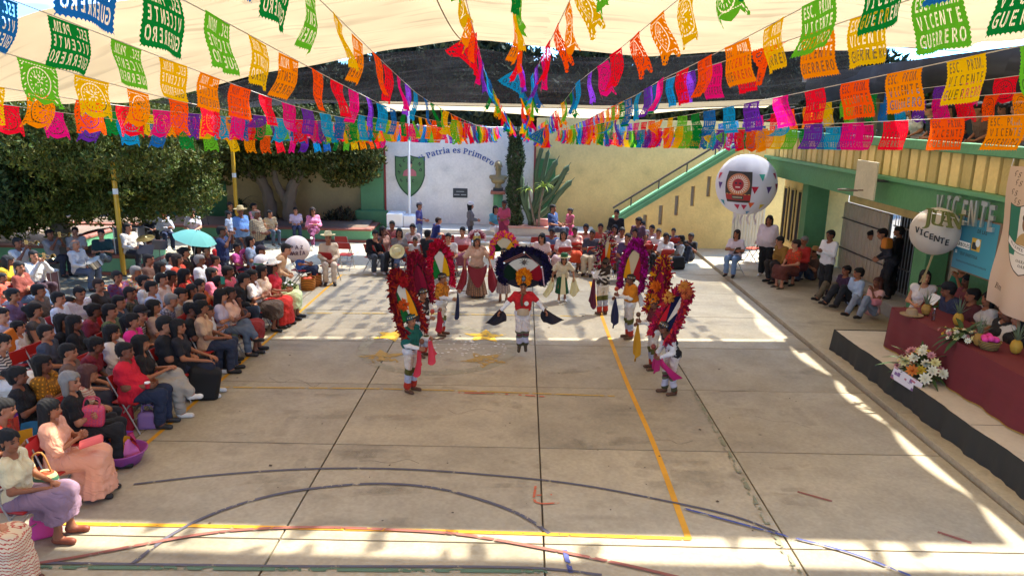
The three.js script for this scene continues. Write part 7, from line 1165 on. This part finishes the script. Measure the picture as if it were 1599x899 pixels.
  const sn = thing('snare_drum', 'snare drum slung before the drummer in white', 'drum', dr.at(0, 0.72, 0.48)); sn.rotation.set(0.3, 0.2, 0.35); part(sn, 'shell', lathe([[0.19, -0.11], [0.19, 0.11]], 26), std([0.5, 0.45, 0.36], 0.3, { metalness: 0.6 })); part(sn, 'drumhead', lathe([[0, 0.112], [0.2, 0.112], [0.2, 0.09], [0.192, 0.09]], 26), std('c8c0b0', 0.6)); for (let k = 0; k < 10; k++) part(sn, 'lug', rod(V(Math.cos(k * 0.628) * 0.2, -0.11, Math.sin(k * 0.628) * 0.2), V(Math.cos(k * 0.628) * 0.2, 0.1, Math.sin(k * 0.628) * 0.2), 0.008, 0.008, 4), blackM); part(sn, 'drumstick', rod(V(-0.2, 0.2, -0.25), V(0.05, 0.13, 0.02), 0.008, 0.006, 5), std('c9a86a', 0.6));
  const cy = thing('cymbal', 'brass cymbal on a stand by the yellow pole', 'cymbal', G(226, 371, 1.3)); part(cy, 'plate', (() => { const g = lathe([[0, 0.05], [0.04, 0.04], [0.06, 0.01], [0.26, -0.02]], 26); g.rotateX(0.3); return g; })(), std([0.5, 0.38, 0.16], 0.3, { metalness: 0.9, side: THREE.DoubleSide })); part(cy, 'stand', rod(V(0, 0, 0), V(0, -1.3, 0), 0.015, 0.015, 6), steel);
  const am = thing('equipment_case', 'stack of black amplifier cases with steel corners behind the audience', 'equipment case', F(208, 424)); for (let k = 0; k < 3; k++) part(am, 'case', box(0.72, 0.32, 0.5, 0, 0.62 + k * 0.335, 0, 0.015), std([0.035, 0.035, 0.037], 0.5)); for (const s of [-1, 1]) part(am, 'corner_rail', box(0.03, 1.02, 0.03, s * 0.372, 0.95, 0.262), steel); for (const [x, z] of [[-0.33, -0.22], [0.33, -0.22], [-0.33, 0.22], [0.33, 0.22]]) part(am, 'leg', rod(V(x, 0, z), V(x, 0.46, z), 0.018, 0.018, 6), steel);
  const dm = thing('bass_drum', 'tall drum with pale head among the trumpet players', 'drum', F(82, 462)); part(dm, 'shell', lathe([[0.2, 0.05], [0.2, 0.72]], 22), std([0.12, 0.05, 0.05], 0.4)); part(dm, 'drumhead', lathe([[0, 0.735], [0.21, 0.735], [0.21, 0.7]], 22), std('a8a094', 0.6)); for (let k = 0; k < 6; k++) part(dm, 'rod', rod(V(Math.cos(k) * 0.215, 0.02, Math.sin(k) * 0.215), V(Math.cos(k) * 0.215, 0.73, Math.sin(k) * 0.215), 0.008, 0.008, 4), steel);
  for (const [x, y, l] of [[232, 440, 'black folding music stand behind the brown tee'], [252, 432, 'second black folding music stand beside the cases']]) { const t = thing('music_stand', l, 'music stand', F(x, y)); part(t, 'desk', (() => { const g = box(0.46, 0.3, 0.01, 0, 0, 0, 0.004); g.rotateX(-0.5); g.translate(0, 1.0, 0); return g; })(), ironM); part(t, 'stem', rod(V(0, 0.1, 0), V(0, 0.95, 0), 0.012, 0.012, 6), ironM); for (let k = 0; k < 3; k++) part(t, 'leg', rod(V(0, 0.3, 0), V(Math.cos(k * 2.1) * 0.28, 0, Math.sin(k * 2.1) * 0.28), 0.008, 0.008, 5), ironM); }
  for (const [x, y, l] of [[330, 372, 'tall black microphone stand by the planter']]) { const t = thing('microphone_stand', l, 'microphone stand', F(x, y)); part(t, 'pole', rod(V(0, 0, 0), V(-0.35, 2.3, 0), 0.018, 0.012, 6), ironM); part(t, 'boom', rod(V(-0.1, 0.1, 0.1), V(-0.75, 2.1, 0.1), 0.018, 0.012, 6), ironM); part(t, 'base', lathe([[0, 0.04], [0.16, 0.03], [0.16, 0]], 16), ironM); }
  const hb = thing('yellow_crate', 'small pink box on the pale planter box by the cactus', 'box', Z(846, 356, -30.2).setY(0.7)); part(hb, 'box', box(0.5, 0.28, 0.3, 0, 0.14, 0, 0.02), std('c88a84', 0.8));
}
// ---------------------------------------------------------------- the feather dancers
function feathers(n, w, h, spread, cols, opt = {}) { // fluffy plume ring of many small bent barbs round an ellipse, in the xy plane
  const lists = cols.map(() => ({ p: [], i: [] })), a0 = opt.a0 ?? -0.35, a1 = opt.a1 ?? Math.PI + 0.35, N = n * (opt.dense ?? 7), lo = opt.lo ?? 0.72;
  for (let i = 0; i < N; i++) {
    const a = a0 + rnd() * (a1 - a0), q = lerp(lo, 1, Math.sqrt(rnd())), cx = Math.cos(a) * w * q, cy = Math.sin(a) * h * q, l = spread * rr(0.28, 0.62), da = a + rr(-1.1, 1.1) - 0.25 * Math.cos(a), zz = rr(-1, 1), wd = l * rr(0.14, 0.24), z0 = rr(-0.05, 0.05), curl = rr(-0.9, 0.9);
    const L = lists[Math.min(cols.length - 1, Math.floor(Math.abs(Math.sin(a * 5 + q * 9)) * cols.length * 0.7 + rnd() * cols.length * 0.5) % cols.length)], b = L.p.length / 3;
    for (let v = 0; v <= 3; v++) for (let u = 0; u < 2; u++) { const t = v / 3, r = l * t, s = (u - 0.5) * 2 * wd * Math.sin(Math.min(1, t * 0.9 + 0.18) * 2.75), aa = da + curl * t; L.p.push(cx + Math.cos(aa) * r - Math.sin(aa) * s, cy + Math.sin(aa) * r + Math.cos(aa) * s, z0 + zz * l * 0.6 * t); }
    for (let v = 0; v < 3; v++) L.i.push(b + v * 2, b + v * 2 + 1, b + v * 2 + 2, b + v * 2 + 1, b + v * 2 + 3, b + v * 2 + 2);
  }
  return lists.map((l, i) => { if (!l.i.length) return [null, cols[i]]; const g = new THREE.BufferGeometry(); g.setAttribute('position', new THREE.Float32BufferAttribute(l.p, 3)); g.setIndex(l.i); g.computeVertexNormals(); return [g, cols[i]]; });
}
const plumeM = {}; const pM = (c) => plumeM[c] ?? (plumeM[c] = phys(c, 0.85, { transmission: 0.2, thickness: 0, specularIntensity: 0.2, side: THREE.DoubleSide }));
const sector = (w, h, a0, a1, z) => { const s = new THREE.Shape(); s.moveTo(0, -0.02); for (let i = 0; i <= 10; i++) { const a = lerp(a0, a1, i / 10); s.lineTo(Math.cos(a) * w, Math.sin(a) * h); } s.closePath(); const g = new THREE.ExtrudeGeometry(s, { depth: 0.012, bevelEnabled: false }); g.translate(0, 0, z); return g; };
function penacho(D, o) { // tall plumed headdress worn on the head
  const { t, P, k } = D, hd = new THREE.Group(); hd.name = 'headdress'; t.add(hd); hd.position.set(P.head[0], P.head[1] + 0.06, P.head[2] - 0.03); hd.rotation.set(o.tilt ?? -0.2, o.yaw ?? 0, o.roll ?? 0);
  const w = o.w * 0.76, h = o.h * 1.02;
  part(hd, 'frame', sector(w * 0.92, h * 0.95, -0.1, Math.PI + 0.1, -0.012), std('3a2a22', 0.9));
  (o.panels ?? [['d8d2c4', 0.33, 0.7], ['1f6a34', 0.7, 1.02], ['e8981c', 0, 0.33]]).forEach(([c, a, b], i) => { for (const z of [0.004, -0.03]) part(hd, 'panel', sector(w * (o.inner ?? 0.72), h * (o.inner ?? 0.72), a * Math.PI, b * Math.PI, z + (z < 0 ? -0.002 : 0.002) * i), pM(c)); });
  for (const [g, c] of feathers(o.n ?? 130, w, h, o.spread ?? 0.24, o.rim)) if (g) part(hd, 'plumes', g, pM(c)).userData.kind = 'stuff';
  if (o.tufts) for (const [x, y, c] of o.tufts) { const fg = feathers(18, 0.07, 0.07, 0.15, [c], { a0: 0, a1: 6.28, lo: 0.1 }); for (const [g] of fg) if (g) { const m = part(hd, 'tuft', g, pM(c)); m.position.set(x, y, 0.09); m.userData.kind = 'stuff'; } }
  const band = lathe([[0.1, -0.05], [0.112, -0.04], [0.116, 0.05], [0.105, 0.055]], 22); band.scale(1, 1, 1.12); part(hd, 'band', band, std(o.band ?? '3a2a20', 0.5, { side: THREE.DoubleSide }));
  for (let i = 0; i < 7; i++) part(hd, 'ornament', ball(Math.sin((i - 3) * 0.35) * 0.118, 0.0, Math.cos((i - 3) * 0.35) * 0.128, 0.016, 1, 1, 0.6, 6), std(i % 2 ? 'c8b070' : 'b0b4b8', 0.3, { metalness: 0.6 }));
  return hd;
}
function kerchief(t, at, len, w, c, sway = 0, sway2 = 0) { const m = std(c, 0.8, { side: THREE.DoubleSide }); return part(t, 'kerchief', sheet(10, 14, (u, v) => { const d = 1 - v, k = Math.pow(d, 0.7), tip = len * (0.75 + 0.25 * (1 - Math.abs(u - 0.35) * 2)); return V(at[0] + (u - 0.5) * w * (0.12 + 0.88 * k) + sway * d * d, at[1] + 0.03 - d * tip, at[2] + 0.05 * Math.sin(u * 9 + d * 3) * k + sway2 * d * d); }), m); }
function rattle(t, at, c = '6a3a20') { part(t, 'rattle', [rod(V(at[0], at[1] - 0.05, at[2]), V(at[0], at[1] + 0.12, at[2] + 0.06), 0.012, 0.01, 6), ball(at[0], at[1] + 0.17, at[2] + 0.08, 0.055, 1, 1.1, 1, 8)], std(c, 0.5)); }
function wand(t, at) { part(t, 'wand', [rod(V(...at), V(at[0] + 0.02, at[1] + 0.02, at[2] + 0.2), 0.012, 0.01, 6), ...[-0.08, -0.03, 0.03, 0.08].map((q) => rod(V(at[0] + 0.02, at[1] + 0.02, at[2] + 0.19), V(at[0] + q, at[1] + 0.06 + Math.abs(q) * 0.2, at[2] + 0.36), 0.009, 0.006, 5))], std('5a3018', 0.6)); }
function dancer(px, py, deg, height, spec, label, o = {}) {
  const g = G(px, py, 0), k = height / 1.68, turn = rad(deg), [t, P] = makePerson({ base: spec[0], arms: spec[1], build: spec[2], lod: 0, label, pos: g.setY(o.lift ?? 0), turn, scale: k, top: spec[3], bottom: spec[4], hair: spec[5], under: spec[6], shoes: o.shoes ?? '5a3a22', skin: o.skin ?? 1, group: null });
  return { t, P, k, wrist: [P.arm[1], P.arm[3]] };
}
const red3 = ['7a0f1c', '8f1420', '5e0c20', '9c3018', '6a1020'];
{
  let d = dancer(642, 611, 60, 1.5, ['stand', 'rattle', 'm', ['cape', '0c5a4e'], ['trousers', 'e8e2da', 'bands'], ['short', 'black'], 'd8d2ca'], 'teal caped feather dancer nearest the left audience with a coral kerchief');
  penacho(d, { w: 0.36, h: 0.98, tilt: -0.38, yaw: -0.25, rim: red3, band: '14403a', n: 190, spread: 0.22, tufts: [[-0.12, 0.3, 'c8501c'], [0.05, 0.75, 'a01822']] });
  kerchief(d.t, d.wrist[0], 0.62, 0.36, 'd23a48', 0.05, 0.05); kerchief(d.t, d.wrist[1], 0.66, 0.34, 'c8303f', 0, -0.02); wand(d.t, d.wrist[0]); rattle(d.t, d.wrist[1]);
  part(d.t, 'sash', lathe([[0.15, 0.96], [0.165, 0.98], [0.165, 1.03], [0.15, 1.05]], 20), std('2a2420', 0.7));
  d = dancer(660, 556, 60, 1.5, ['stand', 'rattle', 'm', ['vest', '2a1c22'], ['trousers', 'e0d8d0', 'bands'], ['short', 'black'], 'd8d2ca'], 'dark vested feather dancer behind the teal one with a crimson kerchief');
  penacho(d, { w: 0.33, h: 0.86, tilt: -0.25, yaw: -0.2, rim: ['8a1030', 'a01838', '6a0c2c', '7a1a20'], n: 170, panels: [['8a1838', 0, 0.5], ['701430', 0.5, 1]] }); kerchief(d.t, d.wrist[0], 0.6, 0.4, 'a8122a', 0.04); rattle(d.t, d.wrist[1], 'b03a28');
  d = dancer(690, 523, 75, 1.5, ['stand', 'rattle', 'm', ['cape', 'd08a12', 'gold'], ['trousers', 'e0dad4', 'bands'], ['short', 'black'], 'd8d2ca'], 'gold caped feather dancer with a navy kerchief');
  penacho(d, { w: 0.4, h: 0.86, tilt: -0.12, yaw: -0.75, rim: ['c01430', 'a81028', 'd01848', '8a1020'], n: 170, panels: [['dcd6c8', 0.3, 0.72], ['1a7a34', 0.72, 1.03], ['e8b01c', -0.02, 0.3]], inner: 0.74 }); kerchief(d.t, d.wrist[0], 0.82, 0.34, '141a40', 0.0); wand(d.t, d.wrist[0]);
  // the dancer in a long rose dress
  d = dancer(744, 463, 10, 1.72, ['stand', 'skirt', 'f', ['blouse', 'c09a80'], ['long', 'b88c76', 'dots'], ['long', 'brown'], null], 'dancer in a long rose dress with a maroon fan headpiece', { shoes: '4a2418' });
  part(d.t, 'sash', [sheet(10, 6, (u, v) => V(lerp(-0.27, 0.27, u), lerp(0.78, 0.96, v) - 0.34 * Math.sin(u * 3.14) * (1 - v) - 0.1 * Math.sin(u * 3.14), 0.16 + 0.17 * Math.sin(u * 3.14) * (1.25 - 0.5 * v)))], std('7a1a24', 0.85, { side: THREE.DoubleSide })); kerchief(d.t, d.wrist[0], 0.85, 0.3, '8a1c28', 0.1); kerchief(d.t, d.wrist[1], 0.85, 0.3, '8a1c28', -0.1);
  { const h = new THREE.Group(); h.name = 'headpiece'; d.t.add(h); h.position.set(0, d.P.head[1] + 0.1, -0.02); part(h, 'fan', sector(0.25, 0.24, -0.1, Math.PI + 0.1, -0.02), std('7a1026', 0.85)); for (const [g, c] of feathers(60, 0.25, 0.23, 0.07, ['e8c8c8', 'e0b0b8'])) if (g) part(h, 'plumes', g, pM(c)).userData.kind = 'stuff'; part(h, 'flower', [0, 1, 2, 3, 4].map((i) => ball(Math.cos(i * 1.256) * 0.05, 0.1 + Math.sin(i * 1.256) * 0.05, 0.02, 0.035, 1, 1, 0.4, 7)), whiteM); part(h, 'crown', lathe([[0.1, -0.04], [0.115, 0.0], [0.1, 0.08]], 20), std('b89a50', 0.35, { metalness: 0.6, side: THREE.DoubleSide })); }
  // the jumping leader
  d = dancer(815, 554, 0, 1.52, ['jump', 'dance', 'm', ['cape', 'c01822', 'embroid'], ['trousers', 'e4dedc', 'bands2'], ['short', 'black'], 'd8d2ce'], 'jumping lead dancer in red vest with a huge round flag headdress', { lift: 0.13, shoes: '3a2c14' });
  { const hd = new THREE.Group(); hd.name = 'headdress'; d.t.add(hd); hd.position.set(0, d.P.head[1] + 0.1, -0.03); hd.rotation.x = -0.1; const R = 0.62, cy = 0.36;
    const grp = (g) => { g.translate(0, cy, 0); return g; };
    part(hd, 'backing', grp((() => { const g = new THREE.CylinderGeometry(R, R, 0.02, 40); g.rotateX(Math.PI / 2); g.scale(1, 0.8, 1); return g; })()), std('100c1c', 0.9));
    const sec = (a, b, c, q) => part(hd, 'panel', grp((() => { const g = sector(R * 0.78, R * 0.68, a, b, 0.012 + q); g.translate(0, -0.2, 0); return g; })()), pM(c));
    sec(0.72, 2.42, 'c8c2b4', 0.002); sec(2.3, 3.5, '0c2416', 0.0); sec(-0.36, 0.72, '8a1220', 0.001); 
    for (const [g, c] of feathers(210, R, R * 0.82, 0.17, ['140f2e', '1a1238', '0e0a22'], { a0: -0.75, a1: Math.PI + 0.75 })) if (g) { g.translate(0, cy - 0.06, 0.0); part(hd, 'plumes', g, pM(c)).userData.kind = 'stuff'; }
    part(hd, 'emblem', grp((() => { const l = []; for (let i = 0; i < 9; i++) l.push(rod(V(0, 0.12, 0.03), V(Math.cos(i * 0.7) * 0.12, 0.14 + Math.sin(i * 0.7) * 0.1, 0.03), 0.014, 0.004, 5)); l.push(ball(0, 0.12, 0.03, 0.045, 1, 1.2, 0.4, 8)); return merge(l); })()), std('4a4038', 0.8));
    for (const [x0, y0, x1, y1] of [[-0.5, 0.12, 0, 0.36], [0, 0.36, 0.42, 0.02], [-0.46, 0.1, 0.02, 0.32]]) part(hd, 'cord', grp(rod(V(x0, y0, 0.045), V(x1, y1, 0.045), 0.008, 0.008, 5)), std('8a5048', 0.7));
    for (const [x, y] of [[0, 0.36], [-0.47, 0.1], [0.42, 0.02]]) part(hd, 'mirror', grp(ball(x, y, 0.055, 0.028, 1, 1, 0.5, 8)), std('d8dcdc', 0.15, { metalness: 0.8 })); part(hd, 'streamer', grp(sheet(1, 5, (u, v) => V(0.42 + 0.03 * u + 0.06 * (1 - v), 0.0 - 0.42 * (1 - v), 0.06))), std('b08a90', 0.8, { side: THREE.DoubleSide }));
    for (const [g, c] of feathers(90, 0.13, 0.16, 0.16, ['d8780c', 'e08a14', 'c8640a'], { a0: 0, a1: 6.283, lo: 0.2 })) if (g) { g.translate(0, 0.13, 0.09); part(hd, 'crest', g, pM(c)).userData.kind = 'stuff'; }
    part(hd, 'medallion', ball(0, 0.1, 0.17, 0.05, 1, 1.25, 0.35, 10), std('5a5a5a', 0.3, { metalness: 0.7 })); part(hd, 'band', (() => { const g = lathe([[0.1, -0.06], [0.118, -0.05], [0.12, 0.05], [0.1, 0.055]], 22); g.scale(1, 1, 1.12); return g; })(), std('c8b890', 0.5, { side: THREE.DoubleSide })); }
  part(d.t, 'waist_cloth', lathe([[0.16, 0.88], [0.185, 0.9], [0.185, 1.05], [0.165, 1.07]], 22), std('b49a7a', 0.9)); part(d.t, 'medal', (() => { const g = new THREE.CylinderGeometry(0.055, 0.055, 0.012, 16); g.rotateX(Math.PI / 2); g.translate(0.08, 1.2, 0.185); return g; })(), std('d8d2c0', 0.5)); part(d.t, 'fringe', tube([V(0, 1.42, 0.1), V(-0.04, 1.28, 0.17), V(-0.02, 1.14, 0.19)], 0.03, 10, 6), std('5a3a28', 0.9)); part(d.t, 'epaulette', ball(0.17, 1.4, 0.0, 0.07, 1.2, 0.5, 1, 8), std('a8843a', 0.9));
  kerchief(d.t, d.wrist[0], 0.36, 0.5, '170f1c', 0.22, 0.05); kerchief(d.t, d.wrist[1], 0.36, 0.5, '170f1c', -0.1, 0.12); part(d.t, 'glove_fringe', [ball(d.wrist[0][0], d.wrist[0][1], d.wrist[0][2], 0.045, 1, 1.3, 1, 7), ball(d.wrist[1][0], d.wrist[1][1], d.wrist[1][2], 0.045, 1, 1.3, 1, 7)], std('4a2a20', 0.9));
  // the dancer behind the leader
  d = dancer(786, 470, 5, 1.5, ['stand', 'hold', 'f', ['blouse', 'd4c4cc'], ['skirt', 'ccb8c0', 'dots'], ['shoulder', 'black'], null], 'dancer in white ruffles mostly hidden behind the lead dancer'); penacho(d, { w: 0.5, h: 0.5, tilt: -0.1, rim: ['c0186a', 'd02a7a', 'e08a1c'], n: 120, panels: [['c8c0a8', 0.25, 0.8], ['123a1c', 0.8, 1.02], ['d8a01c', -0.02, 0.25]], inner: 0.78 });
  // the dancer with the green hat
  d = dancer(877, 470, 5, 1.42, ['stoop', 'skirt', 'f', ['blouse', 'c8b89a'], ['skirt', '0c4a2c'], ['long', 'brown'], null], 'dancer in green skirt and green brimmed hat bowing', { shoes: 'd8d0c4' });
  kerchief(d.t, d.wrist[0], 0.7, 0.34, 'd8cc9c', 0.05); kerchief(d.t, d.wrist[1], 0.72, 0.34, 'd8cc9c', -0.15); part(d.t, 'apron', sheet(6, 6, (u, v) => V(lerp(-0.06, 0.06, u) * (1.6 - 0.8 * v), lerp(0.3, 0.98, v), 0.2 + 0.08 * (1 - v))), std('d4c69a', 0.9, { side: THREE.DoubleSide })); part(d.t, 'vest', topGeo('vest', 'stoop', 'skirt', 'f', 0), fabric('0c4a2c')).scale.setScalar(1.006);
  { const h = part(d.t, 'hat', hatGeo.straw(), std('c8b890', 0.9)); h.position.set(d.P.head[0], d.P.head[1] + 0.08, d.P.head[2]); h.scale.setScalar(1.15); const q = part(h, 'hat_crown', lathe([[0, 0.135], [0.07, 0.135], [0.1, 0.1], [0.108, 0.02]], 20), std('0d4a26', 0.8)); }
  // right hand column
  d = dancer(940, 491, 205, 1.55, ['stand', 'rattle', 'm', ['vest', '3a2a1c', 'plaid'], ['trousers', 'e0d8d0', 'bands'], ['short', 'black'], 'd8d0c8'], 'brown vested feather dancer with his back turned and a maroon kerchief', { skin: 2 });
  penacho(d, { w: 0.3, h: 0.74, tilt: -0.2, yaw: 0.2, rim: ['0f4a24', '6a2a80', 'b01828', 'd0c8b8', '8a1a40'], n: 150, panels: [['d0c0a0', 0.3, 0.6], ['e08a14', 0.6, 1.02], ['b01c20', -0.02, 0.3]] }); kerchief(d.t, [0.26, 1.02, 0.1], 0.92, 0.3, '5a1430', 0.02); rattle(d.t, d.wrist[1], 'a03a28');
  d = dancer(981, 528, 285, 1.55, ['stand', 'rattle', 'm', ['cape', 'c8780e'], ['trousers', 'e0dad4', 'bands'], ['short', 'black'], 'd8d2ca'], 'orange caped feather dancer with a navy kerchief and white back cloth', { skin: 2 });
  penacho(d, { w: 0.38, h: 0.9, tilt: -0.1, yaw: 0.75, rim: ['9a0f78', 'b01488', '7a0c50', '6a1438'], n: 170, panels: [['c8b490', 0.3, 0.75], ['e0981c', 0.75, 1.03], ['a01828', -0.02, 0.3]], inner: 0.76 }); kerchief(d.t, d.wrist[1], 0.9, 0.42, '10163c', 0.0); kerchief(d.t, [0.0, 1.35, -0.2], 0.62, 0.34, 'dcd8d2', 0, -0.12); rattle(d.t, d.wrist[0], 'a83a26');
  d = dancer(1018, 576, 280, 1.52, ['stand', 'rattle', 'm', ['cape', '5a0f1e'], ['trousers', 'e0dad4', 'bands'], ['short', 'black'], 'd8d2ca'], 'maroon caped feather dancer with a long mustard kerchief', { skin: 2 });
  penacho(d, { w: 0.33, h: 0.96, tilt: -0.12, yaw: 0.35, rim: ['8a1034', '7a0c3a', 'a81a24', 'd8900f', '6a0f2c'], n: 190, panels: [['9a1440', 0, 0.5], ['861030', 0.5, 1]], tufts: [[0, 0.35, 'd86a1c'], [0.0, 0.06, 'd87a1c']] }); kerchief(d.t, d.wrist[1], 1.0, 0.42, 'c08a0e', 0.0); rattle(d.t, d.wrist[0], '5a3a20'); part(d.t, 'ribbon', sheet(1, 6, (u, v) => V(-0.08 - 0.1 * u, 1.5 - 0.6 * (1 - v), -0.22)), std('d8901c', 0.8, { side: THREE.DoubleSide }));
  d = dancer(1048, 614, 285, 1.5, ['stoop', 'drum', 'm', ['vest', '14131a'], ['trousers', 'e0dad4', 'bands2'], ['short', 'black'], 'd8d4d0'], 'black vested feather dancer nearest the stage with a magenta kerchief', { skin: 2 });
  penacho(d, { w: 0.36, h: 0.92, tilt: -0.45, yaw: 0.3, rim: ['8a1034', 'a81a30', 'c0204a', 'b8342a', '7a1840'], n: 190, panels: [['d0c8bc', 0.2, 0.45], ['14183c', 0.45, 0.75], ['b81c2c', 0.75, 1.03], ['14183c', -0.02, 0.2]], tufts: [[-0.2, 0.55, 'c88a3c'], [0.05, 0.9, 'c8843a'], [0.2, 0.8, 'b8603a']] }); kerchief(d.t, d.wrist[0], 0.6, 0.5, 'c0186a', 0.05, -0.35); kerchief(d.t, d.wrist[1], 0.5, 0.3, 'a81a5a', 0); rattle(d.t, d.wrist[1], '7a2a1c'); part(d.t, 'emblem', (() => { const g = new THREE.CylinderGeometry(0.07, 0.07, 0.012, 16); g.rotateZ(Math.PI / 2); g.rotateY(0.3); g.translate(0.17, 1.22, 0.22); return g; })(), std('d0d0d4', 0.5));
}
renderer.render(scene, camera);
